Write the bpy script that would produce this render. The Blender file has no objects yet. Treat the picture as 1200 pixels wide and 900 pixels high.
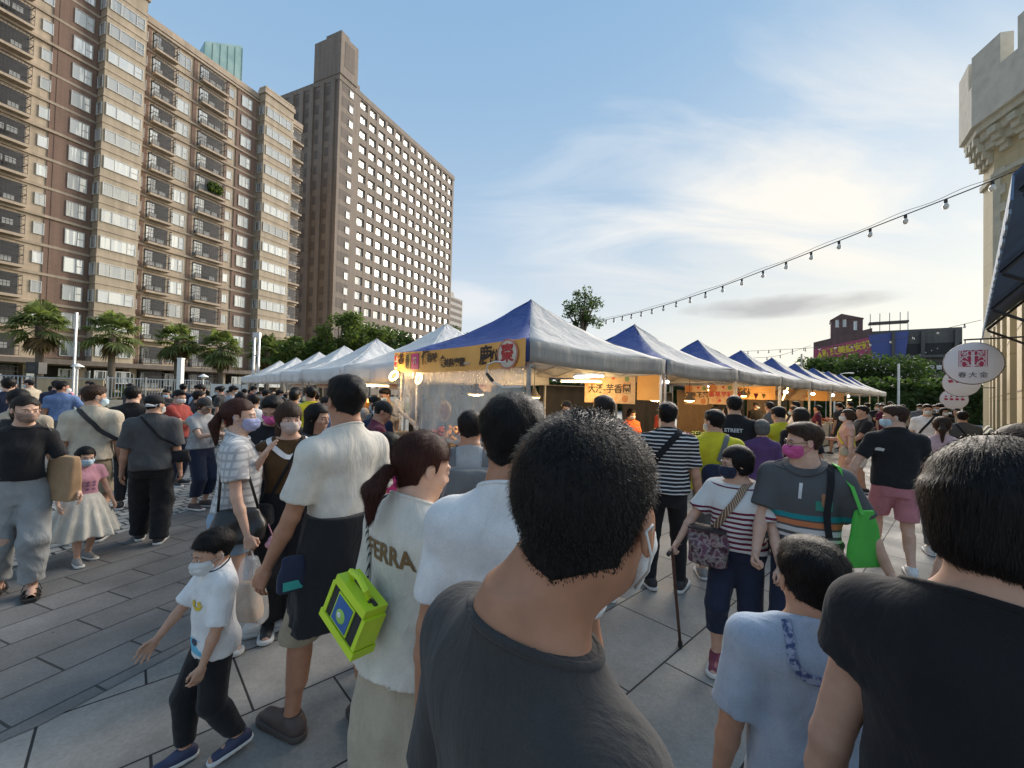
import bpy, bmesh, math, random
import numpy as np
from mathutils import Vector, Matrix, Euler, noise
random.seed(7); rng = np.random.default_rng(7)
R = math.radians
SC = bpy.context.scene
COL = SC.collection

# ------------------------------------------------------------------ camera, sky, sun, exposure
CAM_H = 1.78
cam_data = bpy.data.cameras.new('camera'); CAM = bpy.data.objects.new('camera', cam_data); COL.objects.link(CAM)
cam_data.sensor_width = 36.0; cam_data.lens = 36.0 * 490 / 1200
cam_data.clip_start = 0.05; cam_data.clip_end = 3000
cam_mat = Matrix.Rotation(R(90 + 1.17), 4, 'X') @ Matrix.Rotation(R(1.4), 4, 'Z')
CAM.matrix_world = Matrix.Translation((0, 0, CAM_H)) @ cam_mat
SC.camera = CAM

SUN_AZ, SUN_EL = 39.0, 24.0            # degrees clockwise from +Y (straight ahead), above the horizon
world = bpy.data.worlds.new('World'); SC.world = world; world.use_nodes = True
wn = world.node_tree; wn.nodes.clear()
def wnode(t, **k):
    n = wn.nodes.new(t)
    for a, v in k.items(): setattr(n, a, v)
    return n
w_out = wnode('ShaderNodeOutputWorld'); w_bg = wnode('ShaderNodeBackground')
w_sky = wnode('ShaderNodeTexSky', sky_type='NISHITA')
w_sky.sun_disc = False; w_sky.sun_elevation = R(SUN_EL); w_sky.sun_rotation = R(SUN_AZ)
w_sky.air_density = 1.3; w_sky.dust_density = 1.0; w_sky.ozone_density = 2.2
w_bg.inputs['Strength'].default_value = 0.080
tc = wnode('ShaderNodeTexCoord'); sep = wnode('ShaderNodeSeparateXYZ')
wn.links.new(tc.outputs['Generated'], sep.inputs[0])
def wmath(op, a, b=None, c=None, clamp=False):
    n = wnode('ShaderNodeMath', operation=op, use_clamp=clamp)
    for i, v in enumerate((a, b, c)):
        if v is None: continue
        if isinstance(v, (int, float)): n.inputs[i].default_value = v
        else: wn.links.new(v, n.inputs[i])
    return n.outputs[0]
zc = wmath('MAXIMUM', sep.outputs[2], 0.0)
den = wmath('ADD', zc, 0.16)
cx = wmath('DIVIDE', sep.outputs[0], den); cy = wmath('DIVIDE', sep.outputs[1], den)
comb = wnode('ShaderNodeCombineXYZ'); wn.links.new(cx, comb.inputs[0]); wn.links.new(cy, comb.inputs[1])
mp = wnode('ShaderNodeMapping'); mp.inputs['Rotation'].default_value = (0, 0, R(28)); mp.inputs['Scale'].default_value = (0.45, 1.25, 1)
wn.links.new(comb.outputs[0], mp.inputs[0])
nz = wnode('ShaderNodeTexNoise'); nz.inputs['Scale'].default_value = 1.7; nz.inputs['Detail'].default_value = 7; nz.inputs['Roughness'].default_value = 0.56; nz.inputs['Distortion'].default_value = 0.9
wn.links.new(mp.outputs[0], nz.inputs['Vector'])
sx, sy = math.sin(R(46)), math.cos(R(46))
az = wmath('ADD', wmath('MULTIPLY', sep.outputs[0], sx), wmath('MULTIPLY', sep.outputs[1], sy))     # -1..1 towards the sun
glow = wmath('POWER', wmath('MAXIMUM', az, 0.0), 4.0)
low = wmath('SUBTRACT', 1.0, wmath('MULTIPLY', zc, 1.55), clamp=True)
axz = wmath('ARCTAN2', sep.outputs[0], sep.outputs[1])
ca = wmath('POWER', wmath('DIVIDE', wmath('SUBTRACT', axz, R(30)), R(29)), 2.0); ce = wmath('POWER', wmath('DIVIDE', wmath('SUBTRACT', sep.outputs[2], 0.37), 0.20), 2.0)
patch = wmath('EXPONENT', wmath('MULTIPLY', wmath('ADD', ca, ce), -1.0))
thr = wmath('SUBTRACT', nz.outputs[0], wmath('SUBTRACT', 0.57, wmath('MULTIPLY', patch, 0.225)))
cloud = wmath('MULTIPLY', thr, 4.2, clamp=True)
cloud = wmath('MULTIPLY', cloud, wmath('ADD', 0.12, wmath('MULTIPLY', patch, 0.85)), clamp=True)
hazeband = wmath('POWER', wmath('SUBTRACT', 1.0, zc, clamp=True), 2.6)
# colours of the sky (relative to the background strength)
def wrgb(c): n = wnode('ShaderNodeRGB'); n.outputs[0].default_value = (*c, 1); return n.outputs[0]
def wmix(f, a, b):
    n = wnode('ShaderNodeMix', data_type='RGBA'); wn.links.new(f, n.inputs['Factor']) if not isinstance(f, float) else setattr(n.inputs['Factor'], 'default_value', f)
    wn.links.new(a, n.inputs['A']); wn.links.new(b, n.inputs['B']); return n.outputs['Result']
warm = wmix(glow, wrgb((5.1, 5.1, 5.0)), wrgb((6.6, 5.9, 4.4)))
blue = wmix(0.94, w_sky.outputs[0], wrgb((1.22, 2.25, 3.5)))
skyc = wmix(wmath('MULTIPLY', hazeband, 0.85), blue, warm)
cloudc = wmix(glow, wrgb((4.2, 4.5, 4.8)), wrgb((5.4, 5.0, 4.3)))
skyc = wmix(cloud, skyc, cloudc)
# one small grey bank of cloud low on the right, and puffs low in the middle
nz2 = wnode('ShaderNodeTexNoise'); nz2.inputs['Scale'].default_value = 7; nz2.inputs['Detail'].default_value = 5
mp2 = wnode('ShaderNodeMapping'); mp2.inputs['Scale'].default_value = (1, 1, 3.0)
wn.links.new(tc.outputs['Generated'], mp2.inputs[0]); wn.links.new(mp2.outputs[0], nz2.inputs['Vector'])
def bank(dx, dz, wx, wz, col, amt, skyc):
    ax = wmath('ARCTAN2', sep.outputs[0], sep.outputs[1])
    ex = wmath('POWER', wmath('DIVIDE', wmath('SUBTRACT', ax, R(dx)), R(wx)), 2.0)
    ez = wmath('POWER', wmath('DIVIDE', wmath('SUBTRACT', sep.outputs[2], dz), wz), 2.0)
    r = wmath('SUBTRACT', 1.25, wmath('ADD', ex, ez))
    m = wmath('MULTIPLY', wmath('ADD', r, wmath('MULTIPLY', wmath('SUBTRACT', nz2.outputs[0], 0.5), 3.0)), 0.9, clamp=True)
    return wmix(wmath('MULTIPLY', m, amt), skyc, wrgb(col))
skyc = bank(33, 0.185, 9.5, 0.022, (2.7, 2.7, 2.75), 0.95, skyc)
skyc = bank(-9, 0.20, 8, 0.05, (4.9, 4.8, 4.7), 0.5, skyc)
skyc = bank(12, 0.26, 10, 0.035, (4.0, 4.1, 4.3), 0.35, skyc)
# a broad bright cream bank of sky to the right, beyond the castle building
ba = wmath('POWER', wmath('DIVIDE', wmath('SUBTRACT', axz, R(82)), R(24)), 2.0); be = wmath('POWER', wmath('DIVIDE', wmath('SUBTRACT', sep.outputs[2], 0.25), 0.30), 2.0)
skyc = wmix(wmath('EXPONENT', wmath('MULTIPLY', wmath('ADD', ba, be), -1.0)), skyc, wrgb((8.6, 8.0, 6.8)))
# below the horizon: dull ground tone so that nothing is lit from underneath
belo = wmath('LESS_THAN', sep.outputs[2], -0.01)
skyc = wmix(belo, skyc, wrgb((0.8, 0.8, 0.8)))
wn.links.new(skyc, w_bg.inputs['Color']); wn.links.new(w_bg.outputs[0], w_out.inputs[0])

sun_data = bpy.data.lights.new('sun', 'SUN'); SUN = bpy.data.objects.new('sun', sun_data); COL.objects.link(SUN)
sun_data.energy = 3.2; sun_data.angle = R(55); sun_data.color = (1.0, 0.90, 0.78)
sd = Vector((math.sin(R(SUN_AZ)) * math.cos(R(SUN_EL)), math.cos(R(SUN_AZ)) * math.cos(R(SUN_EL)), math.sin(R(SUN_EL))))
SUN.rotation_euler = (-sd).to_track_quat('-Z', 'Y').to_euler()

SC.view_settings.view_transform = 'Standard'; SC.view_settings.look = 'None'
SC.view_settings.exposure = 1.33; SC.view_settings.gamma = 1.0; SC.view_settings.use_curve_mapping = False
SC.cycles.use_denoising = True
SC.cycles.max_bounces = 6; SC.cycles.diffuse_bounces = 3; SC.cycles.glossy_bounces = 3; SC.cycles.transparent_max_bounces = 12
SC.cycles.sample_clamp_indirect = 4.0; SC.cycles.caustics_reflective = False; SC.cycles.caustics_refractive = False

# where a point seen in the photograph (1200 x 900) lies in the place
def ray(px, py):
    return (cam_mat.to_3x3() @ Vector(((px - 600) / 490, -(py - 450) / 490, -1)))
def ground(px, py, z=0.0):
    d = ray(px, py); t = (z - CAM_H) / d.z
    return Vector((d.x * t, d.y * t, z))
def at(px, py, depth):
    d = ray(px, py); t = depth / d.y
    return Vector((d.x * t, depth, CAM_H + d.z * t))

# ------------------------------------------------------------------ object helpers
def tag(o, label=None, cat=None, group=None, kind=None):
    if label: o['label'] = label
    if cat: o['category'] = cat
    if group: o['group'] = group
    if kind: o['kind'] = kind
    return o
def thing(name, label, cat, loc=(0, 0, 0), rz=0.0, group=None):
    o = bpy.data.objects.new(name, None); COL.objects.link(o); o.empty_display_size = 0.2
    o.location = loc; o.rotation_euler = (0, 0, rz)
    return tag(o, label, cat, group)
def copy_tree(o, parent=None):
    c = o.copy(); COL.objects.link(c)
    if parent is not None: c.parent = parent
    for ch in list(o.children): copy_tree(ch, c)
    return c
class MB:
    """collects shapes and links them as one mesh object"""
    def __init__(s): s.v = []; s.f = []; s.m = []; s.mi = 0
    def add(s, vs, fs):
        b = len(s.v); s.v.extend([tuple(v) for v in vs]); s.f.extend([tuple(b + i for i in f) for f in fs]); s.m.extend([s.mi] * len(fs)); return s
    def box(s, c, d, rz=0.0, M=None):
        x, y, z = d[0] / 2, d[1] / 2, d[2] / 2
        vs = [Vector((sx * x, sy * y, sz * z)) for sx in (-1, 1) for sy in (-1, 1) for sz in (-1, 1)]
        mm = M if M is not None else Matrix.Rotation(rz, 3, 'Z')
        vs = [mm @ v + Vector(c) for v in vs]
        return s.add(vs, [(0, 1, 3, 2), (4, 6, 7, 5), (0, 4, 5, 1), (2, 3, 7, 6), (0, 2, 6, 4), (1, 5, 7, 3)])
    def bb(s, x0, x1, y0, y1, z0, z1):
        return s.box(((x0 + x1) / 2, (y0 + y1) / 2, (z0 + z1) / 2), (abs(x1 - x0), abs(y1 - y0), abs(z1 - z0)))
    def tube(s, pts, r, n=8, cap=True):
        pts = [Vector(p) for p in pts]; rs = r if isinstance(r, (list, tuple)) else [r] * len(pts)
        rings = []; up = None
        for i, p in enumerate(pts):
            t = (pts[min(i + 1, len(pts) - 1)] - pts[max(i - 1, 0)]).normalized()
            if up is None: up = t.orthogonal().normalized()
            up = (up - t * up.dot(t)); up = up.normalized() if up.length > 1e-5 else t.orthogonal().normalized()
            w = t.cross(up)
            rings.append([p + (up * math.cos(a) + w * math.sin(a)) * rs[i] for a in [2 * math.pi * k / n for k in range(n)]])
        vs = [v for rg in rings for v in rg]; fs = []
        for i in range(len(pts) - 1):
            for k in range(n): fs.append((i * n + k, i * n + (k + 1) % n, (i + 1) * n + (k + 1) % n, (i + 1) * n + k))
        if cap: fs.append(tuple(reversed(range(n)))); fs.append(tuple((len(pts) - 1) * n + k for k in range(n)))
        return s.add(vs, fs)
    def ribbon(s, pts, w, nrm, th=0.003):
        """a flat strap along pts, width w, lying with its flat side along nrm"""
        pts = [Vector(p) for p in pts]; vs = []; fs = []
        for i, p in enumerate(pts):
            t = (pts[min(i + 1, len(pts) - 1)] - pts[max(i - 1, 0)]).normalized()
            nn = Vector(nrm[i] if isinstance(nrm, list) else nrm); nn = (nn - t * nn.dot(t)).normalized(); sd_ = t.cross(nn)
            for a, b in ((-1, 0), (1, 0), (1, 1), (-1, 1)): vs.append(p + sd_ * (a * w / 2) + nn * (b * th))
        for i in range(len(pts) - 1):
            for k in range(4): fs.append((i * 4 + k, i * 4 + (k + 1) % 4, i * 4 + 4 + (k + 1) % 4, i * 4 + 4 + k))
        fs.append((3, 2, 1, 0)); b = (len(pts) - 1) * 4; fs.append((b, b + 1, b + 2, b + 3))
        return s.add(vs, fs)
    def lathe(s, prof, c=(0, 0, 0), n=16, M=None):
        vs = []; fs = []
        for (r, z) in prof:
            for k in range(n):
                a = 2 * math.pi * k / n; v = Vector((r * math.cos(a), r * math.sin(a), z))
                vs.append((M @ v if M is not None else v) + Vector(c))
        for i in range(len(prof) - 1):
            for k in range(n): fs.append((i * n + k, i * n + (k + 1) % n, (i + 1) * n + (k + 1) % n, (i + 1) * n + k))
        fs.append(tuple(reversed(range(n)))); fs.append(tuple((len(prof) - 1) * n + k for k in range(n)))
        return s.add(vs, fs)
    def ball(s, c, r, n=8, m=6):
        rx, ry, rz = r if isinstance(r, (tuple, list)) else (r, r, r)
        vs = [(c[0], c[1], c[2] - rz)]
        for i in range(1, m):
            a = -math.pi / 2 + math.pi * i / m
            for k in range(n):
                b = 2 * math.pi * k / n; vs.append((c[0] + rx * math.cos(a) * math.cos(b), c[1] + ry * math.cos(a) * math.sin(b), c[2] + rz * math.sin(a)))
        vs.append((c[0], c[1], c[2] + rz)); fs = []
        for k in range(n): fs.append((0, 1 + (k + 1) % n, 1 + k))
        for i in range(m - 2):
            for k in range(n): fs.append((1 + i * n + k, 1 + i * n + (k + 1) % n, 1 + (i + 1) * n + (k + 1) % n, 1 + (i + 1) * n + k))
        t = len(vs) - 1
        for k in range(n): fs.append((1 + (m - 2) * n + k, 1 + (m - 2) * n + (k + 1) % n, t))
        return s.add(vs, fs)
    def mat(s, i): s.mi = i; return s
    def build(s, name, mats, parent=None, smooth=False, loc=None):
        me = bpy.data.meshes.new(name); me.from_pydata(s.v, [], s.f); me.update()
        if not isinstance(mats, (list, tuple)): mats = [mats]
        for m in mats: me.materials.append(m)
        me.polygons.foreach_set('material_index', s.m)
        if smooth is True: me.polygons.foreach_set('use_smooth', [True] * len(s.f))
        elif smooth: 
            me.polygons.foreach_set('use_smooth', [True] * len(s.f)); me.set_sharp_from_angle(angle=R(smooth))
        o = bpy.data.objects.new(name, me); COL.objects.link(o)
        if parent is not None: o.parent = parent
        if loc is not None: o.location = loc
        return o
def struct(o): o['kind'] = 'structure'; return o

# ------------------------------------------------------------------ materials
MATS = {}
class NT:
    def __init__(s, name):
        s.m = bpy.data.materials.new(name); s.m.use_nodes = True; s.t = s.m.node_tree; s.b = s.t.nodes['Principled BSDF']
    def n(s, t, **k):
        x = s.t.nodes.new(t)
        for a, v in k.items(): setattr(x, a, v)
        return x
    def l(s, a, b): s.t.links.new(a, b)
    def set(s, **k):
        for a, v in k.items():
            i = s.b.inputs[a.replace('_', ' ')]
            i.default_value = (*v, 1) if isinstance(v, tuple) and len(v) == 3 and i.type == 'RGBA' else v
        return s
    def coord(s, kind='Object', scale=(1, 1, 1), rot=0.0):
        c = s.n('ShaderNodeTexCoord'); mpn = s.n('ShaderNodeMapping'); mpn.inputs['Scale'].default_value = scale; mpn.inputs['Rotation'].default_value = (0, 0, rot)
        s.l(c.outputs[kind], mpn.inputs[0]); return mpn.outputs[0]
    def noise(s, vec, scale, detail=4, rough=.55):
        x = s.n('ShaderNodeTexNoise'); x.inputs['Scale'].default_value = scale; x.inputs['Detail'].default_value = detail; x.inputs['Roughness'].default_value = rough
        if vec is not None: s.l(vec, x.inputs['Vector'])
        return x.outputs[0]
    def ramp(s, f, stops):
        x = s.n('ShaderNodeValToRGB'); e = x.color_ramp.elements
        while len(e) < len(stops): e.new(0.5)
        for k, (p, c) in enumerate(stops): e[k].position = p; e[k].color = (*c, 1) if len(c) == 3 else c
        s.l(f, x.inputs[0]); return x.outputs[0]
    def mix(s, f, a, b, blend='MIX'):
        x = s.n('ShaderNodeMix', data_type='RGBA', blend_type=blend)
        for v, i in ((f, x.inputs['Factor']), (a, x.inputs['A']), (b, x.inputs['B'])):
            if isinstance(v, (int, float)): i.default_value = v
            elif isinstance(v, tuple): i.default_value = (*v, 1)
            else: s.l(v, i)
        return x.outputs['Result']
    def math(s, op, a, b=0.0, clamp=False):
        x = s.n('ShaderNodeMath', operation=op, use_clamp=clamp)
        for i, v in enumerate((a, b)):
            if isinstance(v, (int, float)): x.inputs[i].default_value = v
            else: s.l(v, x.inputs[i])
        return x.outputs[0]
    def bump(s, h, strength=.3, dist=.01):
        x = s.n('ShaderNodeBump'); x.inputs['Strength'].default_value = strength; x.inputs['Distance'].default_value = dist
        s.l(h, x.inputs['Height']); s.l(x.outputs[0], s.b.inputs['Normal'])
    def base(s, c): s.l(c, s.b.inputs['Base Color'])
def flat(name, col, rough=.6, var=.12, scale=6.0, metal=0.0, emit=None, bump=0.0):
    if name in MATS: return MATS[name]
    n = NT(name); n.set(Roughness=rough, Metallic=metal)
    v = n.coord(); f = n.noise(v, scale)
    lo = tuple(c * (1 - var) for c in col); hi = tuple(min(1, c * (1 + var)) for c in col)
    n.base(n.ramp(f, [(.3, lo), (.7, hi)]))
    if bump: n.bump(n.noise(v, scale * 8), .4, bump)
    if emit: n.set(Emission_Color=emit[0], Emission_Strength=emit[1])
    MATS[name] = n.m; return n.m
def cloth(name, col, rough=.9, weave=900.0, fold=True, var=.14):
    if name in MATS: return MATS[name]
    n = NT(name); n.set(Roughness=rough); n.b.inputs['Sheen Weight'].default_value = .12; n.b.inputs['Specular IOR Level'].default_value = .2
    v = n.coord(); f = n.noise(v, 9, 5)
    cc = n.ramp(f, [(.3, tuple(c * (1 - var) for c in col)), (.7, tuple(min(1, c * (1 + var)) for c in col))])
    n.base(n.mix(1.0, cc, n.ramp(n.noise(v, weave * .45, 2, .7), [(.3, (.86,) * 3), (.7, (1.12,) * 3)]), 'MULTIPLY'))
    w = n.noise(v, weave, 2); t2 = n.n('ShaderNodeTexNoise'); t2.inputs['Scale'].default_value = 7; t2.inputs['Detail'].default_value = 4; t2.inputs['Distortion'].default_value = 1.6; n.l(n.coord(scale=(1, 1, .5)), t2.inputs['Vector'])
    h = n.math('ADD', n.math('MULTIPLY', w, .04), n.math('MULTIPLY', t2.outputs[0], 1.0 if fold else .2))
    n.bump(h, .75, .022)
    MATS[name] = n.m; return n.m
def stripes(name, base, bands, period=None, offset=0.0, axis=2):
    """bands: list of (from, to, colour) in metres of height above the ground of the wearer, or inside one period"""
    n = NT(name); n.set(Roughness=.9); n.b.inputs['Specular IOR Level'].default_value = .2
    c = n.n('ShaderNodeTexCoord'); sp = n.n('ShaderNodeSeparateXYZ'); n.l(c.outputs['Object'], sp.inputs[0])
    nzv = n.noise(c.outputs['Object'], 7, 2)
    z = n.math('ADD', sp.outputs[axis], n.math('MULTIPLY', n.math('SUBTRACT', nzv, .5), .02))
    if period: z = n.math('MODULO', n.math('ADD', z, 50 * period + offset), period)
    col = base
    for (a, b, bc) in bands:
        g = n.math('MULTIPLY', n.math('GREATER_THAN', z, a), n.math('LESS_THAN', z, b))
        col = n.mix(g, col, bc)
    n.base(col); f2 = n.noise(n.coord(scale=(1, 1, .45)), 14, 3); n.bump(f2, .4, .012)
    return n.m
# ------------------------------------------------------------------ the ground
ROW = 47.5                                   # direction of the stall row, degrees clockwise from straight ahead
rv = Vector((math.sin(R(ROW)), math.cos(R(ROW)), 0)); lv = Vector((-rv.y, rv.x, 0))   # along the row / to its left
RZ = R(90 - ROW)

def paver_mat(name, bw, bh, rot, c1, c2, mortar, off=.5, msize=.012, rough=.8, stain=.42, phase=(0, 0)):
    n = NT(name); n.set(Roughness=rough); n.b.inputs['Specular IOR Level'].default_value = .22
    c = n.n('ShaderNodeTexCoord'); mpn = n.n('ShaderNodeMapping', vector_type='TEXTURE'); mpn.inputs['Rotation'].default_value = (0, 0, rot); mpn.inputs['Location'].default_value = (*phase, 0)
    n.l(c.outputs['Object'], mpn.inputs[0]); v = mpn.outputs[0]
    b = n.n('ShaderNodeTexBrick', offset=off, squash=1.0); n.l(v, b.inputs['Vector'])
    b.inputs['Color1'].default_value = (*c1, 1); b.inputs['Color2'].default_value = (*c2, 1); b.inputs['Mortar'].default_value = (*mortar, 1)
    b.inputs['Scale'].default_value = 1.0; b.inputs['Mortar Size'].default_value = msize; b.inputs['Mortar Smooth'].default_value = .25
    b.inputs['Brick Width'].default_value = bw; b.inputs['Row Height'].default_value = bh
    o = c.outputs['Object']
    d = n.ramp(n.noise(o, 1.1, 6, .62), [(.32, (1 - stain,) * 3), (.62, (1.06, 1.06, 1.06))])
    g = n.ramp(n.noise(o, 60, 3, .6), [(.3, (.86,) * 3), (.7, (1.1,) * 3)])
    spots = n.n('ShaderNodeTexVoronoi'); spots.inputs['Scale'].default_value = 2.9; n.l(o, spots.inputs['Vector'])
    s = n.ramp(spots.outputs['Distance'], [(.022, (.45,) * 3), (.04, (1,) * 3)])
    big = n.ramp(n.noise(o, .35, 3, .5), [(.35, (.82,) * 3), (.7, (1.08,) * 3)])
    col = n.mix(1.0, b.outputs['Color'], d, 'MULTIPLY'); col = n.mix(1.0, col, g, 'MULTIPLY'); col = n.mix(1.0, col, s, 'MULTIPLY'); col = n.mix(1.0, col, big, 'MULTIPLY')
    n.base(col)
    n.l(n.ramp(n.noise(o, 2.2, 4), [(.35, (rough - .22,) * 3), (.65, (rough + .08,) * 3)]), n.b.inputs['Roughness'])
    h = n.math('SUBTRACT', n.math('MULTIPLY', n.noise(o, 90, 3), .12), n.math('MULTIPLY', b.outputs['Fac'], 1.0))
    n.bump(h, .5, .006)
    return n.m
def sheet(name, pts, z, mat):
    mb = MB(); mb.add([(p[0], p[1], z) for p in pts], [tuple(range(len(pts)))])
    return struct(mb.build(name, mat))
m_light = paver_mat('pale_paver', .86, .64, R(90 - ROW), (.32, .305, .28), (.28, .268, .245), (.035, .035, .035), off=0.5, msize=.007, phase=(1.07, 2.85))
m_dark = paver_mat('dark_paver', .68, .335, R(69), (.215, .208, .20), (.172, .167, .16), (.065, .064, .062), off=.5, msize=.008, phase=(-2.41, 2.5))
m_cob = paver_mat('granite_sett', .19, .17, R(60), (.47, .455, .42), (.34, .33, .305), (.06, .06, .06), off=.5, msize=.016, stain=.2)
m_far = paver_mat('plaza_paver', .6, .4, R(69), (.31, .30, .28), (.27, .262, .245), (.07, .07, .07), msize=.01)
big = 1400
sheet('ground', [(-big, -big), (big, -big), (big, big), (-big, big)], -0.02, m_far)
u20 = Vector((math.sin(R(20.5)), math.cos(R(20.5)), 0))
sheet('pavement', [(-30, -8), (60, -8), (60, 60), (-30, 60)], -0.008, m_light)
k0 = ground(50, 847); k1 = ground(0, 868)
pd0 = k0 - u20 * 0.02; far_d = k0 + u20 * 11.5
sheet('tiled_path', [tuple(pd0), tuple(far_d), tuple(far_d + Vector((-6, 2.2, 0))), (-15, 8.5), (-15, -1), tuple(k1 + (k1 - k0) * 14)], -0.004, m_dark)
c0 = ground(39, 658); c1 = ground(220, 598); c2 = ground(330, 540)
sheet('cobbled_strip', [(c0.x - .5, c0.y - 3.4), tuple(c0), tuple(c1), (c1.x + 1.3, c1.y + 4.2), (c1.x + 2.0, 15), (-9.0, 15), (-9.5, 3.5)], 0.0, m_cob)
# the stretch of paving under and beyond the right-hand row is crossed by a darker band
m_band = paver_mat('grey_band_paver', .6, .3, R(90 - ROW), (.27, .27, .265), (.23, .23, .225), (.04, .04, .04), msize=.01)
b0 = Vector((3.2, 1.2, 0)) + rv * 4.2; 
sheet('paved_lane', [tuple(b0 - lv * 1.6), tuple(b0 + rv * 24 - lv * 1.6), tuple(b0 + rv * 24 + lv * 1.0), tuple(b0 + lv * 1.0)], -0.003, m_band)

# lawn in front of the flats, with its kerb
n = NT('grass'); n.set(Roughness=.9); o_ = n.coord(); n.base(n.ramp(n.noise(o_, 1.3, 6), [(.3, (.055, .085, .02)), (.5, (.09, .13, .03)), (.7, (.14, .17, .05))])); n.bump(n.noise(o_, 40, 3), .8, .05); m_grass = n.m
LW = [(-60, 20), (-29, 24.5), (-14, 27.5), (-4, 34), (-2, 44), (-14, 62), (-34, 62), (-62, 34)]
sheet('lawn', LW, 0.03, m_grass)
mb = MB()
for i in range(3):
    a, b = Vector((*LW[i], .06)), Vector((*LW[i + 1], .06)); d = b - a
    mb.box(((a + b) / 2 + Vector((.1, -.2, -.0))), (d.length, .22, .16), rz=math.atan2(d.y, d.x))
struct(mb.build('lawn_kerb', flat('kerb_stone', (.42, .41, .38), .8)))
random.seed(3); mb = MB(); gp = [Vector((*p, 0)) for p in LW]
for k in range(26000):
    # tufts on the near half of the lawn
    s = random.random(); t = random.random() ** 1.5
    base = Vector((-44 + 40 * s, 23 + 6.5 * s + t * 9, .03)) ; a = random.uniform(0, 6.28); h = random.uniform(.06, .16)
    mb.add([base + Vector((math.cos(a) * .02, math.sin(a) * .02, 0)), base - Vector((math.cos(a) * .02, math.sin(a) * .02, 0)), base + Vector((random.gauss(0, .03), random.gauss(0, .03), h))], [(0, 1, 2)])
tag(mb.build('grass_tufts', m_grass), 'short green grass of the lawn in front of the flats', 'grass', kind='stuff')

# ------------------------------------------------------------------ facade materials
def facade(name, col, tile=(1.2, .6), dark=.8, rough=.75, streak=.25):
    n = NT(name); n.set(Roughness=rough); v = n.coord()
    c = n.n('ShaderNodeTexCoord'); sp = n.n('ShaderNodeSeparateXYZ'); n.l(c.outputs['Object'], sp.inputs[0])
    cb = n.n('ShaderNodeCombineXYZ'); n.l(n.math('ADD', sp.outputs[0], sp.outputs[1]), cb.inputs[0]); n.l(sp.outputs[2], cb.inputs[1])
    b = n.n('ShaderNodeTexBrick'); n.l(cb.outputs[0], b.inputs['Vector']); b.inputs['Scale'].default_value = 1
    b.inputs['Color1'].default_value = (*col, 1); b.inputs['Color2'].default_value = (*[x * .9 for x in col], 1); b.inputs['Mortar'].default_value = (*[x * dark for x in col], 1)
    b.inputs['Brick Width'].default_value = tile[0]; b.inputs['Row Height'].default_value = tile[1]; b.inputs['Mortar Size'].default_value = .02
    st = n.ramp(n.noise(n.coord(scale=(1.6, 1.6, .09)), 1.0, 5, .6), [(.3, (1 - streak,) * 3), (.65, (1.05,) * 3)])
    lg = n.ramp(n.noise(v, .13, 4), [(.3, (.88,) * 3), (.7, (1.08,) * 3)])
    n.base(n.mix(1., n.mix(1., b.outputs['Color'], st, 'MULTIPLY'), lg, 'MULTIPLY'))
    return n.m
m_beige = facade('beige_tile', (.53, .42, .30)); m_brick = facade('red_brown_tile', (.25, .155, .112), (.5, .25))
m_bay = facade('bay_tile', (.43, .35, .25)); m_bandl = facade('string_course', (.44, .35, .26)); m_concrete = facade('grey_brown_tile', (.245, .195, .155), (1.0, .5))
m_concdk = facade('dark_grey_brown_recess_shade', (.15, .12, .10), (1., .5))  # darker copy of the wall tile; recess shade goes into its colour
def glassm(name, tint, rough=.06, metal=.75, var=.35):
    n = NT(name); n.set(Roughness=rough, Metallic=metal); oi = n.n('ShaderNodeObjectInfo')
    n.base(n.ramp(oi.outputs['Random'], [(0, tuple(c * (1 - var) for c in tint)), (.5, tint), (1, tuple(min(1, c * (1 + var * .6)) for c in tint))]))
    v = n.coord(); n.bump(n.noise(v, .9, 2), .04, .3)
    ad = n.n('ShaderNodeVectorMath', operation='ADD'); n.l(n.coord(scale=(3.2, .1, .15)), ad.inputs[0]); n.l(n.math('MULTIPLY', oi.outputs['Random'], 60.0), ad.inputs[1]); cur = n.ramp(n.noise(ad.outputs[0], .8, 2), [(.46, (1,) * 3), (.50, (.25,) * 3)])
    n.l(n.math('MULTIPLY', cur, metal), n.b.inputs['Metallic'])
    return n.m
m_glass = glassm('window_glass', (.52, .54, .54), .08, .85, .35); m_glass2 = glassm('bright_window_glass', (.92, .90, .84), .10, .95, .12)
m_glassd = glassm('dark_glass', (.10, .11, .12), .08, .5)
m_wframe = flat('window_frame_white', (.55, .54, .50), .5); m_dframe = flat('dark_metal', (.035, .033, .032), .5); m_ac = flat('ac_unit', (.42, .42, .40), .5)
m_white = flat('white_paint', (.7, .7, .68), .5); m_steel = flat('galvanised_steel', (.45, .46, .47), .4, metal=.6); m_black = flat('black_plastic', (.02, .02, .02), .5)

def win_mb(w, h, split=.62, depth=.12, glass=1):
    """window around (0,0) in the x/z plane, outward is -y"""
    mb = MB(); f = .07; mb.mat(0)
    mb.bb(-w/2, w/2, -depth, .02, -h/2, -h/2 + f); mb.bb(-w/2, w/2, -depth, .02, h/2 - f, h/2)
    mb.bb(-w/2, -w/2 + f, -depth, .02, -h/2 + f, h/2 - f); mb.bb(w/2 - f, w/2, -depth, .02, -h/2 + f, h/2 - f)
    if split:
        for sp_ in (split if isinstance(split, tuple) else (split,)):
            xm = -w/2 + w * sp_; mb.bb(xm - f/2, xm + f/2, -depth + .01, .02, -h/2 + f, h/2 - f)
        xm = -w/2 + w * (split[-1] if isinstance(split, tuple) else split); mb.bb(xm + f/2, w/2 - f, -depth + .015, .02, -.04, .03)
    mb.mat(1).bb(-w/2 + f/2, w/2 - f/2, -depth * .5, .03, -h/2 + f/2, h/2 - f/2)
    return mb
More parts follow.
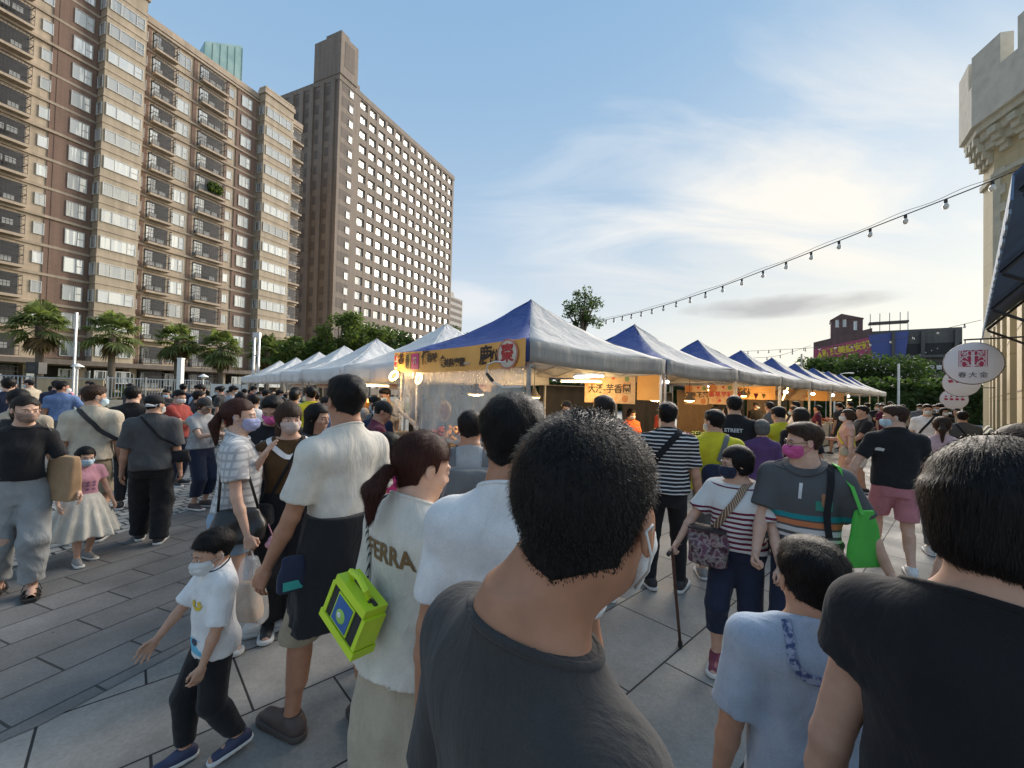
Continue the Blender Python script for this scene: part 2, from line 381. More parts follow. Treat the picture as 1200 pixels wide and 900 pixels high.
class Rep:
    """parts of one kind on one building: the first builds the mesh, the rest are copies; past 'limit' they are merged"""
    def __init__(s, name, mb, mats, parent, limit=100): s.name, s.mb, s.mats, s.parent, s.limit = name, mb, mats, parent, limit; s.spots = []
    def put(s, x, y, z, rz=0.0): s.spots.append((x, y, z, rz))
    def done(s, key):
        sp = sorted(s.spots, key=key); first = None
        for (x, y, z, rz) in sp[:s.limit]:
            if first is None: first = s.mb.build(s.name, s.mats, s.parent); o = first
            else: o = first.copy(); COL.objects.link(o); o.parent = s.parent
            o.location = (x, y, z); o.rotation_euler = (0, 0, rz)
        rest = sp[s.limit:]
        if rest:
            mb = MB()
            for (x, y, z, rz) in rest:
                mm = Matrix.Translation((x, y, z)) @ Matrix.Rotation(rz, 4, 'Z'); b = len(mb.v)
                mb.v += [tuple(mm @ Vector(v)) for v in s.mb.v]; mb.f += [tuple(b + i for i in f) for f in s.mb.f]; mb.m += s.mb.m
            o = mb.build('distant_' + s.name + 's', s.mats, s.parent); o['kind'] = 'stuff'

# ------------------------------------------------------------------ the block of flats on the left
FA = thing('apartment_building', 'tall beige and red brown block of flats with glazed bays and caged balconies, at left', 'building', (-50, 52, 0), R(68))
FH = 3.22; NF = 15; ROOF = 50.3; Z0 = ROOF - 1.6 - FH * NF + .35
mb = MB(); mb.mat(0).bb(-40, 26.3, 0.0, 16, 3.6, ROOF - .9)
mb.mat(1).bb(-40.2, 26.5, -.25, 16.2, ROOF - .9, ROOF)                                   # parapet
mb.mat(1).bb(-40, 26.3, .5, 15.5, ROOF - .1, ROOF + .1)
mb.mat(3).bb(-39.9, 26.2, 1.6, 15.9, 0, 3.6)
for t in (-38, -31, -25, -19, -13, -7.0, -2.6, 2.4, 7.8, 13.9, 17.8, 23.6, 26.0): mb.mat(0).bb(t - .4, t + .4, .15, 1.6, 0, 3.6)
for (a, b) in ((-5.95, -2.5), (14.4, 17.7), (-20.2, -16.8), (-34.5, -31)): mb.mat(2).bb(a, b, -.14, -.001, 4.4, ROOF - 1.2)   # brick fields
for (a, b) in ((2.35, 2.75), (8.0, 8.5), (12.7, 13.05), (-6.4, -5.95), (-15.6, -15.2), (-11.9, -11.5)): mb.mat(2).bb(a, b, -.10, -.001, 4.4, ROOF - 1.4)
for i in range(NF + 1):
    z = Z0 + i * FH
    mb.mat(1).bb(-40.1, 26.4, -.30 if i % 3 == 0 else -.19, -.002, z - .16, z + .13)
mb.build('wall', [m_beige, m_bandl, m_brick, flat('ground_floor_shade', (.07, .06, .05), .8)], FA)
for (a, b, zt) in ((-2.45, 1.55, ROOF + 1.6), (18.0, 23.4, ROOF + .9), (-15.2, -12.0, ROOF + 1.3)):
    m_ = MB(); m_.mat(0).bb(a, b, -1.5, -.003, 4.0, zt)
    m_.mat(1).bb(a - .2, b + .2, -1.7, -.004, zt - .9, zt - .2); m_.mat(0).bb(a - .05, b + .05, -1.55, -.005, zt - .001, zt + .3)
    for i in range(NF + 1): m_.mat(1).bb(a - .06, b + .06, -1.57, -.006, Z0 + i * FH - .12, Z0 + i * FH + .12)
    m_.build('bay', [m_bay, m_bandl], FA)
near = lambda s: -0.0 + (s[0] + 12) ** 2 * .6 + abs(s[2] - 22)
w_std = Rep('window', win_mb(1.7, 1.75), [m_wframe, m_glass], FA, 100)
w_bay1 = Rep('bay_window', win_mb(3.5, 1.5, (.3, .75)), [m_wframe, m_glass], FA); w_bay2 = Rep('wide_bay_window', win_mb(4.7, 1.5, (.25, .5, .8)), [m_wframe, m_glass], FA)
w_side = Rep('bay_side_window', win_mb(1.1, 1.5, 0), [m_wframe, m_glass], FA)
w_slim = Rep('narrow_window', win_mb(.85, 1.3, 0), [m_wframe, m_glass], FA)
random.seed(11)
def balcony_mb(w, seed):
    rr = random.Random(seed); mb = MB()
    mb.mat(0).bb(-w/2, w/2, -.95, -.004, -.28, 0)                                       # slab
    mb.mat(2).bb(-w/2 + .05, w/2 - .05, -.02, .0, .02, 2.35)                             # flat dark panel, the void's shade painted in
    mb.mat(1)
    for z in (.06, .55, 1.05, 1.55, 2.05): mb.bb(-w/2, w/2, -.95, -.91, z, z + .05)
    k = int(w / .26)
    for i in range(k + 1): x = -w/2 + .02 + (w - .04) * i / k; mb.bb(x - .016, x + .016, -.945, -.915, .05, 2.1)
    for x in (-w/2 + .03, w/2 - .03): mb.bb(x - .03, x + .03, -.93, -.03, 1.0, 1.06); mb.bb(x - .03, x + .03, -.93, -.03, 2.03, 2.09)
    mb.mat(3); x = -w/2 + .5
    while x < w/2 - .45:
        if rr.random() < .75: zz = rr.choice((.1, .1, .75)); mb.bb(x - .38, x + .38, -.72, -.4, zz, zz + .58)
        x += .95
    mb.mat(4).bb(-w/2 + .15, -w/2 + .15 + w * .3, -.06, -.03, .1, 2.1)
    return mb
BALC = [m_bandl, m_dframe, flat('balcony_void_shade', (.03, .03, .032), .6), m_ac, m_glass]
bal = {}
for key, w in (('a', 2.7), ('b', 3.7), ('c', 2.4), ('d', 3.6)):
    bal[key] = [Rep('balcony', balcony_mb(w, hash((key, q)) % 99 if False else ord(key) + q), BALC, FA) for q in range(3)]
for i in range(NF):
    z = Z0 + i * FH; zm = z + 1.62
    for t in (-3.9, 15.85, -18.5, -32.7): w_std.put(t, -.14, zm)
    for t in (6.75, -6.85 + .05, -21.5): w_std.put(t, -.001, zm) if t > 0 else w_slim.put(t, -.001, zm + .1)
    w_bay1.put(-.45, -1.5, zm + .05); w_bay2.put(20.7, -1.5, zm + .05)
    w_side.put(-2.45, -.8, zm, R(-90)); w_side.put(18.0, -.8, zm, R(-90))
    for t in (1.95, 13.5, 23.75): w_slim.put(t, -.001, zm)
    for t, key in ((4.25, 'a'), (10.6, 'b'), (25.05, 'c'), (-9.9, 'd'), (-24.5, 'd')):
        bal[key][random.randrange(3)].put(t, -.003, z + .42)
for r_ in [w_std, w_bay1, w_bay2, w_side, w_slim] + [q for k in bal for q in bal[k]]:
    r_.done(near)
# podium canopy over the ground floor
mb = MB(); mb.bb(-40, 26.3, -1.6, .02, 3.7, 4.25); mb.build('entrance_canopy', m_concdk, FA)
# plants on one balcony
mb = MB(); random.seed(5)
for k in range(700):
    p = Vector((10.9 + random.uniform(-.9, .9), -1.0 + random.gauss(0, .2), Z0 + 9 * FH + 1.35 + random.uniform(-.6, .6))); a, b = Vector((random.gauss(0, .12), random.gauss(0, .12), random.gauss(0, .12))), Vector((random.gauss(0, .12), random.gauss(0, .12), random.gauss(0, .12)))
    mb.add([p - a, p + b, p + a, p - b], [(0, 1, 2, 3)])
def leafm(name, c, tr=.25):
    n = NT(name); n.set(Roughness=.6); n.b.inputs['Specular IOR Level'].default_value = .25
    geo = n.n('ShaderNodeNewGeometry'); f = n.noise(n.coord(), .9, 4)
    rp = n.ramp(geo.outputs['Random Per Island'], [(0, tuple(x * .55 for x in c)), (.5, c), (1, tuple(min(1, x * 1.6) for x in c))])
    lg = n.ramp(f, [(.3, (.7,) * 3), (.7, (1.3,) * 3)])
    n.base(n.mix(1., rp, lg, 'MULTIPLY'))
    t = n.n('ShaderNodeBsdfTranslucent'); n.l(n.mix(1., rp, (1.5, 1.6, .9), 'MULTIPLY'), t.inputs['Color']); mx = n.n('ShaderNodeMixShader'); mx.inputs[0].default_value = .4; o = [q for q in n.t.nodes if q.type == 'OUTPUT_MATERIAL'][0]; n.l(n.b.outputs[0], mx.inputs[1]); n.l(t.outputs[0], mx.inputs[2]); n.l(mx.outputs[0], o.inputs[0])
    return n.m
m_leaf = leafm('leaf_green', (.085, .12, .035)); m_leafd = leafm('leaf_dark', (.045, .075, .024)); m_palm = leafm('palm_leaf', (.13, .16, .06)); m_dry = leafm('dry_palm_leaf', (.20, .135, .07))
m_bark = flat('bark', (.13, .10, .075), .9, .3, 9, bump=.02)
mb.build('balcony_plants', m_leaf, FA)

# ------------------------------------------------------------------ the grey-brown tower block behind it
TB = thing('tower_block', 'tall grey brown slab block with a grid of bright square windows and a stair tower', 'building', (-34, 95, 0), R(66))
FB = 3.3; NB = 20; ZB = 68
mb = MB(); mb.mat(0).bb(-9.2, 36, .5, 19, 0, ZB - .5)
# the front is a grid: piers and spandrels stand proud of the recessed wall, so the windows sit in deep openings
pitch = 3.0; t0 = -3.6; nwin = 13
for i in range(nwin + 1):
    x = t0 + i * pitch; mb.mat(0).bb(x - .42, x + .42, 0, .499, 0, ZB - 1.2)
for j in range(NB + 1):
    z = 1.2 + j * FB; 
    for i in range(nwin): mb.mat(0).bb(t0 + i * pitch + .42, t0 + (i + 1) * pitch - .42, .02, .498, z - .75, z + .75)
mb.mat(0).bb(-9.2, t0 - .42, 0, .499, 0, ZB - 1.2); mb.bb(-9.3, 36.1, -.1, 19.1, ZB - 1.2, ZB)
mb.mat(0).bb(-9.4, -4.6, -.3, 7.5, ZB + .001, 76.5); mb.mat(0).bb(-8.6, -6.4, .6, 5, 76.5, 78)   # stair tower head
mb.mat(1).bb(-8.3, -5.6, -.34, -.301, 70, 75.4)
mb.mat(0).bb(-4.6, -3.4, .2, 4, 68.0, 69.2)
for i in range(NB): mb.mat(1).bb(-8.4, -5.2, -.02, -.001, 2.0 + i * FB + .3, 2.0 + i * FB + 2.4)   # flat dark panels: recess shade painted on the stair tower
# side wall on the left: vertical fins, recess shade painted as dark panels
for k in range(6): mb.mat(0).bb(-9.62, -9.201, 1.0 + k * 3.1, 2.2 + k * 3.1, 0, ZB - 1)
for j in range(NB): 
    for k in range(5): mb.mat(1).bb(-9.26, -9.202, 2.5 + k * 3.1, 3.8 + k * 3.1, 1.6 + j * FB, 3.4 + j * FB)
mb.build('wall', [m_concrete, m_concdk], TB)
wb = Rep('window', win_mb(2.14, 1.72, .62, .1), [m_wframe, m_glass2], TB); ws = Rep('stair_window', win_mb(1.1, 1.5, 0, .1), [m_wframe, m_glass2], TB)
for j in range(NB):
    z = 1.2 + j * FB + FB / 2
    for i in range(nwin): wb.put(t0 + (i + .5) * pitch, .47, z)
    ws.put(-5.9, -.02, z)
wb.done(lambda s: s[0] * 1.5 + abs(s[2] - 45)); ws.done(lambda s: s[2])
mb = MB(); random.seed(2)
for k in range(3): mb.bb(24 + k * 2.6, 25.3 + k * 2.6, 5, 6.6, ZB, ZB + 1.4); mb.tube([(24.4 + k * 2.6, 5.2, ZB), (24.4 + k * 2.6, 5.2, ZB + 3.4)], .12)
mb.build('roof_plant', m_concdk, TB)

# ------------------------------------------------------------------ the green glass tower and the far small block
GT = thing('glass_tower', 'far green glass tower with a slanting roof behind the flats', 'building', (-112, 158, 0), R(62))
mb = MB(); xs = [(-11, 118), (-4.5, 136), (11, 121)]
mb.mat(0).add([(-8, 0, 0), (5, 0, 0), (5, 9, 0), (-8, 9, 0), (-8, 0, 128), (5, 0, 136), (5, 9, 126), (-8, 9, 122)], [(0, 1, 5, 4), (1, 2, 6, 5), (2, 3, 7, 6), (3, 0, 4, 7), (4, 5, 6, 7)])
mb.mat(1)
for k in range(1, 38): mb.bb(-8.1, 5.1, -.15, .05, k * 3.2 + 1, k * 3.2 + 1.3); mb.bb(5.0, 5.12, .1, 9, k * 3.0 + 1, k * 3.0 + 1.3)
for k in range(6): mb.bb(-8 + k * 2.6 - .1, -8 + k * 2.6 + .1, -.18, .06, 0, 127.5 + k * 1.5)
n = NT('green_glass'); n.set(Roughness=.12, Metallic=.5); n.base(n.ramp(n.noise(n.coord(), .2, 2), [(.3, (.26, .40, .38)), (.7, (.40, .54, .50))]))
mb.build('glass_skin', [n.m, flat('mullion_green', (.16, .27, .25), .5)], GT)
SB = thing('office_building', 'small pale office block far behind the white tents', 'building', (-29.5, 205, 0), R(66))
mb = MB(); mb.mat(0).bb(-8, 8, 0, 12, 0, 48)
for j in range(14): mb.mat(1).bb(-7.6, 7.6, -.06, -.001, 4 + j * 3.2, 5.6 + j * 3.2)
mb.mat(0).bb(-4, 3, 2, 9, 48.001, 51)
mb.build('wall', [facade('pale_concrete', (.45, .43, .40)), m_concdk], SB)

# ------------------------------------------------------------------ the shop building with painted sign on the far right
PB = thing('shop_building', 'dark red flat-roofed building with a magenta and blue painted sign, behind the round tree', 'building', (53.6, 72, 0), R(-36))
PB.location = (53.3, 74, 0); PB.scale = (.72, .72, .92)
m_maroon = facade('maroon_wall', (.17, .10, .095)); m_dkc = facade('dark_concrete', (.13, .125, .115))
mb = MB(); mb.mat(0).add([(0, 0, 0), (11, 0, 0), (11, 12, 0), (0, 12, 0), (0, 0, 13.0), (11, 0, 15.2), (11, 12, 15.2), (0, 12, 13.0)], [(0, 1, 5, 4), (1, 2, 6, 5), (2, 3, 7, 6), (3, 0, 4, 7), (4, 5, 6, 7)])
mb.mat(1).bb(11.001, 25.5, .3, 12, 0, 14.6)
mb.mat(2)
for z in (3.4, 6.9, 10.2): mb.bb(14, 25.4, .22, .299, z, z + 1.9)
mb.mat(1)
for z in (3.0, 6.5, 9.9): mb.bb(13.8, 25.6, -.8, .218, z - .3, z + .1)
for x in (14.6, 19.4, 24.6): mb.bb(x - .3, x + .3, -.5, .215, 0, 14.2)
mb.mat(0).bb(3.4, 9.4, 1.0, 8, 12.4, 17.2); mb.add([(3.2, .8, 17.201), (9.6, .8, 17.201), (9.6, 8, 17.201), (3.2, 8, 17.201), (5.4, .8, 18.3), (5.4, 8, 18.3)], [(0, 1, 4), (2, 3, 5), (1, 2, 5, 4), (3, 0, 4, 5), (1, 0, 3, 2)])
mb.mat(1).bb(10.6, 17.5, 2, 5, 16.2, 16.5)
for x in (10.8, 12.5, 14.2, 16, 17.3): mb.bb(x - .06, x + .06, 2, 2.12, 14.5, 18.0)
mb.mat(3); 
for z in (7.6, 4.1):
    for k in range(9): mb.bb(14.9 + k * 1.12, 15.7 + k * 1.12, .15, .219, z, z + .7)
mb.build('wall', [m_maroon, m_dkc, flat('dark_opening', (.025, .024, .023), .7), m_white], PB)
w_ = win_mb(.7, 1.7, 0); r_ = Rep('window', w_, [m_wframe, m_glass], PB)
for x in (4.6, 6.0): r_.put(x, .999, 16.6)
r_.put(8.0, .999, 15.9); r_.done(lambda s: s[0])
m_mag = flat('magenta_paint', (.42, .075, .14), .6); m_ind = flat('indigo_paint', (.075, .10, .30), .6); m_yel = flat('yellow_paint', (.75, .58, .06), .6)
mb = MB(); mb.mat(0).add([(.1, -.06, 7.6), (16.6, -.06, 7.6), (16.6, -.06, 12.6), (11.0, -.06, 13.6), (.1, -.06, 11.7), (.1, -.005, 7.6), (16.6, -.005, 7.6), (16.6, -.005, 12.6), (11, -.005, 13.6), (.1, -.005, 11.7)], [(0, 1, 2, 3, 4), (0, 5, 6, 1), (3, 8, 9, 4), (4, 9, 5, 0), (1, 6, 7, 2), (2, 7, 8, 3)])
mb.mat(1).add([(11.6, -.09, 7.6), (16.4, -.09, 7.6), (17.2, -.09, 14.4), (10.3, -.09, 13.9), (11.6, -.062, 7.6), (16.4, -.062, 7.6), (17.2, -.062, 14.4), (10.3, -.062, 13.9)], [(0, 1, 2, 3), (3, 2, 6, 7), (0, 3, 7, 4), (1, 5, 6, 2)])
mb.build('painted_sign', [m_mag, m_ind], PB)
def text_mesh(body, size=1.0, extrude=0.0, spacing=1.0, align='CENTER', bold=0.0):
    cu = bpy.data.curves.new('text', 'FONT'); cu.body = body; cu.size = size; cu.extrude = extrude; cu.space_character = spacing; cu.align_x = align; cu.align_y = 'CENTER'; cu.resolution_u = 3; cu.offset = bold
    o = bpy.data.objects.new('text', cu); COL.objects.link(o); dg = bpy.context.evaluated_depsgraph_get(); dg.update()
    me = bpy.data.meshes.new_from_object(o.evaluated_get(dg)); bpy.data.objects.remove(o); bpy.data.curves.remove(cu)
    return me
def lettering(name, body, size, M, mat, parent=None, extrude=.004, **k):
    me = text_mesh(body, size, extrude, **k); me.materials.clear(); me.materials.append(mat)
    me.transform(M); o = bpy.data.objects.new(name, me); COL.objects.link(o); o.name = name
    if parent is not None: o.parent = parent
    return o
FRONT = Matrix.Rotation(R(90), 4, 'X')                                  # text facing -y
lettering('lettering', '新興美語安親', 1.5, Matrix.Translation((6.2, -.12, 11.45)) @ Matrix.Rotation(R(-9.5), 4, 'Y') @ FRONT, m_yel, PB, bold=.05)
mb = MB(); mb.add([(.3, -.13, 9.2), (1.25, -.13, 11.2), (2.2, -.13, 9.3), (1.65, -.13, 9.5), (1.45, -.13, 8.7), (1.05, -.13, 8.7), (.85, -.13, 9.5), (.3, -.08, 9.2), (1.25, -.08, 11.2), (2.2, -.08, 9.3)], [(0, 6, 5, 4, 3, 2, 1), (1, 2, 9, 8), (0, 1, 8, 7)])
mb.build('emblem', m_yel, PB)

# ------------------------------------------------------------------ trees
def tree(name, label, loc, h, cr, n_leaf=4200, mat=None, seed=0, trunk_h=.45, flat_top=.75, leaf=.28, group=None, spread=1.0, sparse=False):
    rr = random.Random(seed); T = thing(name, label, 'tree', loc, rr.uniform(0, 6), group)
    mb = MB(); th = h * trunk_h
    mb.tube([(0, 0, 0), (rr.gauss(0, .1), rr.gauss(0, .1), th * .5), (rr.gauss(0, .15), rr.gauss(0, .15), th), (0, 0, h * .8)], [q_ * h * (.4 if sparse else 1) for q_ in (.035, .028, .022, .006)], 8)
    clumps = []
    nb = 9 if not sparse else 7
    for k in range(nb):
        a = 2 * math.pi * k / nb + rr.uniform(-.3, .3); ln = cr * rr.uniform(.55, 1.0); z0 = th * rr.uniform(.75, 1.05); z1 = z0 + (h - z0) * rr.uniform(.35, .9)
        e = Vector((math.cos(a) * ln * .8, math.sin(a) * ln * .8, z1)); mid = Vector((e.x * .45, e.y * .45, z0 + (z1 - z0) * .6))
        mb.tube([(0, 0, z0), mid, e], [.014 * h, .009 * h, .004 * h], 6); clumps += [(e, cr * rr.uniform(.28, .45)), (mid, cr * .3)] + ([(e.lerp(mid, .4) + Vector((rr.gauss(0, .3), rr.gauss(0, .3), rr.uniform(0, .8))), cr * .34)] if sparse else [])
    for k in range(10 if not sparse else 4):
        a = rr.uniform(0, 6.28); q = math.sqrt(rr.random()) * cr * .8; clumps.append((Vector((math.cos(a) * q, math.sin(a) * q, th + (h - th) * rr.uniform(.25, .95))), cr * rr.uniform(.2, .4)))
    mb.build('trunk', m_bark, T, True)
    lb = MB()
    for k in range(n_leaf):
        c, r_ = clumps[rr.randrange(len(clumps))]
        d = Vector((rr.gauss(0, 1), rr.gauss(0, 1), rr.gauss(0, flat_top))).normalized() * r_ * rr.random() ** .45
        p = c + d; p.z = min(p.z, h + rr.uniform(-.3, .2))
        s = leaf * rr.uniform(.5, 1.2); a = Vector((rr.gauss(0, 1), rr.gauss(0, 1), rr.gauss(0, .6))).normalized() * s; b = a.cross(Vector((rr.gauss(0, 1), rr.gauss(0, 1), rr.gauss(0, 1)))).normalized() * s * .55
        lb.add([p - a, p - b * .9, p + a, p + b * .9], [(0, 1, 2, 3)])
    lb.build('crown', mat or m_leaf, T)
    return T
tree('round_tree', 'wide dark round tree in front of the painted sign building', (50.2, 60, 0), 7.9, 8.2, 22000, m_leafd, 1, .25, .55, .30)
tree('round_tree', 'lower dark tree at the foot of the dark building, right of the round tree', (58, 64, 0), 7.6, 5.0, 4500, m_leafd, 2, .3, .6, .45)
tree('feathery_tree', 'tall thin tree standing alone above the blue and grey tents', (at(682, 400, 46).x, 46, 0), 13.6, 2.3, 2600, m_leafd, 3, .60, 1.0, .17, sparse=True)
for k, (px, d, h, cr, lab) in enumerate([(353, 47, 7.6, 3.2, 'leafy tree behind the farthest white tents, beside the lamp column'), (398, 46, 10.3, 3.0, 'tallest leafy tree behind the white tents, in front of the tower block'), (432, 50, 9.4, 3.4, 'broad green tree behind the white tents, under the lit tower windows'),
                                    (470, 52, 9.2, 3.2, 'green tree behind the nearest white tent'), (503, 56, 8.6, 3.0, 'low green tree right of the tower block foot'), (537, 58, 10.6, 3.2, 'dark bushy tree between the nearest white tent and the blue tent'), (330, 52, 7.6, 2.8, 'leafy tree right of the palms, by the corner of the flats'), (377, 58, 8.6, 3.0, 'green tree half hidden behind the tallest leafy tree')]):
    tree('leafy_tree', lab, (at(px, 450, d).x, d, 0), h, cr, 6500, m_leafd if k in (5, 3) else m_leaf, 20 + k, .32, .8, .23, 'trees along the foot of the tower block')
def palm(px, d, h, label, seed, dry=True):
    rr = random.Random(seed); T = thing('palm_tree', label, 'palm tree', (at(px, 450, d).x, d, 0), 0, 'fan palms in front of the flats')
    mb = MB(); mb.tube([(0, 0, 0), (.06, .02, h * .4), (-.04, .03, h * .8), (0, 0, h)], [.30, .25, .22, .28], 10); mb.build('trunk', flat('palm_bark', (.16, .125, .095), .9, .3, 12, bump=.03), T, True)
    def fronds(k0, k1, mat, name, zt, droop):
        lb = MB()
        for k in range(k0, k1):
            az_ = k * 2.399 + rr.uniform(-.3, .3); el = R(rr.uniform(-45, 80)) if not droop else R(rr.uniform(-80, -50)); L = rr.uniform(1.3, 1.9) * (.75 if droop else 1)
            dirv = Vector((math.cos(az_) * math.cos(el), math.sin(az_) * math.cos(el), math.sin(el))); side = Vector((-math.sin(az_), math.cos(az_), 0)); up = side.cross(dirv)
            hub = Vector((0, 0, zt)) + dirv * L * .75 + Vector((0, 0, -.22 * (1 - math.sin(el)) * .5)); lb.tube([(0, 0, zt), hub], [.03, .018], 5)
            for q in range(13):                                            # fan leaf blades
                b_ = R(-95 + 190 * q / 12); dd = (dirv * math.cos(b_) + side * math.sin(b_)).normalized(); l2 = L * .75 * (1 - .25 * abs(math.sin(b_))); w_ = up.cross(dd).normalized() * .085
                p1 = hub + dd * l2 * .55 + Vector((0, 0, -.03)); p2 = hub + dd * l2 + Vector((0, 0, -.42 * l2 * rr.uniform(.7, 1.3)))
                lb.add([hub, p1 - w_, p2, p1 + w_], [(0, 1, 2, 3)])
        lb.build(name, mat, T)
    fronds(0, 56, m_palm, 'crown', h, False)
    if dry: fronds(0, 14, m_dry, 'dead_fronds', h - .15, True)
for a in ((44, 34, 6.3, 'palm tree at far left, thick crown over brown dead fronds', 1), (129, 36, 6.1, 'palm tree with brown dead fronds in front of the first glazed bay', 2), (206, 42, 6.1, 'palm tree in front of the middle balconies of the flats', 3), (257, 43, 5.6, 'pale green palm tree left of the tall lamp column', 4), (312, 48, 5.8, 'palm tree half hidden behind the tall lamp column', 5)):
    palm(*a)
def shrub(name, label, loc, r_, h, n_leaf, mat, seed):
    rr = random.Random(seed); T = thing(name, label, 'shrub', loc); mb = MB()
    for k in range(5): a = rr.uniform(0, 6.28); mb.tube([(0, 0, 0), (math.cos(a) * r_ * .5, math.sin(a) * r_ * .5, h * .7)], [.03, .01], 5)
    mb.build('stems', m_bark, T); lb = MB()
    for k in range(n_leaf):
        d = Vector((rr.gauss(0, 1), rr.gauss(0, 1), rr.gauss(0, 1))).normalized() * rr.random() ** .4; p = Vector((d.x * r_, d.y * r_, h * .55 + d.z * h * .5)); s = .12
        a = Vector((rr.gauss(0, 1), rr.gauss(0, 1), rr.gauss(0, .6))).normalized() * s; b = a.cross(Vector((rr.gauss(0, 1), rr.gauss(0, 1), rr.gauss(0, 1)))).normalized() * s * .6
        lb.add([p - a, p - b, p + a, p + b], [(0, 1, 2, 3)])
    lb.build('foliage', mat, T)
shrub('shrub', 'green bush by the fence between the first two palms', (at(78, 450, 33).x, 33, 0), 1.3, 2.2, 700, m_leaf, 4)
shrub('shrub', 'small bush behind the slatted part of the fence', (at(150, 450, 31.5).x, 31.5, 0), .9, 1.5, 500, m_leaf, 5)

# ------------------------------------------------------------------ boundary wall and fence in front of the flats
fu = Vector((math.sin(R(56)), math.cos(R(56)), 0))
def along(a, b): d = b - a; return d.length, math.atan2(d.y, d.x)
FP = [at(px, 450, d) for px, d in ((-60, 25.5), (38, 27.2), (122, 28.6), (245, 34), (289, 36))]
for p in FP: p.z = 0
L_, a_ = along(FP[1], FP[2])
T = thing('boundary_wall', 'long tan rendered wall with streaks, behind the speaker stand', 'wall', FP[1], a_)
mb = MB(); mb.bb(0, L_, -.12, .12, 0, 1.95); mb.build('wall_face', facade('tan_render', (.50, .38, .24), (8, 4), .95, streak=.35), T); mb = MB(); mb.bb(-.04, L_ + .04, -.17, .17, 1.951, 2.05); mb.build('coping', flat('coping_grey', (.4, .39, .37)), T)
def fence(label, A, B, hb, ht, panel=None):
    L_, a_ = along(A, B); T = thing('metal_fence', label, 'fence', A, a_)
    mb = MB(); mb.bb(0, L_, -.13, .13, 0, hb); mb.build('base_wall', flat('grey_render', (.30, .28, .25), .85), T)
    mb = MB(); mb.bb(0, L_, -.03, .03, ht - .06, ht); mb.bb(0, L_, -.03, .03, hb + .1, hb + .15)
    k = int(L_ / .17)
    for i in range(k): x = L_ * (i + .5) / k; mb.bb(x - .02, x + .02, -.018, .018, hb + .15, ht - .06)
    mb.build('bars', flat('blue_grey_metal', (.28, .32, .37), .5), T)
    for i in range(int(L_ / 2.1) + 1): m_ = MB(); x = min(L_, i * 2.1); m_.bb(x - .05, x + .05, -.06, .06, hb * .9, ht + .08); m_.build('post', m_steel, T)
fence('blue grey metal fence at the left edge of the lawn', FP[0], FP[1] - (FP[1] - FP[0]).normalized() * .05, .5, 2.1)
fence('long blue grey barred fence between the tan wall and the plain panel', FP[2] + (FP[3] - FP[2]).normalized() * .15, FP[3], .6, 2.15)
L_, a_ = along(FP[3], FP[4]); T = thing('site_hoarding', 'plain pale blue grey hoarding panel at the end of the fence', 'fence', FP[3] + (FP[4] - FP[3]).normalized() * .1, a_)
mb = MB(); mb.bb(0, L_, -.04, .04, .1, 1.9); mb.build('panel', flat('pale_blue_panel', (.36, .40, .45), .5), T); mb = MB(); 
for x in (0.03, L_ / 2, L_ - .03): mb.bb(x - .04, x + .04, .045, .12, 0, 2.0)
mb.build('frame', m_steel, T)

T = thing('hedge', 'long clipped dark hedge far behind the stalls', 'hedge', (4, 52, 0), R(-24)); mb = MB(); mb.bb(-6, 46, -.5, .5, 0, 3.2); mb.build('stems', m_leafd, T); mb = MB(); rr = random.Random(6)  # added foliage screen: darkens the bright horizon gap seen under the tents
for k in range(9000):
    p = Vector((rr.uniform(-6.2, 46.2), rr.choice((-1, 1)) * rr.uniform(.45, .8), rr.uniform(0, 3.9))); a = Vector((rr.gauss(0, 1), rr.gauss(0, 1), rr.gauss(0, .8))).normalized() * .3; b = a.cross(Vector((rr.gauss(0, 1), rr.gauss(0, 1), rr.gauss(0, 1)))).normalized() * .2; mb.add([p - a, p - b, p + a, p + b], [(0, 1, 2, 3)])
mb.build('foliage', m_leafd, T)
# ------------------------------------------------------------------ lamp columns and stands on the left
def lamp_post(label, px, d, h, tall=False):
    T = thing('street_lamp', label, 'street lamp', (at(px, 450, d).x, d, 0)); mb = MB(); mb.tube([(0, 0, 0), (0, 0, .12)], .12, 12); mb.tube([(0, 0, .12), (0, 0, h)], [.055, .045], 10); mb.build('post', m_white, T, 30)
    mb = MB(); mb.lathe([(.30, 0), (.27, .05), (.08, .16), (.03, .2)], (0, 0, h + .12), 18); mb.build('lamp_shade', m_white, T, 30)
    mb = MB(); mb.lathe([(.10, 0), (.12, .12)], (0, 0, h), 12); mb.build('lamp_glass', flat('lamp_glass', (.6, .6, .55), .3), T, True)
lamp_post('white mushroom-topped garden lamp in front of the tan wall', 90, 24.5, 2.55); lamp_post('white mushroom-topped garden lamp in front of the barred fence', 238, 28, 2.2)
def pole(name, label, cat, px, d, h, w, mat, cap=True):
    T = thing(name, label, cat, (at(px, 450, d).x, d, 0)); mb = MB(); mb.bb(-w, w, -w, w, .15, h); mb.build('shaft', mat, T); mb = MB(); mb.bb(-w * 2, w * 2, -w * 2, w * 2, 0, .15); mb.build('base_plate', mat, T)
    mb = MB(); mb.bb(-w * 1.15, w * 1.15, -w * 1.15, w * 1.15, h, h + .08); mb.build('cap', mat, T)
pole('light_column', 'thin pale pole rising past the canopy of the flats, left of the second palm', 'pole', 86, 27, 6.2, .05, m_steel)
pole('light_column', 'short thick white column standing before the barred fence', 'pole', 211, 30, 3.6, .15, m_white)
T = thing('lamp_column', 'tall grey twin-rail light column between the last palms and the white tents', 'pole', (at(299, 450, 25).x, 25, 0)); mb = MB()
for x in (-.14, .14): mb.bb(x - .05, x + .05, -.06, .06, 0, 4.7)
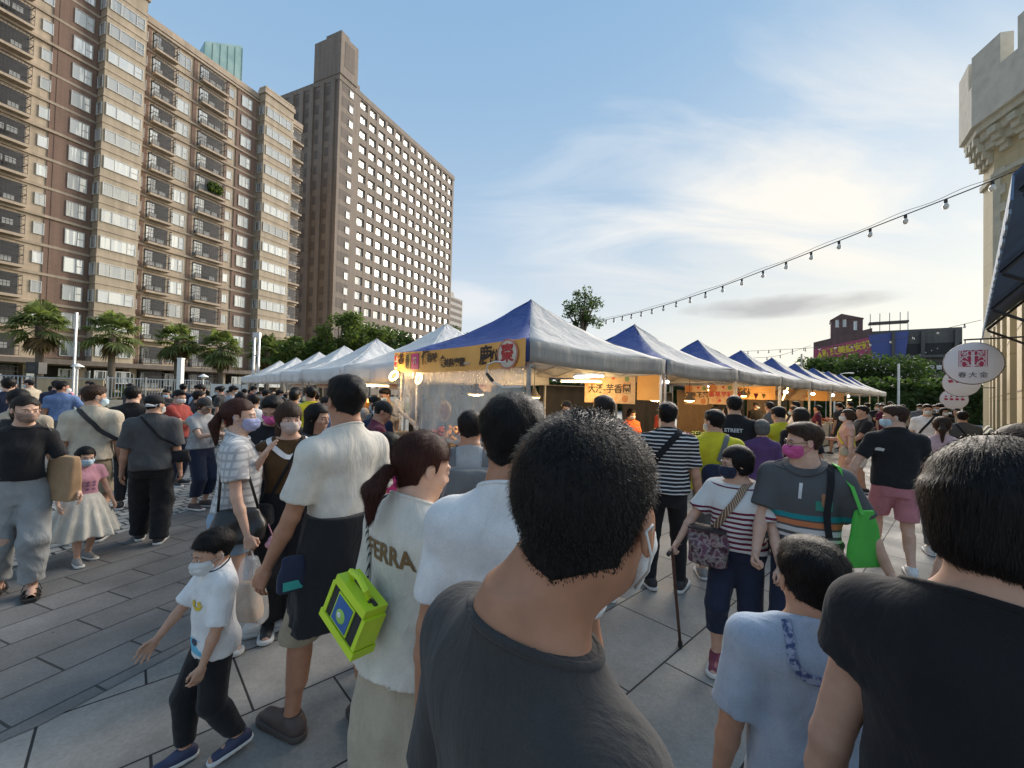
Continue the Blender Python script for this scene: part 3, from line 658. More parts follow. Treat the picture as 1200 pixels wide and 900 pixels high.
mb.build('rails', m_steel, T); mb = MB(); mb.bb(-.2, .2, -.1, .1, 4.7, 5.0); mb.build('head', m_steel, T)
mb = MB()
for z in (1.2, 2.4, 3.6): mb.bb(-.09, .09, -.03, .03, z, z + .06)
mb.build('cross_pieces', m_steel, T)
def tripod(name, label, px, d, h, cat='stand'):
    T = thing(name, label, cat, (at(px, 450, d).x, d, 0)); mb = MB(); mb.tube([(0, 0, .45), (0, 0, h)], .03, 8); mb.build('pole', m_black, T)
    for k in range(3): a = R(90 + 120 * k); m_ = MB(); m_.tube([(0, 0, 1.15), (math.cos(a) * .75, math.sin(a) * .75, .02)], .025, 6); m_.build('leg', m_black, T)
    mb = MB(); mb.lathe([(.05, 0), (.05, .12)], (0, 0, 1.1), 10); mb.build('collar', m_black, T); return T
tripod('speaker_stand', 'black tripod speaker stand on the plaza in front of the tan wall', 42, 15.5, 2.05)
T = thing('loudspeaker', 'black box loudspeaker on top of the tripod stand', 'loudspeaker', (at(42, 450, 15.5).x, 15.5, 2.05), R(12)); mb = MB(); mb.bb(-.19, .19, -.18, .18, 0, .42); mb.build('cabinet', m_black, T); mb = MB(); mb.lathe([(.13, 0), (.11, .015), (.02, .02)], (0, -.182, .17), 16, Matrix.Rotation(R(90), 3, 'X')); mb.build('woofer', m_dframe, T)
tripod('lighting_tripod', 'black lighting tripod standing in front of the plain blue grey panel', 273, 27, 2.3)

# ------------------------------------------------------------------ the castle-like building on the right
m_stone = facade('cream_stone', (.56, .46, .27), (2.4, .95), .78, streak=.2); m_quoin = flat('pale_quoin', (.52, .48, .37), .8, .12, 3); m_batt = flat('grey_white_stone', (.60, .56, .47), .85, .12, 2)
CB = thing('castle_building', 'cream stone castle-like building with a battlemented corner tower, at right', 'building', (0, 0, 0))
# local frame: x along the row (away from us), y to its left; the front wall is the plane y = yw
CB.rotation_euler = (0, 0, RZ)
def loc_of(p): return Vector((p.dot(rv), p.dot(lv), p.z))
yw = -0.85
mb = MB(); mb.mat(0).bb(9, 29.0, yw - 6, yw, 0, 4.6); mb.mat(1).bb(8.9, 29.0, yw - 6.1, yw + .16, 4.601, 5.0)
for k in range(6):
    x = 11.2 + k * 2.9
    mb.mat(0).bb(x - .5, x + .5, yw + .001, yw + .26, 0, 4.5)
    mb.mat(1).add([(x - .72, yw + .003, 0), (x + .72, yw + .003, 0), (x + .72, yw + .55, 0), (x - .72, yw + .55, 0), (x - .72, yw + .003, .55), (x + .72, yw + .003, .55), (x + .72, yw + .55, .55), (x - .72, yw + .55, .55), (x - .55, yw + .003, .9), (x + .55, yw + .003, .9), (x + .55, yw + .32, .9), (x - .55, yw + .32, .9)],
                [(0, 1, 2, 3), (0, 4, 5, 1), (1, 5, 6, 2), (2, 6, 7, 3), (3, 7, 4, 0), (4, 8, 9, 5), (5, 9, 10, 6), (6, 10, 11, 7), (7, 11, 8, 4), (8, 11, 10, 9)])
    for z in (2.0, 3.1, 4.2): mb.mat(2).bb(x - .51, x + .51, yw + .26, yw + .263, z, z + .03)
mb.build('wall', [m_stone, m_quoin, flat('joint_dark', (.22, .17, .09), .9)], CB)
for k in range(5):
    x = 12.65 + k * 2.9; m_ = MB(); m_.mat(0).bb(x - .8, x + .8, yw + .002, yw + .07, 1.0, 2.7); m_.mat(1).bb(x - .7, x + .7, yw + .071, yw + .085, 1.1, 2.6); m_.build('shop_window', [m_dframe, m_glassd], CB)
# tower: the polygon of its walls, seen edge on from the lane
def prism(mb, poly, z0, z1):
    n_ = len(poly); vs = [(p[0], p[1], z0) for p in poly] + [(p[0], p[1], z1) for p in poly]
    fs = [tuple(reversed(range(n_))), tuple(range(n_, 2 * n_))] + [(i, (i + 1) % n_, n_ + (i + 1) % n_, n_ + i) for i in range(n_)]
    mb.add(vs, fs)
TP = [Vector(p) for p in ((20.9, 11.8, 0), (27.5, 11.0, 0), (28.5, 21.0, 0), (23.4, 20.76, 0), (22.6, 19.6, 0))]
TPc = sum(TP, Vector()) / 5
def inset(d):
    out = []
    for i in range(5):
        a, b, c = TP[i - 1], TP[i], TP[(i + 1) % 5]; e1 = (b - a).normalized(); e2 = (c - b).normalized()
        n1 = Vector((e1.y, -e1.x, 0)); n2 = Vector((e2.y, -e2.x, 0)); m = (n1 + n2).normalized(); out.append(b + m * d / max(.5, m.dot(n1)))
    return out
iw = Matrix.Rotation(-RZ, 3, 'Z')
def loc5(ps): return [iw @ p for p in ps]
mb = MB(); mb.mat(0); prism(mb, loc5(TP), 0, 14.7); mb.mat(1)
for k, (d, z0, z1) in enumerate(((.12, 12.4, 12.65), (.28, 13.9, 14.35), (.45, 14.351, 14.75), (.62, 14.751, 15.1))): prism(mb, loc5(inset(d)), z0, z1)
mb.mat(2); prism(mb, loc5(inset(.78)), 15.101, 17.1)
mb.build('tower_wall', [m_stone, m_quoin, m_batt], CB)
mb = MB()
op = inset(.78)
for i in (4, 3, 2):                                                        # merlons on the faces towards the lane
    a, b = op[i], op[(i + 1) % 5]; d = b - a; L_ = d.length; e = d.normalized(); nin = Vector((-e.y, e.x, 0)); x = 0.0
    while x < L_ - .3:
        w_ = min(1.5, L_ - x); c = a + e * (x + w_ / 2) + nin * .26
        v_ = [a + e * (x + .002), a + e * (x + w_ - .002), a + e * (x + w_ - .002) + nin * .5, a + e * (x + .002) + nin * .5]
        m_ = MB(); prism(m_, loc5(v_), 17.101, 18.5); m_.build('merlon', m_batt, CB); x += 2.3
mb = MB()                                                                  # quoins in alternating lengths up the corner, and corbel blocks
e0 = (TP[0] - TP[4]).normalized(); n0 = Vector((e0.y, -e0.x, 0)); n0 = n0 if n0.x < 0 else -n0
e1 = (TP[3] - TP[4]).normalized(); n1 = Vector((e1.y, -e1.x, 0)); n1 = n1 if n1.x < 0 else -n1
for k in range(30):
    z = .2 + k * .42; w_ = .62 if k % 2 else .38
    prism(mb, loc5([TP[4] + n0 * .05, TP[4] + e0 * w_ + n0 * .05, TP[4] + e0 * w_ - n0 * .02, TP[4] - n0 * .02]), z, z + .4205)
mb.build('quoins', m_quoin, CB)
for q in range(8):
    mb = MB()
    b_ = TP[4] + e0 * (.5 + q * .95)
    for s_, (zz, dd) in enumerate(((13.5, .18), (13.75, .32), (14.0, .5), (14.3, .66))): prism(mb, loc5([b_ + n0 * dd, b_ + e0 * .42 + n0 * dd, b_ + e0 * .42 - n0 * .01, b_ - n0 * .01]), zz, zz + (.245 if s_ < 2 else .3))
    mb.build('corbel', m_quoin, CB)
for q in range(3):
    mb = MB()
    b_ = TP[4] + e1 * (.1 + q * .5)
    for s_, (zz, dd) in enumerate(((13.3, .18), (13.6, .34), (13.95, .52), (14.3, .66))): prism(mb, loc5([b_ + n1 * dd, b_ + e1 * .25 + n1 * dd, b_ + e1 * .25 - n1 * .01, b_ - n1 * .01]), zz, zz + .345)
    mb.build('corbel', m_quoin, CB)
mb = MB()
for z, zz in ((8.3, 10.2), (4.9, 6.6)):
    b_ = TP[4] + e0 * 2.4; mb.mat(0); prism(mb, loc5([b_ + n0 * .06, b_ + e0 * 1.3 + n0 * .06, b_ + e0 * 1.3 - n0 * .01, b_ - n0 * .01]), z, zz)
    b_ = TP[4] + e0 * 2.6; mb.mat(1); prism(mb, loc5([b_ + n0 * .075, b_ + e0 * .9 + n0 * .075, b_ + e0 * .9 + n0 * .061, b_ + n0 * .061]), z + .2, zz - .2)
mb.build('window', [m_quoin, m_glassd], CB)
# the awning above the right edge of the picture
AW = thing('awning', 'dark blue sloping awning with a paler fringe, overhead at the right edge', 'awning', (0, 0, 0), RZ)
mb = MB(); mb.mat(0)
ya, yb = yw - .02, -0.16
mb.add([(3.4, yb, 2.98), (10.3, yb, 2.98), (10.3, ya, 3.75), (3.4, ya, 3.75), (3.4, yb, 3.0), (10.3, yb, 3.0), (10.3, ya, 3.77), (3.4, ya, 3.77)], [(3, 2, 1, 0), (4, 5, 6, 7), (0, 1, 5, 4), (2, 3, 7, 6), (0, 4, 7, 3), (1, 2, 6, 5)])
mb.build('canvas', flat('awning_navy', (.045, .075, .14), .8, .2, 3), AW)
mb = MB()
for k in range(46):
    x0 = 3.4 + 6.9 * k / 46; x1 = 3.4 + 6.9 * (k + 1) / 46; zz = 2.86 - .03 * (k % 2); mb.mat(k % 2); mb.add([(x0, yb + .004, 2.999), (x1, yb + .004, 2.999), (x1, yb + .012, zz), (x0, yb + .012, zz), (x0, yb - .004, 2.999), (x1, yb - .004, 2.999), (x1, yb - .0, zz), (x0, yb - .0, zz)], [(0, 1, 2, 3), (7, 6, 5, 4), (2, 6, 7, 3), (0, 3, 7, 4), (1, 5, 6, 2)])
mb.build('fringe', [flat('awning_fringe_blue', (.13, .22, .36), .8), flat('awning_fringe_pale', (.24, .32, .42), .8)], AW)
for k in range(4):
    x = 3.6 + k * 2.15; m_ = MB(); m_.tube([(x, ya + .03, 2.55), (x, yb - .05, 2.95)], .018, 6); m_.tube([(x, ya + .02, 3.68), (x, yb - .04, 2.96)], .02, 6); m_.build('bracket', m_dframe, AW)
# projecting round signs
def round_sign(label, px, py, depth, dia, kind):
    c = at(px, py, depth); T = thing('hanging_sign', label, 'sign', c, math.atan2(c.x * 0 - rv.x, rv.y) * 0 + RZ - R(90), 'round white signs hanging from the cream building'); r_ = dia / 2
    # local frame: x across the lane (to the right wall), -y towards the viewer along the lane
    Mx = Matrix.Rotation(R(90), 3, 'X')
    mb = MB(); mb.mat(0).lathe([(r_ * .97, -.045), (r_, -.03), (r_, .03), (r_ * .97, .045)], (0, 0, 0), 40, Mx); mb.mat(1).lathe([(r_ * .965, .046), (r_ * .93, .052)], (0, 0, 0), 40, Mx); mb.build('disc', [flat('sign_rim', (.13, .11, .12), .5), flat('sign_white', (.62, .63, .68), .35, .05, 3)], T, 40)
    wall_x = 1.15; mb = MB(); mb.tube([(-r_ * .3, 0, r_ + .05), (wall_x, 0, r_ + .05)], .014, 8)
    for x in (-r_ * .25, r_ * .25): mb.tube([(x, 0, r_ * .95), (x, 0, r_ + .05)], .008, 6)
    mb.build('bracket', m_dframe, T)
    m_red = flat('sign_red', (.34, .02, .075), .5, .05)
    if kind == 0:
        q = r_ * .46; mb = MB(); y = -.056
        mb.mat(0).bb(-q, q, y, -.0525, -q * .35, q * 1.35); mb.mat(1); zc_ = q * .5
        # ornamental white fretwork inside the red square, mirror symmetric
        def arc(cx, cz, rr_, a0, a1, w=.06):
            pts = [(cx + rr_ * math.cos(R(a)), cz + rr_ * math.sin(R(a))) for a in np.linspace(a0, a1, 9)]
            for s_ in (-1, 1):
                vs = []
                for i, (x, z) in enumerate(pts):
                    a = R(np.linspace(a0, a1, 9)[i]); vs += [(s_ * (x - w / 2 * math.cos(a)) * q, y - .003, zc_ + (z - w / 2 * math.sin(a)) * q), (s_ * (x + w / 2 * math.cos(a)) * q, y - .003, zc_ + (z + w / 2 * math.sin(a)) * q)]
                mb.add(vs, [(2 * i, 2 * i + 1, 2 * i + 3, 2 * i + 2) if s_ < 0 else (2 * i, 2 * i + 2, 2 * i + 3, 2 * i + 1) for i in range(8)])
        arc(.55, .45, .22, 0, 300); arc(.55, .45, .08, 0, 360); arc(.22, .62, .16, -30, 220); arc(.6, -.05, .2, -120, 160); arc(.25, .1, .2, -60, 200); arc(.55, -.52, .26, -40, 250); arc(.2, -.55, .2, 100, 330); arc(.8, .75, .1, 0, 270); arc(.82, -.8, .08, 0, 300); arc(0.0, -.2, .5, -80, -20); arc(0, .1, .72, 20, 70); arc(.82, .1, .12, 40, 330)
        for s_ in (-1, 1): mb.bb(s_ * .9 * q - .006, s_ * .9 * q + .006, y - .0032, y - .0005, zc_ - .9 * q, zc_ + .9 * q); mb.bb(s_ * .06 * q - .008, s_ * .06 * q + .008, y - .0032, y - .0005, zc_ - .85 * q, zc_ + .7 * q)
        mb.build('seal_emblem', [m_red, flat('sign_white', (.62, .63, .68))], T)
        lettering('lettering', '春大金', r_ * .29, Matrix.Translation((0, -.056, -r_ * .56)) @ FRONT, flat('ink', (.05, .05, .07)), T, .002, spacing=1.35)
    else:
        m_ = MB()
        for k in range(4):
            x = -r_ * .55 + r_ * .37 * k; zz = (0.12 if kind == 1 else 0) * r_
            m_.add([(x - .05, -.056, zz + .03), (x + .03, -.056, zz + .045), (x + .06, -.056, zz - .02), (x - .02, -.056, zz - .04)], [(0, 3, 2, 1)]); m_.add([(x - .03, -.056, zz + .12), (x + .02, -.056, zz + .13), (x + .03, -.056, zz + .08), (x - .02, -.056, zz + .07)], [(0, 3, 2, 1)])
        m_.build('red_marks', m_red, T)
round_sign('nearest and largest round white sign, red square seal over three characters', 1140, 426, 6.9, .70, 0)
round_sign('middle round white sign with a row of red marks, half behind the large one', 1126.5, 449, 10.4, .68, 1)
round_sign('smallest and farthest round white sign of the three, with faint red marks', 1118, 468, 14.2, .70, 2)

# ------------------------------------------------------------------ strings of bulbs
m_cable = flat('black_cable', (.02, .02, .02), .6); m_bulb = NT('bulb_glass'); m_bulb.set(Roughness=.15); m_bulb.b.inputs['Base Color'].default_value = (.55, .53, .48, 1); m_bulb = m_bulb.m
def bulb_string(label, pts, sub, br, group=None, wires=1):
    T = thing('string_lights', label, 'string lights', pts[0]); o0 = Vector(pts[0])
    P = [Vector(p) - o0 for p in pts]; fine = []
    for i in range(len(P) - 1):
        p0 = P[max(i - 1, 0)]; p1 = P[i]; p2 = P[i + 1]; p3 = P[min(i + 2, len(P) - 1)]
        for k in range(8): t = k / 8; fine.append(.5 * ((2 * p1) + (p2 - p0) * t + (2 * p0 - 5 * p1 + 4 * p2 - p3) * t * t + (3 * p1 - p0 - 3 * p2 + p3) * t ** 3))
    fine.append(P[-1]); mb = MB(); mb.tube(fine, .012 * br / .05, 6)
    if wires > 1: mb.tube([p + Vector((0, 0, .07 + .02 * math.sin(i))) for i, p in enumerate(fine)], .006, 5)
    mb.build('cable', m_cable, T)
    # bulbs at equal spacing
    L_ = [0]; 
    for i in range(1, len(fine)): L_.append(L_[-1] + (fine[i] - fine[i - 1]).length)
    k = int(L_[-1] / sub); first = None
    sk = MB(); sk.mat(0).lathe([(br * .55, 0), (br * .6, -br * 1.2), (br * .5, -br * 1.6)], (0, 0, 0), 10); sk.mat(1).lathe([(br * .5, -br * 1.55), (br * .95, -br * 2.4), (br * 1.05, -br * 3.0), (br * .8, -br * 3.7), (br * .2, -br * 4.05)], (0, 0, 0), 12)
    for q in range(k):
        s = (q + .6) * sub; i = max(j for j in range(len(L_)) if L_[j] <= s); i = min(i, len(fine) - 2); t = (s - L_[i]) / max(1e-6, L_[i + 1] - L_[i]); p = fine[i].lerp(fine[i + 1], t)
        if first is None: first = sk.build('bulb', [m_cable, m_bulb], T, 35); o = first
        else: o = first.copy(); COL.objects.link(o); o.parent = T
        o.location = p - Vector((0, 0, .008))
bulb_string('main string of pale bulbs sagging from the castle tower down over the tents', [at(1200, 196, 8.2), at(1127, 226, 9.0), at(1029, 264, 10.4), at(918, 308, 12.6), at(830, 341, 15.0), at(760, 363, 18.0), at(700, 377, 22)], .72, .055, wires=2)
bulb_string('thin far string of bulbs low over the blue tents, in front of the shop building', [at(1150, 375, 16), at(1050, 397, 18), at(960, 407, 21), at(866, 412, 26)], .75, .04)
bulb_string('lowest far string of small bulbs above the middle tents', [at(950, 405, 30), at(905, 418, 30), at(850, 419, 31)], .9, .05)
random.seed(8)
for k, (x0, y0, x1, y1, d) in enumerate([(960, 440, 1105, 405, 48), (965, 452, 1108, 425, 47), (985, 460, 1100, 446, 46), (1000, 420, 1112, 452, 45), (1010, 405, 1095, 470, 44)]):
    bulb_string('fairy lights strung across the front of the round tree, %s strand' % ('uppermost', 'second', 'lowest', 'slanting', 'steepest')[k], [at(x0, y0, d), at((x0 + x1) / 2, (y0 + y1) / 2 + 6, d - 1), at(x1, y1, d)], .85, .045)
# street lamps beyond the far tents
T = thing('street_lamp', 'white double-armed street lamp above the far blue tents', 'street lamp', (at(978, 450, 34).x, 34, 0)); mb = MB(); mb.tube([(0, 0, 0), (0, 0, 3.9)], [.07, .05], 8); mb.build('post', m_white, T, True)
for s_ in (-1, 1): mb = MB(); mb.tube([(0, 0, 3.7), (s_ * .7, 0, 4.0), (s_ * 1.3, 0, 4.05)], .035, 6); mb.ball((s_ * 1.35, 0, 4.03), (.25, .12, .06)); mb.build('lamp_arm', m_white, T, True)
pole('light_column', 'white pole standing in front of the dark far building, right of the round tree', 'pole', 1053, 36, 5.0, .06, m_white)
pole('light_column', 'pale pole between the smallest round sign and the pavement', 'pole', 1125, 24, 3.0, .08, m_steel)
pole('light_column', 'thin pole rising above the middle tents against the sky', 'pole', 939, 32, 5.2, .04, m_steel)

# ------------------------------------------------------------------ tents
def canvas(name, col, tr=.0):
    n = NT(name); n.set(Roughness=.75); n.b.inputs['Specular IOR Level'].default_value = .3
    v = n.coord(); f = n.noise(v, 2.2, 5); n.base(n.ramp(f, [(.3, tuple(c * .88 for c in col)), (.7, tuple(min(1, c * 1.08) for c in col))]))
    t3 = n.n('ShaderNodeTexNoise'); t3.inputs['Scale'].default_value = 2.6; t3.inputs['Detail'].default_value = 5; t3.inputs['Distortion'].default_value = 1.2; n.l(n.coord(scale=(1, 1, .35)), t3.inputs['Vector']); n.bump(t3.outputs[0], .7, .07)
    t = n.n('ShaderNodeBsdfTranslucent'); t.inputs['Color'].default_value = (*col, 1); mx = n.n('ShaderNodeMixShader'); mx.inputs[0].default_value = .28
    o = [q for q in n.t.nodes if q.type == 'OUTPUT_MATERIAL'][0]; n.l(n.b.outputs[0], mx.inputs[1]); n.l(t.outputs[0], mx.inputs[2]); n.l(mx.outputs[0], o.inputs[0])
    return n.m
m_cblue = canvas('blue_canvas', (.075, .125, .36)); m_cgrey = canvas('grey_canvas', (.62, .615, .60)); m_cwhite = canvas('white_canvas', (.86, .85, .83)); m_cval = canvas('grey_valance', (.48, .465, .43))
m_pole = flat('tent_pole', (.36, .36, .36), .4, metal=.5); m_polew = flat('tent_pole_warm', (.50, .38, .26), .5)
def tent(name, label, c, half, eave, peak, val, mats, rz, seed, group, legs=(0, 1, 2, 3), wavy=.02):
    """canopy faces in order: -x (towards the viewer's left), -y (towards the lane), +x, +y"""
    rr = random.Random(seed); T = thing(name, label, 'tent', (c.x, c.y, 0), rz, group); mb = MB(); N = 10; K = 8
    cor = [(-half, -half), (half, -half), (half, half), (-half, half)]
    sides = [(3, 0), (0, 1), (1, 2), (2, 3)]
    for s_, (i, j) in enumerate(sides):
        a, b = Vector((*cor[i], eave)), Vector((*cor[j], eave)); vs = []; mb.mat(mats[s_][0])
        for k in range(K + 1):
            t = k / K
            for q in range(N + 1):
                u = q / N; e = a.lerp(b, u); p = e.lerp(Vector((0, 0, peak)), t); sag = .13 * math.sin(math.pi * min(1, t * 1.0)) * (1.0) + .05 * math.sin(math.pi * u) * (1 - t)
                p.z -= sag + rr.gauss(0, .009); vs.append(p)
        mb.add(vs, [(k * (N + 1) + q, k * (N + 1) + q + 1, (k + 1) * (N + 1) + q + 1, (k + 1) * (N + 1) + q) for k in range(K) for q in range(N)])
        # valance with a slight wave
        mb.mat(mats[s_][1]); vs = []; nrm = Vector(((a + b) / 2).to_tuple()); nrm.z = 0; nrm.normalize(); ph = rr.uniform(0, 6)
        for k in range(4):
            for q in range(N * 2 + 1):
                u = q / (N * 2); e = a.lerp(b, u); e.z = eave - .05 * math.sin(math.pi * u); vs.append(e + nrm * (.012 + wavy * (k / 3) * math.sin(q * 1.3 + ph)) - Vector((0, 0, val * k / 3)))
        W = N * 2 + 1; mb.add(vs, [(k * W + q, (k + 1) * W + q, (k + 1) * W + q + 1, k * W + q + 1) for k in range(3) for q in range(N * 2)])
    o = mb.build('canopy', [m_cblue, m_cgrey, m_cwhite, m_cval], T, 40)
    sm = o.modifiers.new('thickness', 'SOLIDIFY'); sm.thickness = .008; sm.offset = -1
    for k in legs:
        x, y = cor[k]; x *= .975; y *= .975; m_ = MB(); m_.bb(x - .02, x + .02, y - .02, y + .02, .03, eave - .02); m_.bb(x - .028, x + .028, y - .028, y + .028, .03, 1.1); m_.bb(x - .06, x + .06, y - .06, y + .06, 0, .028); m_.build('leg', m_pole, T)
    mb = MB()
    for s_, (i, j) in enumerate(sides):
        a, b = Vector((cor[i][0] * .97, cor[i][1] * .97, eave - .16)), Vector((cor[j][0] * .97, cor[j][1] * .97, eave - .16)); h2 = Vector((0, 0, .24)); m4 = [a.lerp(b, t) for t in (0, .25, .5, .75, 1)]
        for q in range(4):
            s0 = h2 * (1 if q % 2 == 0 else -1) * .5; mb.tube([m4[q] + s0, m4[q + 1] - s0], .010, 5); mb.tube([m4[q] - s0, m4[q + 1] + s0], .010, 5)
    mb.tube([(0, 0, eave - .1), (0, 0, peak - .06)], .02, 6)
    for x, y in cor: mb.tube([(x * .97, y * .97, eave - .06), (x * .1, y * .1, peak - .35)], .010, 5)
    mb.build('truss', m_pole, T); return T
T0 = Vector((.30, 7.35, 0)); STEP = 3.42
BG = [(0, 0), (1, 3), (1, 1), (0, 0)]
TENTS = []; RTENT = 'blue and grey tents along the right-hand row'
tl = ['largest and nearest tent, blue left slope and grey front slope, over the orange banner', 'second blue and grey tent of the row, over the taro stall sign', 'third blue and grey tent of the row, behind the man in the printed black shirt', 'fourth blue and grey tent of the row, counted from the largest', 'fifth blue and grey tent of the row, counted from the largest', 'sixth blue and grey tent of the row, small under the round tree', 'seventh blue and grey tent of the row, below the double-armed lamp', 'eighth blue and grey tent, far along the row', 'ninth blue and grey tent, second from the far end of the row', 'last tiny blue and grey tent at the far end of the row']
for k in range(10):
    c = T0 + rv * STEP * k + lv * (0.02 * k); TENTS.append(tent('market_tent', tl[k], c, 1.66, 2.42, 3.42, .26, BG, RZ, 40 + k, RTENT, legs=(0, 1, 2, 3)))
WG = [(2, 2)] * 4; wl = ['nearest white tent, rising just left of the blue tent', 'second white tent of the left row, behind the head of the man in white', 'third white tent of the left row', 'fourth white tent of the left row', 'fifth white tent of the left row', 'farthest and smallest white tent, beside the tall lamp column']
WT = []
wd = Vector((-.668, .744, 0))
for k in range(6):
    wpx, wdp = ((521, 9.9), (440, 13.2), (402, 15.6), (373, 18.6), (346, 22.4), (327, 25.5))[k]; c = at(wpx, 450, wdp); c.z = 0; WT.append(tent('white_tent', wl[k], c, 1.72, 2.32, 3.38, .34, WG, math.atan2(wd.y, wd.x) + R(180) , 60 + k, 'white peaked tents in the left row', wavy=.05))
# ------------------------------------------------------------------ people: one smooth surface per body, grown from a distance field
f32 = np.float32
def smin(a, b, k):
    h = np.clip(.5 + .5 * (b - a) / k, 0, 1); return b + (a - b) * h - k * h * (1 - h)
def smax(a, b, k): return -smin(-a, -b, k)
def rcone(X, Y, Z, a, b, ra, rb):
    ax, ay, az_ = a; dx, dy, dz = b[0] - ax, b[1] - ay, b[2] - az_; L2 = dx * dx + dy * dy + dz * dz + 1e-9
    t = np.clip(((X - ax) * dx + (Y - ay) * dy + (Z - az_) * dz) / L2, 0, 1)
    return np.sqrt((X - ax - dx * t) ** 2 + (Y - ay - dy * t) ** 2 + (Z - az_ - dz * t) ** 2) - (ra + (rb - ra) * t)
def ellip(X, Y, Z, c, r):
    k = np.sqrt(((X - c[0]) / r[0]) ** 2 + ((Y - c[1]) / r[1]) ** 2 + ((Z - c[2]) / r[2]) ** 2); return (k - 1) * min(r)
def loft(X, Y, Z, prof):
    """elliptical tube along z: prof rows (z, half width, half depth, y offset)"""
    p = np.array(prof, dtype=f32); zz = Z
    a = np.interp(zz, p[:, 0], p[:, 1]).astype(f32); b = np.interp(zz, p[:, 0], p[:, 2]).astype(f32); yo = np.interp(zz, p[:, 0], p[:, 3]).astype(f32)
    k = (np.abs(X / a) ** 2.3 + np.abs((Y - yo) / b) ** 2.3) ** (1 / 2.3); d = (k - 1) * np.minimum(a, b)
    return np.maximum(d, np.maximum(Z - p[-1, 0], p[0, 0] - Z))
def smooth_prof(rows, n=40):
    r = np.array(rows, float); z = np.linspace(r[0, 0], r[-1, 0], n); out = [z]
    for c in range(1, 4):
        y = np.interp(z, r[:, 0], r[:, c]); yp = np.pad(y, 2, mode='edge'); out.append((yp[:-4] + 2 * yp[1:-3] + 3 * yp[2:-2] + 2 * yp[3:-1] + yp[4:]) / 9)
    return np.stack(out, 1)
def snets(F, xs, ys, zs):
    S = F < 0; nx, ny, nz_ = F.shape
    cnt = np.zeros((nx - 1, ny - 1, nz_ - 1), np.int8)
    for i in (0, 1):
        for j in (0, 1):
            for k in (0, 1): cnt += S[i:nx - 1 + i, j:ny - 1 + j, k:nz_ - 1 + k]
    act = (cnt > 0) & (cnt < 8); I, J, K = np.nonzero(act)
    if len(I) == 0: return np.zeros((0, 3)), np.zeros((0, 4), int)
    acc = np.zeros((len(I), 3)); num = np.zeros(len(I))
    co = [(i, j, k) for i in (0, 1) for j in (0, 1) for k in (0, 1)]
    P = (xs, ys, zs); idx = (I, J, K)
    for a in co:
        for ax in range(3):
            if a[ax]: continue
            b = list(a); b[ax] = 1
            f0 = F[I + a[0], J + a[1], K + a[2]]; f1 = F[I + b[0], J + b[1], K + b[2]]; m = (f0 < 0) != (f1 < 0)
            t = np.where(m, f0 / np.where(m, f0 - f1, 1), 0)
            pt = np.empty((len(I), 3))
            for q in range(3):
                p0 = P[q][idx[q] + a[q]]; p1 = P[q][idx[q] + b[q]]; pt[:, q] = p0 + (p1 - p0) * t
            acc[m] += pt[m]; num[m] += 1
    V = acc / num[:, None]; vid = -np.ones(act.shape, np.int64); vid[I, J, K] = np.arange(len(I)); faces = []
    for ax in range(3):
        n_ = F.shape; sl0 = [slice(None)] * 3; sl1 = [slice(None)] * 3; sl0[ax] = slice(0, n_[ax] - 1); sl1[ax] = slice(1, n_[ax])
        A, B = S[tuple(sl0)], S[tuple(sl1)]; ch = A != B; i, j, k = np.nonzero(ch); inside = A[i, j, k]; ids = np.stack([i, j, k], 1)
        o1, o2 = [q for q in range(3) if q != ax]
        ok = (ids[:, o1] > 0) & (ids[:, o2] > 0) & (ids[:, o1] < n_[o1] - 1) & (ids[:, o2] < n_[o2] - 1); ids = ids[ok]; inside = inside[ok]
        quads = []
        for (d1, d2) in ((-1, -1), (0, -1), (0, 0), (-1, 0)):
            c = ids.copy(); c[:, o1] += d1; c[:, o2] += d2; quads.append(vid[c[:, 0], c[:, 1], c[:, 2]])
        Q = np.stack(quads, 1); flip = inside if ax != 1 else ~inside; Q[~flip] = Q[~flip][:, ::-1]; faces.append(Q)
    return V, np.concatenate(faces)
def mesh_from(name, V, Fc, mats, midx=None, smooth=True):
    me = bpy.data.meshes.new(name); me.vertices.add(len(V)); me.vertices.foreach_set('co', np.asarray(V, f32).ravel())
    Fc = np.asarray(Fc); me.loops.add(Fc.size); me.loops.foreach_set('vertex_index', Fc.ravel().astype(np.int32))
    me.polygons.add(len(Fc)); me.polygons.foreach_set('loop_start', np.arange(0, Fc.size, Fc.shape[1], dtype=np.int32)); 
    if smooth: me.polygons.foreach_set('use_smooth', np.ones(len(Fc), bool))
    for m in mats: me.materials.append(m)
    if midx is not None: me.polygons.foreach_set('material_index', np.asarray(midx, np.int32))
    me.update(calc_edges=True); me.validate(); return me
def lines(lo, hi, h, fine=()):
    """grid coordinates from lo to hi, step h, finer inside the given (lo, hi, step) ranges"""
    out = [lo]
    while out[-1] < hi:
        x = out[-1]; st = h
        for (a, b, s) in fine:
            if a - h < x < b: st = min(st, s)
        out.append(x + st)
    return np.array(out, f32)
def field(fn, xs, ys, zs):
    X, Y, Z = np.meshgrid(xs, ys, zs, indexing='ij'); return fn(X.astype(f32), Y.astype(f32), Z.astype(f32))
def folds(X, Y, Z, seed, amp, zs=1.0, freq=16.0):
    r = np.random.default_rng(seed); out = 0; w = X * 0
    for k in range(3):
        d = r.normal(size=3); w = w + np.sin(X * d[0] * 5 + Y * d[1] * 5 + Z * d[2] * 5 + r.uniform(0, 6))
    for k in range(5):
        d = r.normal(size=3); d[2] *= zs; d = d / np.linalg.norm(d) * freq * r.uniform(.6, 1.7)
        s_ = np.sin(X * d[0] + Y * d[1] + Z * d[2] + r.uniform(0, 6) + w * 1.3); out = out + (1 - np.abs(s_)) ** 1.5
    return out * amp / 5

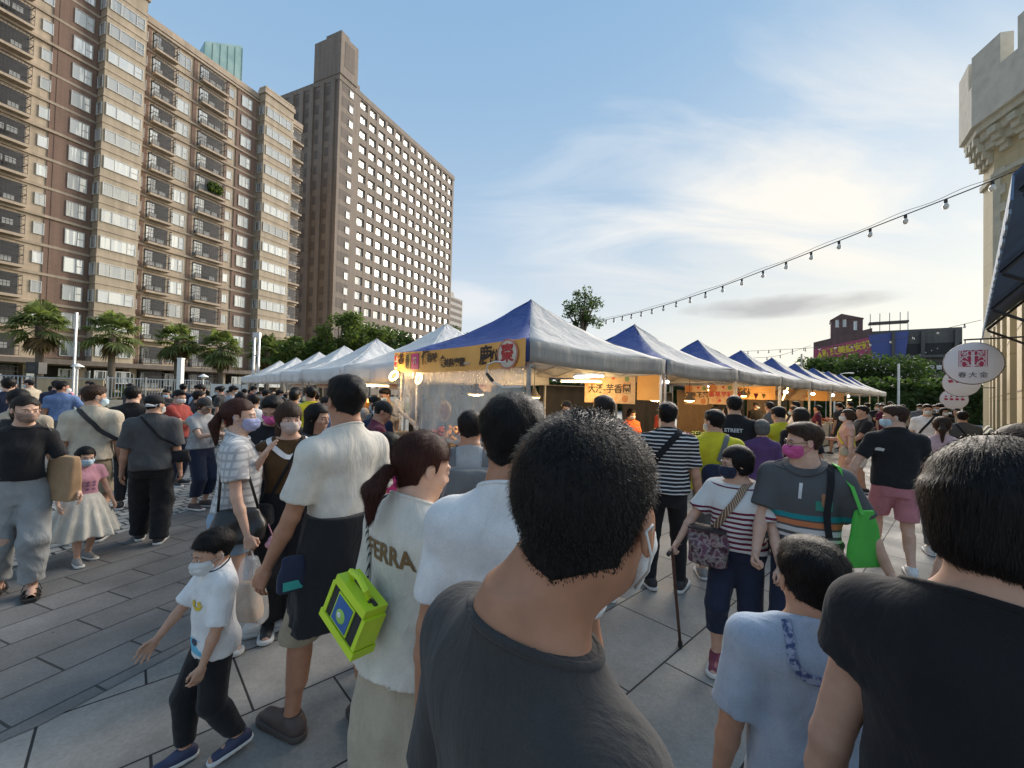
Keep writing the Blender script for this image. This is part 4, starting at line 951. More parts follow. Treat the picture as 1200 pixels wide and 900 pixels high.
# --- one hand, made once per curl: wrist at the origin, fingers along -z, palm towards -x, thumb towards +y (a right hand)
def hand_mesh(curl, spread=0.0, vox=.0042):
    segs = []
    palm = [((0, .022, -.02), (0, .030, -.082), .0155, .0125), ((0, .006, -.02), (0, .010, -.088), .0165, .0125), ((0, -.010, -.02), (0, -.011, -.086), .0160, .0120), ((0, -.020, -.02), (0, -.030, -.078), .0150, .0115)]
    fs = []
    for (y, z, L, r_, sp) in ((.030, -.084, .070, .0092, .10), (.010, -.090, .078, .0094, .02), (-.011, -.088, .072, .0090, -.05), (-.030, -.080, .057, .0080, -.13)):
        p = np.array((0, y, z)); ang = .12 + curl * .25; ch = []
        for j, fr in enumerate((.45, .31, .24)):
            ang += curl * (.55, .95, .6)[j]; d = np.array((-math.sin(ang), (sp + spread * sp * 3) * math.cos(ang), -math.cos(ang))); q = p + d / np.linalg.norm(d) * L * fr; ch.append((tuple(p), tuple(q), r_ * (1 - .1 * j), r_ * (.92 - .1 * j))); p = q
        fs.append(ch)
    th = [((-.004, .020, -.018), (-.014, .046, -.048), .0150, .0118), ((-.014, .046, -.048), (-.020 - .012 * curl, .058 - .012 * curl, -.078), .0112, .0098), ((-.020 - .012 * curl, .058 - .012 * curl, -.078), (-.026 - .022 * curl, .058 - .028 * curl, -.102), .0096, .0078)]
    def fn(X, Y, Z):
        d = rcone(X, Y, Z, (0, 0, .03), (0, .002, -.01), .0205, .0200)
        d = smin(d, rcone(X * 1.25, Y, Z, (0, 0, .02), (0, 0, -.03), .024, .026), .015)
        for s in palm: d = smin(d, rcone(X, Y, Z, *s), .012)
        for s in th: d = smin(d, rcone(X, Y, Z, *s), .007)
        for ch in fs:
            e = None
            for s in ch: q = rcone(X, Y, Z, *s); e = q if e is None else smin(e, q, .004)
            d = smin(d, e, .0045)
        return d
    ax = lambda a, b: np.arange(a, b, vox, dtype=f32)
    V, Fc = snets(field(fn, ax(-.12, .045), ax(-.075, .09), ax(-.20, .055)), ax(-.12, .045), ax(-.075, .09), ax(-.20, .055)); return V, Fc
HANDS = {'relax': hand_mesh(.42), 'grip': hand_mesh(1.25), 'open': hand_mesh(.15, .5), 'point': hand_mesh(.75)}
HANDS_LO = {'relax': hand_mesh(.42, 0, .0085), 'grip': hand_mesh(1.2, 0, .0085), 'open': hand_mesh(.15, .4, .0085), 'point': hand_mesh(.75, 0, .0085)}

def head_fn(X, Y, Z, ears=True, female=False):
    """head in units of its own height: x right, y forward, chin at z = 0, crown at z = 1"""
    d = ellip(X, Y, Z, (0, -.07, .625), (.345, .415, .375))
    d = smin(d, ellip(X, Y, Z, (0, .10, .40), (.275, .285, .35)), .10)
    jw = .225 if not female else .20
    d = smin(d, ellip(X, Y, Z, (0, .13, .20), (jw, .235, .185)), .09)
    d = smin(d, ellip(X, Y, Z, (0, .285, .075), (.085, .085, .075)), .07)
    for s in (-1, 1):
        d = smin(d, ellip(X, Y, Z, (s * .17, .235, .335), (.10, .11, .09)), .07)                 # cheek
        d = smax(d, -ellip(X, Y, Z, (s * .150, .430, .475), (.085, .075, .050)), .05)            # eye socket
        d = smin(d, ellip(X, Y, Z, (s * .145, .305, .472), (.068, .068, .055)), .018)            # lids
        d = smin(d, rcone(X, Y, Z, (s * .06, .375, .555), (s * .21, .325, .555), .030, .024), .04)  # brow
        if ears:
            e = ellip(X, Y, Z, (s * .350, -.035, .455), (.032, .080, .125)); e = smax(e, -ellip(X, Y, Z, (s * .385, -.01, .465), (.022, .045, .085)), .02); d = smin(d, e, .018)
    d = smin(d, rcone(X, Y, Z, (0, .365, .50), (0, .435, .345), .032, .050), .035)               # nose
    for s in (-1, 1): d = smin(d, ellip(X, Y, Z, (s * .050, .395, .325), (.034, .045, .030)), .02)
    d = smin(d, ellip(X, Y, Z, (0, .350, .205), (.095, .048, .024)), .02); d = smin(d, ellip(X, Y, Z, (0, .347, .168), (.080, .048, .024)), .02)
    d = smax(d, -rcone(X, Y, Z, (-.085, .392, .186), (.085, .392, .186), .012, .012), .012)
    return d

SKIN = {}
def skin_mat(tone):
    if tone in SKIN: return SKIN[tone]
    c = {'light': (.56, .36, .265), 'mid': (.47, .285, .195), 'tan': (.40, .21, .13), 'pale': (.60, .41, .31)}[tone]
    n = NT('skin_' + tone); n.set(Roughness=.52); n.b.inputs['Specular IOR Level'].default_value = .35
    f = n.noise(n.coord(), 22, 5); g = n.noise(n.coord(), 5, 3); cc = n.ramp(f, [(.3, tuple(x * .88 for x in c)), (.7, tuple(min(1, x * 1.1) for x in c))])
    n.base(n.mix(n.math('MULTIPLY', g, .25), cc, (c[0] * 1.0, c[1] * .72, c[2] * .65)))
    n.b.inputs['Subsurface Weight'].default_value = .12; n.b.inputs['Subsurface Radius'].default_value = (.012, .004, .002); n.b.inputs['Subsurface Scale'].default_value = .6
    n.bump(n.noise(n.coord(), 500, 2), .12, .001); SKIN[tone] = n.m; return n.m
m_eye = flat('eye_white', (.62, .60, .57), .2, .02); m_iris = flat('iris_dark', (.018, .011, .008), .1, .05)
def hair_mat(name, c, rough=.5):
    if name in MATS: return MATS[name]
    n = NT(name); n.set(Roughness=rough); n.b.inputs['Specular IOR Level'].default_value = .16
    f = n.noise(n.coord(scale=(1, 1, .12)), 160, 4); n.base(n.ramp(f, [(.3, tuple(x * .55 for x in c)), (.7, tuple(x * 1.6 for x in c))])); n.bump(f, .9, .004); MATS[name] = n.m; return n.m
HAIRC = {'black': (.009, .008, .008), 'soft': (.018, .014, .012), 'brown': (.040, .022, .015), 'dark_red': (.045, .016, .012), 'grey': (.12, .115, .11)}

TORSO_M = [(.455, .060, .055, -.006), (.50, .094, .066, -.010), (.53, .098, .070, -.010), (.575, .090, .062, -.002), (.615, .084, .057, .004), (.66, .090, .060, .006), (.71, .099, .065, .006), (.755, .104, .063, .002), (.79, .098, .054, -.004), (.82, .070, .042, -.008), (.85, .040, .034, -.006), (.872, .032, .032, 0)]
TORSO_F = [(.455, .060, .056, -.006), (.50, .100, .070, -.012), (.53, .102, .072, -.012), (.575, .086, .060, -.002), (.62, .074, .053, .004), (.66, .078, .057, .008), (.71, .087, .066, .012), (.745, .088, .063, .008), (.785, .084, .048, -.004), (.82, .060, .038, -.008), (.85, .034, .029, -.006), (.872, .028, .027, 0)]

class Person: pass
def ik(S, T, L1, L2, pole):
    S, T, pole = np.array(S, float), np.array(T, float), np.array(pole, float); d = T - S; D = np.linalg.norm(d)
    if D > (L1 + L2) * .995: T = S + d / D * (L1 + L2) * .995; d = T - S; D = np.linalg.norm(d)
    a = (L1 * L1 - L2 * L2 + D * D) / (2 * D); h = math.sqrt(max(0, L1 * L1 - a * a)); e = d / D; p = pole - e * (pole @ e); p /= max(1e-6, np.linalg.norm(p)); return S + e * a + p * h, T
def person(label, px, d, H, yaw, *, name='person', group=None, female=False, hh=None, build=1.0, skin='mid', hair=('short', 'black'), mask=None, glasses=False,
           shirt=None, legs=None, shoes='black', armL=None, armR=None, poleL=None, poleR=None, handL='relax', handR='relax', feet=None, head=(0, 0, 0), lean=(0, 0), vox=.012, hvox=None, loc=None, cap=None, sole=(.6, .6, .58), strands=0, wide=1.0, seedk=None, knee_pole=None, seat=0.0, neck_w=1.0, hoff=(0, 0)):
    """px, d: where along the picture and how far away the person stands; yaw 0 faces away from the camera, +90 to the right"""
    seed = seedk if seedk is not None else int(abs(px) * 7 + d * 131) % 9973
    if loc is None: p_ = at(px, 460, d); loc = Vector((p_.x, d, 0))
    T = thing(name, label, 'person', loc, -R(yaw), group); hh = hh or H / 7.4
    hvox = hvox or max(hh / 46, vox * .36); P = Person(); P.root = T; P.H = H; P.loc = Vector(loc); P.yaw = yaw
    fem = .90 if female else 1.0; kid = 1.0
    zc = lambda f: f * H
    # --- joints (local: x right, y forward, z up)
    lx, ly = lean                                                    # torso lean: sideways, forward, in radians, about the hips
    hip = np.array((0, 0, .52 * H - seat))
    def up(p):                                                       # carry a torso point along with the lean
        p = np.array(p, float); q = p - hip
        c, s = math.cos(ly), math.sin(ly); q = np.array((q[0], q[1] * c + q[2] * s, -q[1] * s + q[2] * c)); c, s = math.cos(lx), math.sin(lx)
        q = np.array((q[0] * c + q[2] * s, q[1], -q[0] * s + q[2] * c)); return hip + q
    def down(X, Y, Z):                                               # the inverse, for whole grids
        X, Y, Z = X - hip[0], Y - hip[1], Z - hip[2]; c, s = math.cos(lx), math.sin(lx); X, Z = X * c - Z * s, X * s + Z * c
        c, s = math.cos(ly), math.sin(ly); Y, Z = Y * c - Z * s, Y * s + Z * c; return X + hip[0], Y + hip[1], Z + hip[2]
    shw = (.112 if not female else .098) * H * wide; z0 = -seat
    sh = {-1: up((-shw, -.006 * H, 0.792 * H + z0)), 1: up((shw, -.006 * H, 0.792 * H + z0))}
    el, wr = {}, {}
    for s, T_, pl in ((-1, armL, poleL), (1, armR, poleR)):
        t_ = T_ if T_ is not None else (s * (.155 * wide + .01), .015, .475)
        t_ = np.array(t_) * H; t_[2] += z0
        el[s], wr[s] = ik(sh[s], t_, .170 * H, .150 * H, pl if pl is not None else (s * .35, -1, -.2))
    feet = feet or {}
    ank, kn, hj = {}, {}, {}
    for s in (-1, 1):
        hj[s] = np.array((s * .050 * H, 0, .50 * H + z0)); f_ = feet.get(s, (s * .055, 0.0, 0.0, 0.0)); a = np.array((f_[0] * H, f_[1] * H, (.045 + f_[2]) * H))
        kn[s], ank[s] = ik(hj[s], a, .235 * H, .235 * H, (s * .12, 1, 0) if knee_pole is None else knee_pole)
    foot_yaw = {s: (feet.get(s, (0, 0, 0, 0))[3] if len(feet.get(s, (0, 0, 0))) > 3 else s * .12) for s in (-1, 1)}
    foot_pitch = {s: (feet.get(s, (0,) * 5)[4] if len(feet.get(s, (0,))) > 4 else 0.0) for s in (-1, 1)}
    prof = smooth_prof([(z * H + z0, a * H * wide * (build if .48 < z < .79 else (1 + build) / 2), b * H * (build ** 1.4 if .48 < z < .79 else 1), y * H) for z, a, b, y in (TORSO_F if female else TORSO_M)])
    hy, hp, hr = (R(a) for a in head)
    Rh = np.array((Matrix.Rotation(-hy, 3, 'Z') @ Matrix.Rotation(-hp, 3, 'X') @ Matrix.Rotation(hr, 3, 'Y')))   # + yaw right, + pitch down
    nb = up((0, -.006 * H, .845 * H + z0)); pivot = up((hoff[0], hoff[1], H - hh * .92 + z0)); cen = pivot + Rh @ (np.array((0, .02, -.08)) * hh)
    nr = (.034 if not female else .029) * H * (hh / (H / 7.4)) ** .5 * neck_w
    def tohead(X, Y, Z):
        q = [(X - cen[0]), (Y - cen[1]), (Z - cen[2])]; r_ = Rh.T
        return [(r_[i, 0] * q[0] + r_[i, 1] * q[1] + r_[i, 2] * q[2]) / hh for i in range(3)]
    hb = cen + Rh @ (np.array((0, -.10, .30)) * hh)
    P.headm = (cen, Rh, hh)
    la = (1.0 if not female else .86) * (.5 + .5 * build) * H
    shoe_on = shoes is not None
    def body(X, Y, Z):
        A, B, C = down(X, Y, Z); D = loft(A, B, C, prof)
        for s in (-1, 1):
            D = smin(D, rcone(X, Y, Z, up((s * .050 * H * wide, -.006 * H, .787 * H + z0)), sh[s], .040 * H, .031 * la), .035 * H)
            D = smin(D, rcone(X, Y, Z, sh[s], el[s], .0295 * la, .0225 * la), .018 * H)
            e1 = el[s] + (wr[s] - el[s]) * .32; D = smin(D, rcone(X, Y, Z, el[s], e1, .0220 * la, .0228 * la), .008 * H); D = smin(D, rcone(X, Y, Z, e1, wr[s], .0225 * la, .0142 * la), .008 * H)
            D = smin(D, rcone(X, Y, Z, hj[s], kn[s], .049 * H * (.4 + .6 * build), .0315 * H), .02 * H)
            cm = kn[s] + (ank[s] - kn[s]) * .33; D = smin(D, rcone(X, Y, Z, kn[s], ank[s], .0305 * H, .0195 * H), .014 * H); D = smin(D, rcone(X, Y, Z, cm + np.array((0, -.010 * H, .03 * H)), cm + np.array((0, -.006 * H, -.05 * H)), .0275 * H, .022 * H), .02 * H)
            fd = np.array((math.sin(foot_yaw[s]), math.cos(foot_yaw[s]), 0)); fp = foot_pitch[s]; toe = ank[s] + fd * .105 * H * math.cos(fp) + np.array((0, 0, -.030 * H - .105 * H * math.sin(fp))); heel = ank[s] - fd * .018 * H + np.array((0, 0, -.022 * H + .018 * H * math.sin(fp)))
            D = smin(D, rcone(X, Y, Z, heel, toe, .020 * H, .0155 * H), .012 * H); D = smin(D, rcone(X, Y, Z, ank[s], ank[s] + (toe - ank[s]) * .6, .019 * H, .015 * H), .01 * H)
        D = smin(D, rcone(X, Y, Z, nb, hb, nr * 1.10, nr * .98), .022 * H)
        for s in (-1, 1): D = smin(D, rcone(X, Y, Z, nb + (hb - nb) * .25, sh[s] + (nb - sh[s]) * .30, nr * .62, .017 * H), .025 * H)
        # head only where it matters
        qx, qy, qz = tohead(X, Y, Z); m = (np.abs(qx) < .62) & (np.abs(qy) < .75) & (qz > -.25) & (qz < 1.25)
        if m.any():
            h_ = head_fn(qx[m], qy[m], qz[m], True, female) * hh; D[m] = smin(D[m], h_, .016 * H * (hh / (H / 7.4)))
        return D
    allp = np.array([sh[-1], sh[1], el[-1], el[1], wr[-1], wr[1], kn[-1], kn[1], ank[-1], ank[1], cen, cen + Rh @ np.array((0, 0, hh)), hip])
    lo, hi = allp.min(0) - .09 * H, allp.max(0) + .09 * H; lo[0] = min(lo[0], -.16 * H); hi[0] = max(hi[0], .16 * H); lo[1] = min(lo[1], -.15 * H); hi[1] = max(hi[1], .16 * H); lo[2] = -.02
    hc = cen + Rh @ (np.array((0, 0, .5)) * hh); hfine = [(hc[k] - (.46, .56, .62)[k] * hh, hc[k] + (.46, .56, .60)[k] * hh, hvox) for k in range(3)]
    xs, ys, zs = (lines(lo[k], hi[k], vox, [hfine[k]]) for k in range(3))
    V, Fc = snets(field(body, xs, ys, zs), xs, ys, zs); mid = np.zeros(len(Fc), int)
    # hands and eyes join the same mesh
    parts = [(V, Fc, mid)]; P.wr, P.el, P.sh, P.handdir = wr, el, sh, {}
    hs = H / 1.72 * (1.0 if not female else .92) * .98; HM = HANDS if d < 4.2 else HANDS_LO
    for s, kind in ((-1, handL), (1, handR)):
        if kind is None: continue
        hv, hf = HM[kind]; hv = hv * hs
        if s < 0: hv = hv * np.array((-1, 1, 1)); hf = hf[:, ::-1]
        fd = wr[s] - el[s]; fd /= np.linalg.norm(fd); zax = -fd
        ref = np.array((-s * 1.0, 0.15, 0)) if abs(fd[2]) > .75 else np.array((-s * .35, 0, -1.0))          # which way the palm looks
        xin = ref - zax * (ref @ zax); xin /= np.linalg.norm(xin); xax = -s * xin; yax = np.cross(zax, xax) 
        M3 = np.stack([xax, yax, zax], 1)
        if s * 1.0 < 0 and False: pass
        hvw = hv @ M3.T + wr[s]; parts.append((hvw, hf, np.zeros(len(hf), int))); P.handdir[s] = (fd, xin, yax)
    if hh / max(d, .3) > .02:
        eb = MB(); 
        for s in (-1, 1):
            b0 = len(eb.v); eb.mat(1).ball((s * .146, .318, .470), (.056, .060, .043), 12, 9); eb.mat(2).ball((s * .146, .352, .470), (.029, .030, .031), 10, 7)
            eb.mat(2)
            if not cap or True: eb.tube([(s * .065, .392, .552), (s * .14, .388, .572), (s * .215, .345, .556)], [.008, .013, .006], 5)
        tri = [(f if len(f) == 4 else (*f, f[2])) for f in eb.f]; ev = np.array(eb.v) @ np.eye(3); ev = (ev * hh) @ Rh.T + cen
        quads = [f for f in eb.f if len(f) == 4]; qm = [m for f, m in zip(eb.f, eb.m) if len(f) == 4]
        parts.append((ev, np.array(quads), np.array(qm)))
    off = 0; VV, FF, MM = [], [], []
    for v, f, m in parts: VV.append(v); FF.append(f + off); MM.append(m); off += len(v)
    me = mesh_from('body', np.concatenate(VV), np.concatenate(FF), [skin_mat(skin), m_eye, m_iris], np.concatenate(MM))
    def put(nm, me, parent=T):
        o = bpy.data.objects.new(nm, me); COL.objects.link(o); o.parent = parent; return o
    P.body = put('body', me); P.parts = {}
    # --- clothes
    def garment(nm, fn, mat, bounds, vx, parent=T, fine=None):
        lo_, hi_ = bounds; xs, ys, zs = (lines(lo_[k] - 2 * vx, hi_[k] + 2 * vx, vx) for k in range(3)); v, f = snets(field(fn, xs, ys, zs), xs, ys, zs)
        if len(v) == 0: return None
        o = put(nm, mesh_from(nm, v, f, [mat]), parent); P.parts[nm] = o; return o
    if shirt:
        st = dict(ease=.016, hem=.50, sleeve=.62, loose=.012, neck=.853, neck_tilt=.42, fold=.026, collar=None, sl_ease=.012); st.update(shirt)
        hemz = st['hem'] * H + z0; e = st['ease'] * H / 1.7
        chest = max(r_[1] for r_ in prof if r_[0] > .66 * H + z0); chestb = max(r_[2] for r_ in prof if r_[0] > .66 * H + z0)
        sp = []
        for (z, a, b, y) in prof:
            if z < .72 * H + z0: t = (.72 * H + z0 - z) / (.25 * H); a = max(a, chest * (.93 + .02 * t)) if not st.get('fit') else a; b = max(b, chestb * (.95 + .04 * t)) if not st.get('fit') else b; a += st['loose'] * t * H / 1.7; b += st['loose'] * t * H / 1.7
            sp.append((z, a + e, b + e, y))
        sp = [(hemz - .03, sp[0][1] if sp[0][0] > hemz else np.interp(hemz, [q[0] for q in sp], [q[1] for q in sp]), np.interp(hemz, [q[0] for q in sp], [q[2] for q in sp]), np.interp(hemz, [q[0] for q in sp], [q[3] for q in sp]))] + [q for q in sp if q[0] > hemz - .02]
        sp.append((.90 * H + z0, nr * 1.15 + e, nr * 1.15 + e, 0))
        npt = up((0, .012 * H, st['neck'] * H + z0)); nn = np.array((0, st['neck_tilt'], 1.0)); nn /= np.linalg.norm(nn)
        if st.get('neck_side'): nn = nn + np.array((st['neck_side'], 0, 0)); nn /= np.linalg.norm(nn)
        nnw = up(hip + nn) - hip; slf = st['sleeve']
        def shf(X, Y, Z):
            A, B, C = down(X, Y, Z); D = loft(A, B, C, sp)
            for s in (-1, 1):
                D = smin(D, rcone(X, Y, Z, up((s * .050 * H * wide, -.006 * H, .787 * H + z0)), sh[s], .040 * H + e * .9, .034 * la + e), .03 * H)
                D = smin(D, rcone(X, Y, Z, nb + (hb - nb) * .15, sh[s] + (nb - sh[s]) * .30, nr * .70 + e * .5, .018 * H + e * .9), .025 * H)
                if slf > 0:
                    a, b = sh[s], el[s]; ax_ = (b - a) / np.linalg.norm(b - a); q = rcone(X, Y, Z, a, b, .031 * la + st['sl_ease'] * H / 1.7, .0255 * la + (st['sl_ease'] + .010) * H / 1.7)
                    if slf > 1: q = smin(q, rcone(X, Y, Z, b, b + (wr[s] - b) * (slf - 1), .026 * la + (st['sl_ease'] + .004) * H / 1.7, .019 * la + st['sl_ease'] * H / 1.7), .01); 
                    else:
                        cp = a + (b - a) * slf; q = np.maximum(q, (X - cp[0]) * ax_[0] + (Y - cp[1]) * ax_[1] + (Z - cp[2]) * ax_[2])
                    D = smin(D, q, .016 * H)
                elif slf < 0:
                    a, b = sh[s], el[s]; cp = a + (b - a) * .12
                    D = smax(D, (X - cp[0]) * s * 1.0 + (Z - cp[2]) * -.2 - .012 * H, .01)
            w_ = np.clip((.80 * H + z0 - C) / (.25 * H), .25, 1.0); D = D - folds(X, Y, Z, seed, st['fold'] * H / 1.7, .55, 15 * 1.7 / H) * w_
            D = np.maximum(D, hemz + .004 * np.sin(X * 25 + seed) - C)
            return smax(D, (X - npt[0]) * nnw[0] + (Y - npt[1]) * nnw[1] + (Z - npt[2]) * nnw[2], .006)
        ext = max(abs(el[-1][0]), abs(el[1][0]), shw) + .07 * H; pts = np.array([el[-1], el[1], sh[-1], sh[1]] + ([wr[-1], wr[1]] if slf > 1 else [])); b_lo = np.minimum(pts.min(0) - .07 * H, (-.17 * H * wide * build, -.15 * H * build, hemz - .02)); b_hi = np.maximum(pts.max(0) + .08 * H, (.17 * H * wide * build, .16 * H * build, .90 * H + z0))
        b_lo[0] -= .02; b_lo[2] = hemz - .02 - abs(ly) * .2 - abs(lx) * .15
        o = garment(st.get('kind', 'shirt'), shf, st['mat'], (b_lo, b_hi), vox * .95); P.shirt = o; P.npt, P.nn = npt, nnw
        if st['collar'] is not None and o:
            tang = np.cross(nnw, (0, 1, 0)); tang /= np.linalg.norm(tang); bt = np.cross(tang, nnw); from mathutils.bvhtree import BVHTree as BV
            tb = BV.FromPolygons([v.co.copy() for v in o.data.vertices], [tuple(p.vertices) for p in o.data.polygons]); c0_ = npt - nnw * .007; ring = []
            for a in np.linspace(0, 2 * math.pi, 41)[:-1]:
                dv = tang * math.cos(a) + bt * math.sin(a); hit = tb.ray_cast(Vector(c0_ + dv * .35), Vector(-dv), .35)[0]; ring.append(np.array(hit) if hit is not None else (ring[-1] if ring else c0_ + dv * nr * 1.3))
            for _ in range(2): ring = [(ring[q - 1] + ring[q] * 2 + ring[(q + 1) % 40]) / 4 for q in range(40)]
            mb = MB(); mb.tube(ring + [ring[0]], .0062 * H / 1.7, 6, False); mb.build('collar', st['collar'], o, True)
    for legs in ([] if not legs else legs if isinstance(legs, list) else [legs]):
        lg = dict(kind='trousers', hem=.07, ease=.010, waist=.60, fold=.010, flare=0.0); lg.update(legs); e = lg['ease'] * H / 1.7; hz = lg['hem'] * H
        wz = lg['waist'] * H + z0
        if lg['kind'] in ('skirt', 'dress'):
            rt, rb = lg.get('top', .088) * H, lg.get('bottom', .135) * H
            kz = max(-.02 * H, hz)
            cx0 = (ank[-1] + ank[1]) / 2 * .5
            def lf(X, Y, Z):
                t = np.clip((wz - Z) / (wz - hz), 0, 1); t2 = np.minimum(1, t * lg.get('bulge', 2.2)) if lg.get('bulge') else t
                r_ = rt + (rb - rt) * t2 ** lg.get('pw', .8); ang = np.arctan2(Y, X)
                r_ = r_ * (1 + lg.get('wave', .05) * t * np.sin(ang * lg.get('nw', 9) + seed + 1.5 * np.sin(ang * 2 + seed)))
                k = np.sqrt(((X - cx0[0] * t) / r_) ** 2 + ((Y - cx0[1] * t + .006 * H) / (r_ * .80)) ** 2); D = (k - 1) * r_ * .8
                D = D - folds(X, Y, Z, seed + 3, lg['fold'] * H / 1.7, .25, 18) * t
                return np.maximum(D, np.maximum(Z - wz, hz + .012 * np.sin(ang * 5 + seed) - Z))
            m_ = max(rt, rb) * 1.25; garment(lg['kind'], lf, lg['mat'], ((-m_, -m_ - .02, hz - .03), (m_, m_ + .04, wz + .02)), vox * .95)
        else:
            tp = smooth_prof([(z, a + e, b + e, y) for z, a, b, y in prof if z < wz + .03 * H])
            def lf(X, Y, Z):
                A, B, C = down(X, Y, Z); D = np.maximum(loft(A, B, C, tp), C - wz)
                for s in (-1, 1):
                    q = rcone(X, Y, Z, hj[s], kn[s] + np.array((0, .004 * H, 0)), .050 * H * (.4 + .6 * build) + e, .0385 * H + e * 1.15 + lg['flare'] * .4); 
                    if hz < kn[s][2]: q = smin(q, rcone(X, Y, Z, kn[s] + np.array((0, .004 * H, 0)), ank[s], .0375 * H + e * 1.1 + lg['flare'] * .4, .0235 * H + e + lg['flare']), .012 * H); q = smin(q, rcone(X, Y, Z, kn[s] + (ank[s] - kn[s]) * .25 + np.array((0, -.010 * H, 0)), kn[s] + (ank[s] - kn[s]) * .5, .030 * H + e * .6, .026 * H + e * .6), .02 * H)
                    lz = hz + (ank[s][2] - .045 * H) * (.9 if hz < .2 * H else .3)
                    q = np.maximum(q, lz - Z)
                    D = smin(D, q, .016 * H)
                w_ = np.clip((wz - C) / (.30 * H), .3, 1); D = D - folds(X, Y, Z, seed + 5, lg['fold'] * H / 1.7, 1.6, 17 * 1.7 / H) * w_; return D
            pts = np.array([kn[-1], kn[1], ank[-1], ank[1], (.14 * H * build, .13 * H * build, wz), (-.14 * H * build, -.12 * H * build, wz)]); garment(lg['kind'], lf, lg['mat'], (pts.min(0) - .075 * H, pts.max(0) + .075 * H), vox * .95)
    if shoe_on:
        for s in (-1, 1):
            fd = np.array((math.sin(foot_yaw[s]), math.cos(foot_yaw[s]), 0)); fp = foot_pitch[s]; c_, s_ = math.cos(fp), math.sin(fp); up_ = np.array((fd[0] * s_, fd[1] * s_, c_)); fw = np.array((fd[0] * c_, fd[1] * c_, -s_)); sd_ = np.cross(fw, up_)
            O = ank[s] - up_ * .045 * H
            def loc3(X, Y, Z): q = (X - O[0], Y - O[1], Z - O[2]); return [q[0] * v[0] + q[1] * v[1] + q[2] * v[2] for v in (sd_, fw, up_)]
            if shoes == 'sandals': continue
            def up_fn(X, Y, Z):
                a, b, c = loc3(X, Y, Z); D = rcone(a / 1.0, b, c, (0, -.022 * H, .026 * H), (0, .095 * H, .017 * H), .0265 * H, .0215 * H); D = smin(D, rcone(a, b, c, (0, -.002 * H, .045 * H), (0, .03 * H, .032 * H), .0265 * H, .022 * H), .02 * H); return np.maximum(D, np.maximum(.008 * H - c, c - .058 * H))
            def so_fn(X, Y, Z):
                a, b, c = loc3(X, Y, Z); q = np.sqrt((np.abs(a) / 1.0) ** 2 + np.maximum(0, np.abs(b - .036 * H) - .064 * H) ** 2) - (.0275 * H + .004 * H * np.sin(np.clip(b / (.1 * H), -1, 1) * 1.5)); return np.maximum(q, np.maximum(c - .016 * H, -.0005 - c))
            b_lo = np.minimum(O - .06 * H, O + fw * .14 * H - .05 * H); b_hi = np.maximum(O + .07 * H, O + fw * .14 * H + .06 * H); vx = max(.005, vox * .55)
            sm_ = shoes if not isinstance(shoes, str) else flat('shoe_' + shoes, {'black': (.02, .02, .022), 'white': (.6, .6, .58), 'grey': (.22, .22, .22), 'maroon': (.16, .03, .06), 'navy': (.03, .04, .09), 'brown': (.07, .05, .045)}[shoes], .6)
            o = garment('shoe', up_fn, sm_, (b_lo, b_hi), vx)
            if o: garment('sole', so_fn, flat('sole_%d' % int(sole[0] * 100), sole, .7), (b_lo, b_hi), vx, o)
    # --- hair, mask, cap
    def hlocal(nm, fn, mat, lo_, hi_, step, parent=T):
        xs, ys, zs = (np.arange(lo_[k], hi_[k] + step, step, dtype=f32) for k in range(3)); v, f = snets(field(fn, xs, ys, zs), xs, ys, zs)
        if len(v) == 0: return None, v
        w = (v * hh) @ Rh.T + cen; o = put(nm, mesh_from(nm, w, f, [mat] if not isinstance(mat, (list, tuple)) else mat), parent); P.parts[nm] = o; return o, v
    st_pony = .52 if len(hair) < 3 else hair[2]; style, hcol = hair[:2]; strands = strands or (2200 if d < 6.2 and not cap else 0); hm = hair_mat('hair_' + hcol, HAIRC[hcol]); hstep = max(.016, hvox / hh)
    nl_ = [(Rh.T @ (q_ - cen)) / hh for q_ in (hb, nb)]
    def skull(X, Y, Z, t): return smin(ellip(X, Y, Z, (0, -.07, .625), (.345 + t, .415 + t, .375 + t)), rcone(X, Y, Z, nl_[0], nl_[1], nr / hh * .98 + t, nr / hh + t), .08)
    def n3(X, Y, Z, f, ph): return np.sin(X * f + 1.3 * np.sin(Y * f * .7 + ph)) * np.sin(Y * f * .9 + ph * 2 + np.sin(Z * f * .6)) * np.sin(Z * f + ph)
    def hairfn(X, Y, Z):
        if style in ('short', 'buzz', 'kid', 'bald'):
            t = {'short': .055, 'buzz': .026, 'kid': .05, 'bald': .010}[style]; th = np.maximum(t * np.clip((Z - .42) / .35, .12, 1.0), .018)
            D = skull(X, Y, Z, 0) - th - n3(X, Y, Z, 17, seed) * t * (.22 if style != 'buzz' else .05)
            if style == 'short': D = smin(D, ellip(X, Y, Z, (0, .12, .90), (.27, .26, .12)), .08)
            nape = .20 + .08 * np.clip(np.abs(X) / .2, 0, 1); back = np.where(Y < -.14, nape, .36 + 1.0 * np.clip(Y + .10, 0, .3)); back = np.where(Y > .12, .62 + .55 * np.clip(Y - .12, 0, .25), back)
            D = np.maximum(D, back - Z)
            for s in (-1, 1): D = np.maximum(D, -ellip(X, Y, Z, (s * .37, -.02, .42), (.10, .105, .15)))
            fr = .80 if style != 'kid' else .72
            D = smax(D, -ellip(X, Y, Z, (0, .46, fr - .36), (.33, .25, .36)), .03)
        elif style in ('bob', 'long', 'bangs', 'bobshort'):
            bot = {'bob': .09, 'long': -.75, 'bangs': -.55, 'bobshort': .12}[style]; D = ellip(X, Y, Z, (0, -.07, .625), (.40, .47, .43)) - n3(X, Y, Z, 13, seed) * .012
            w_ = .40 if style == 'bob' else .37
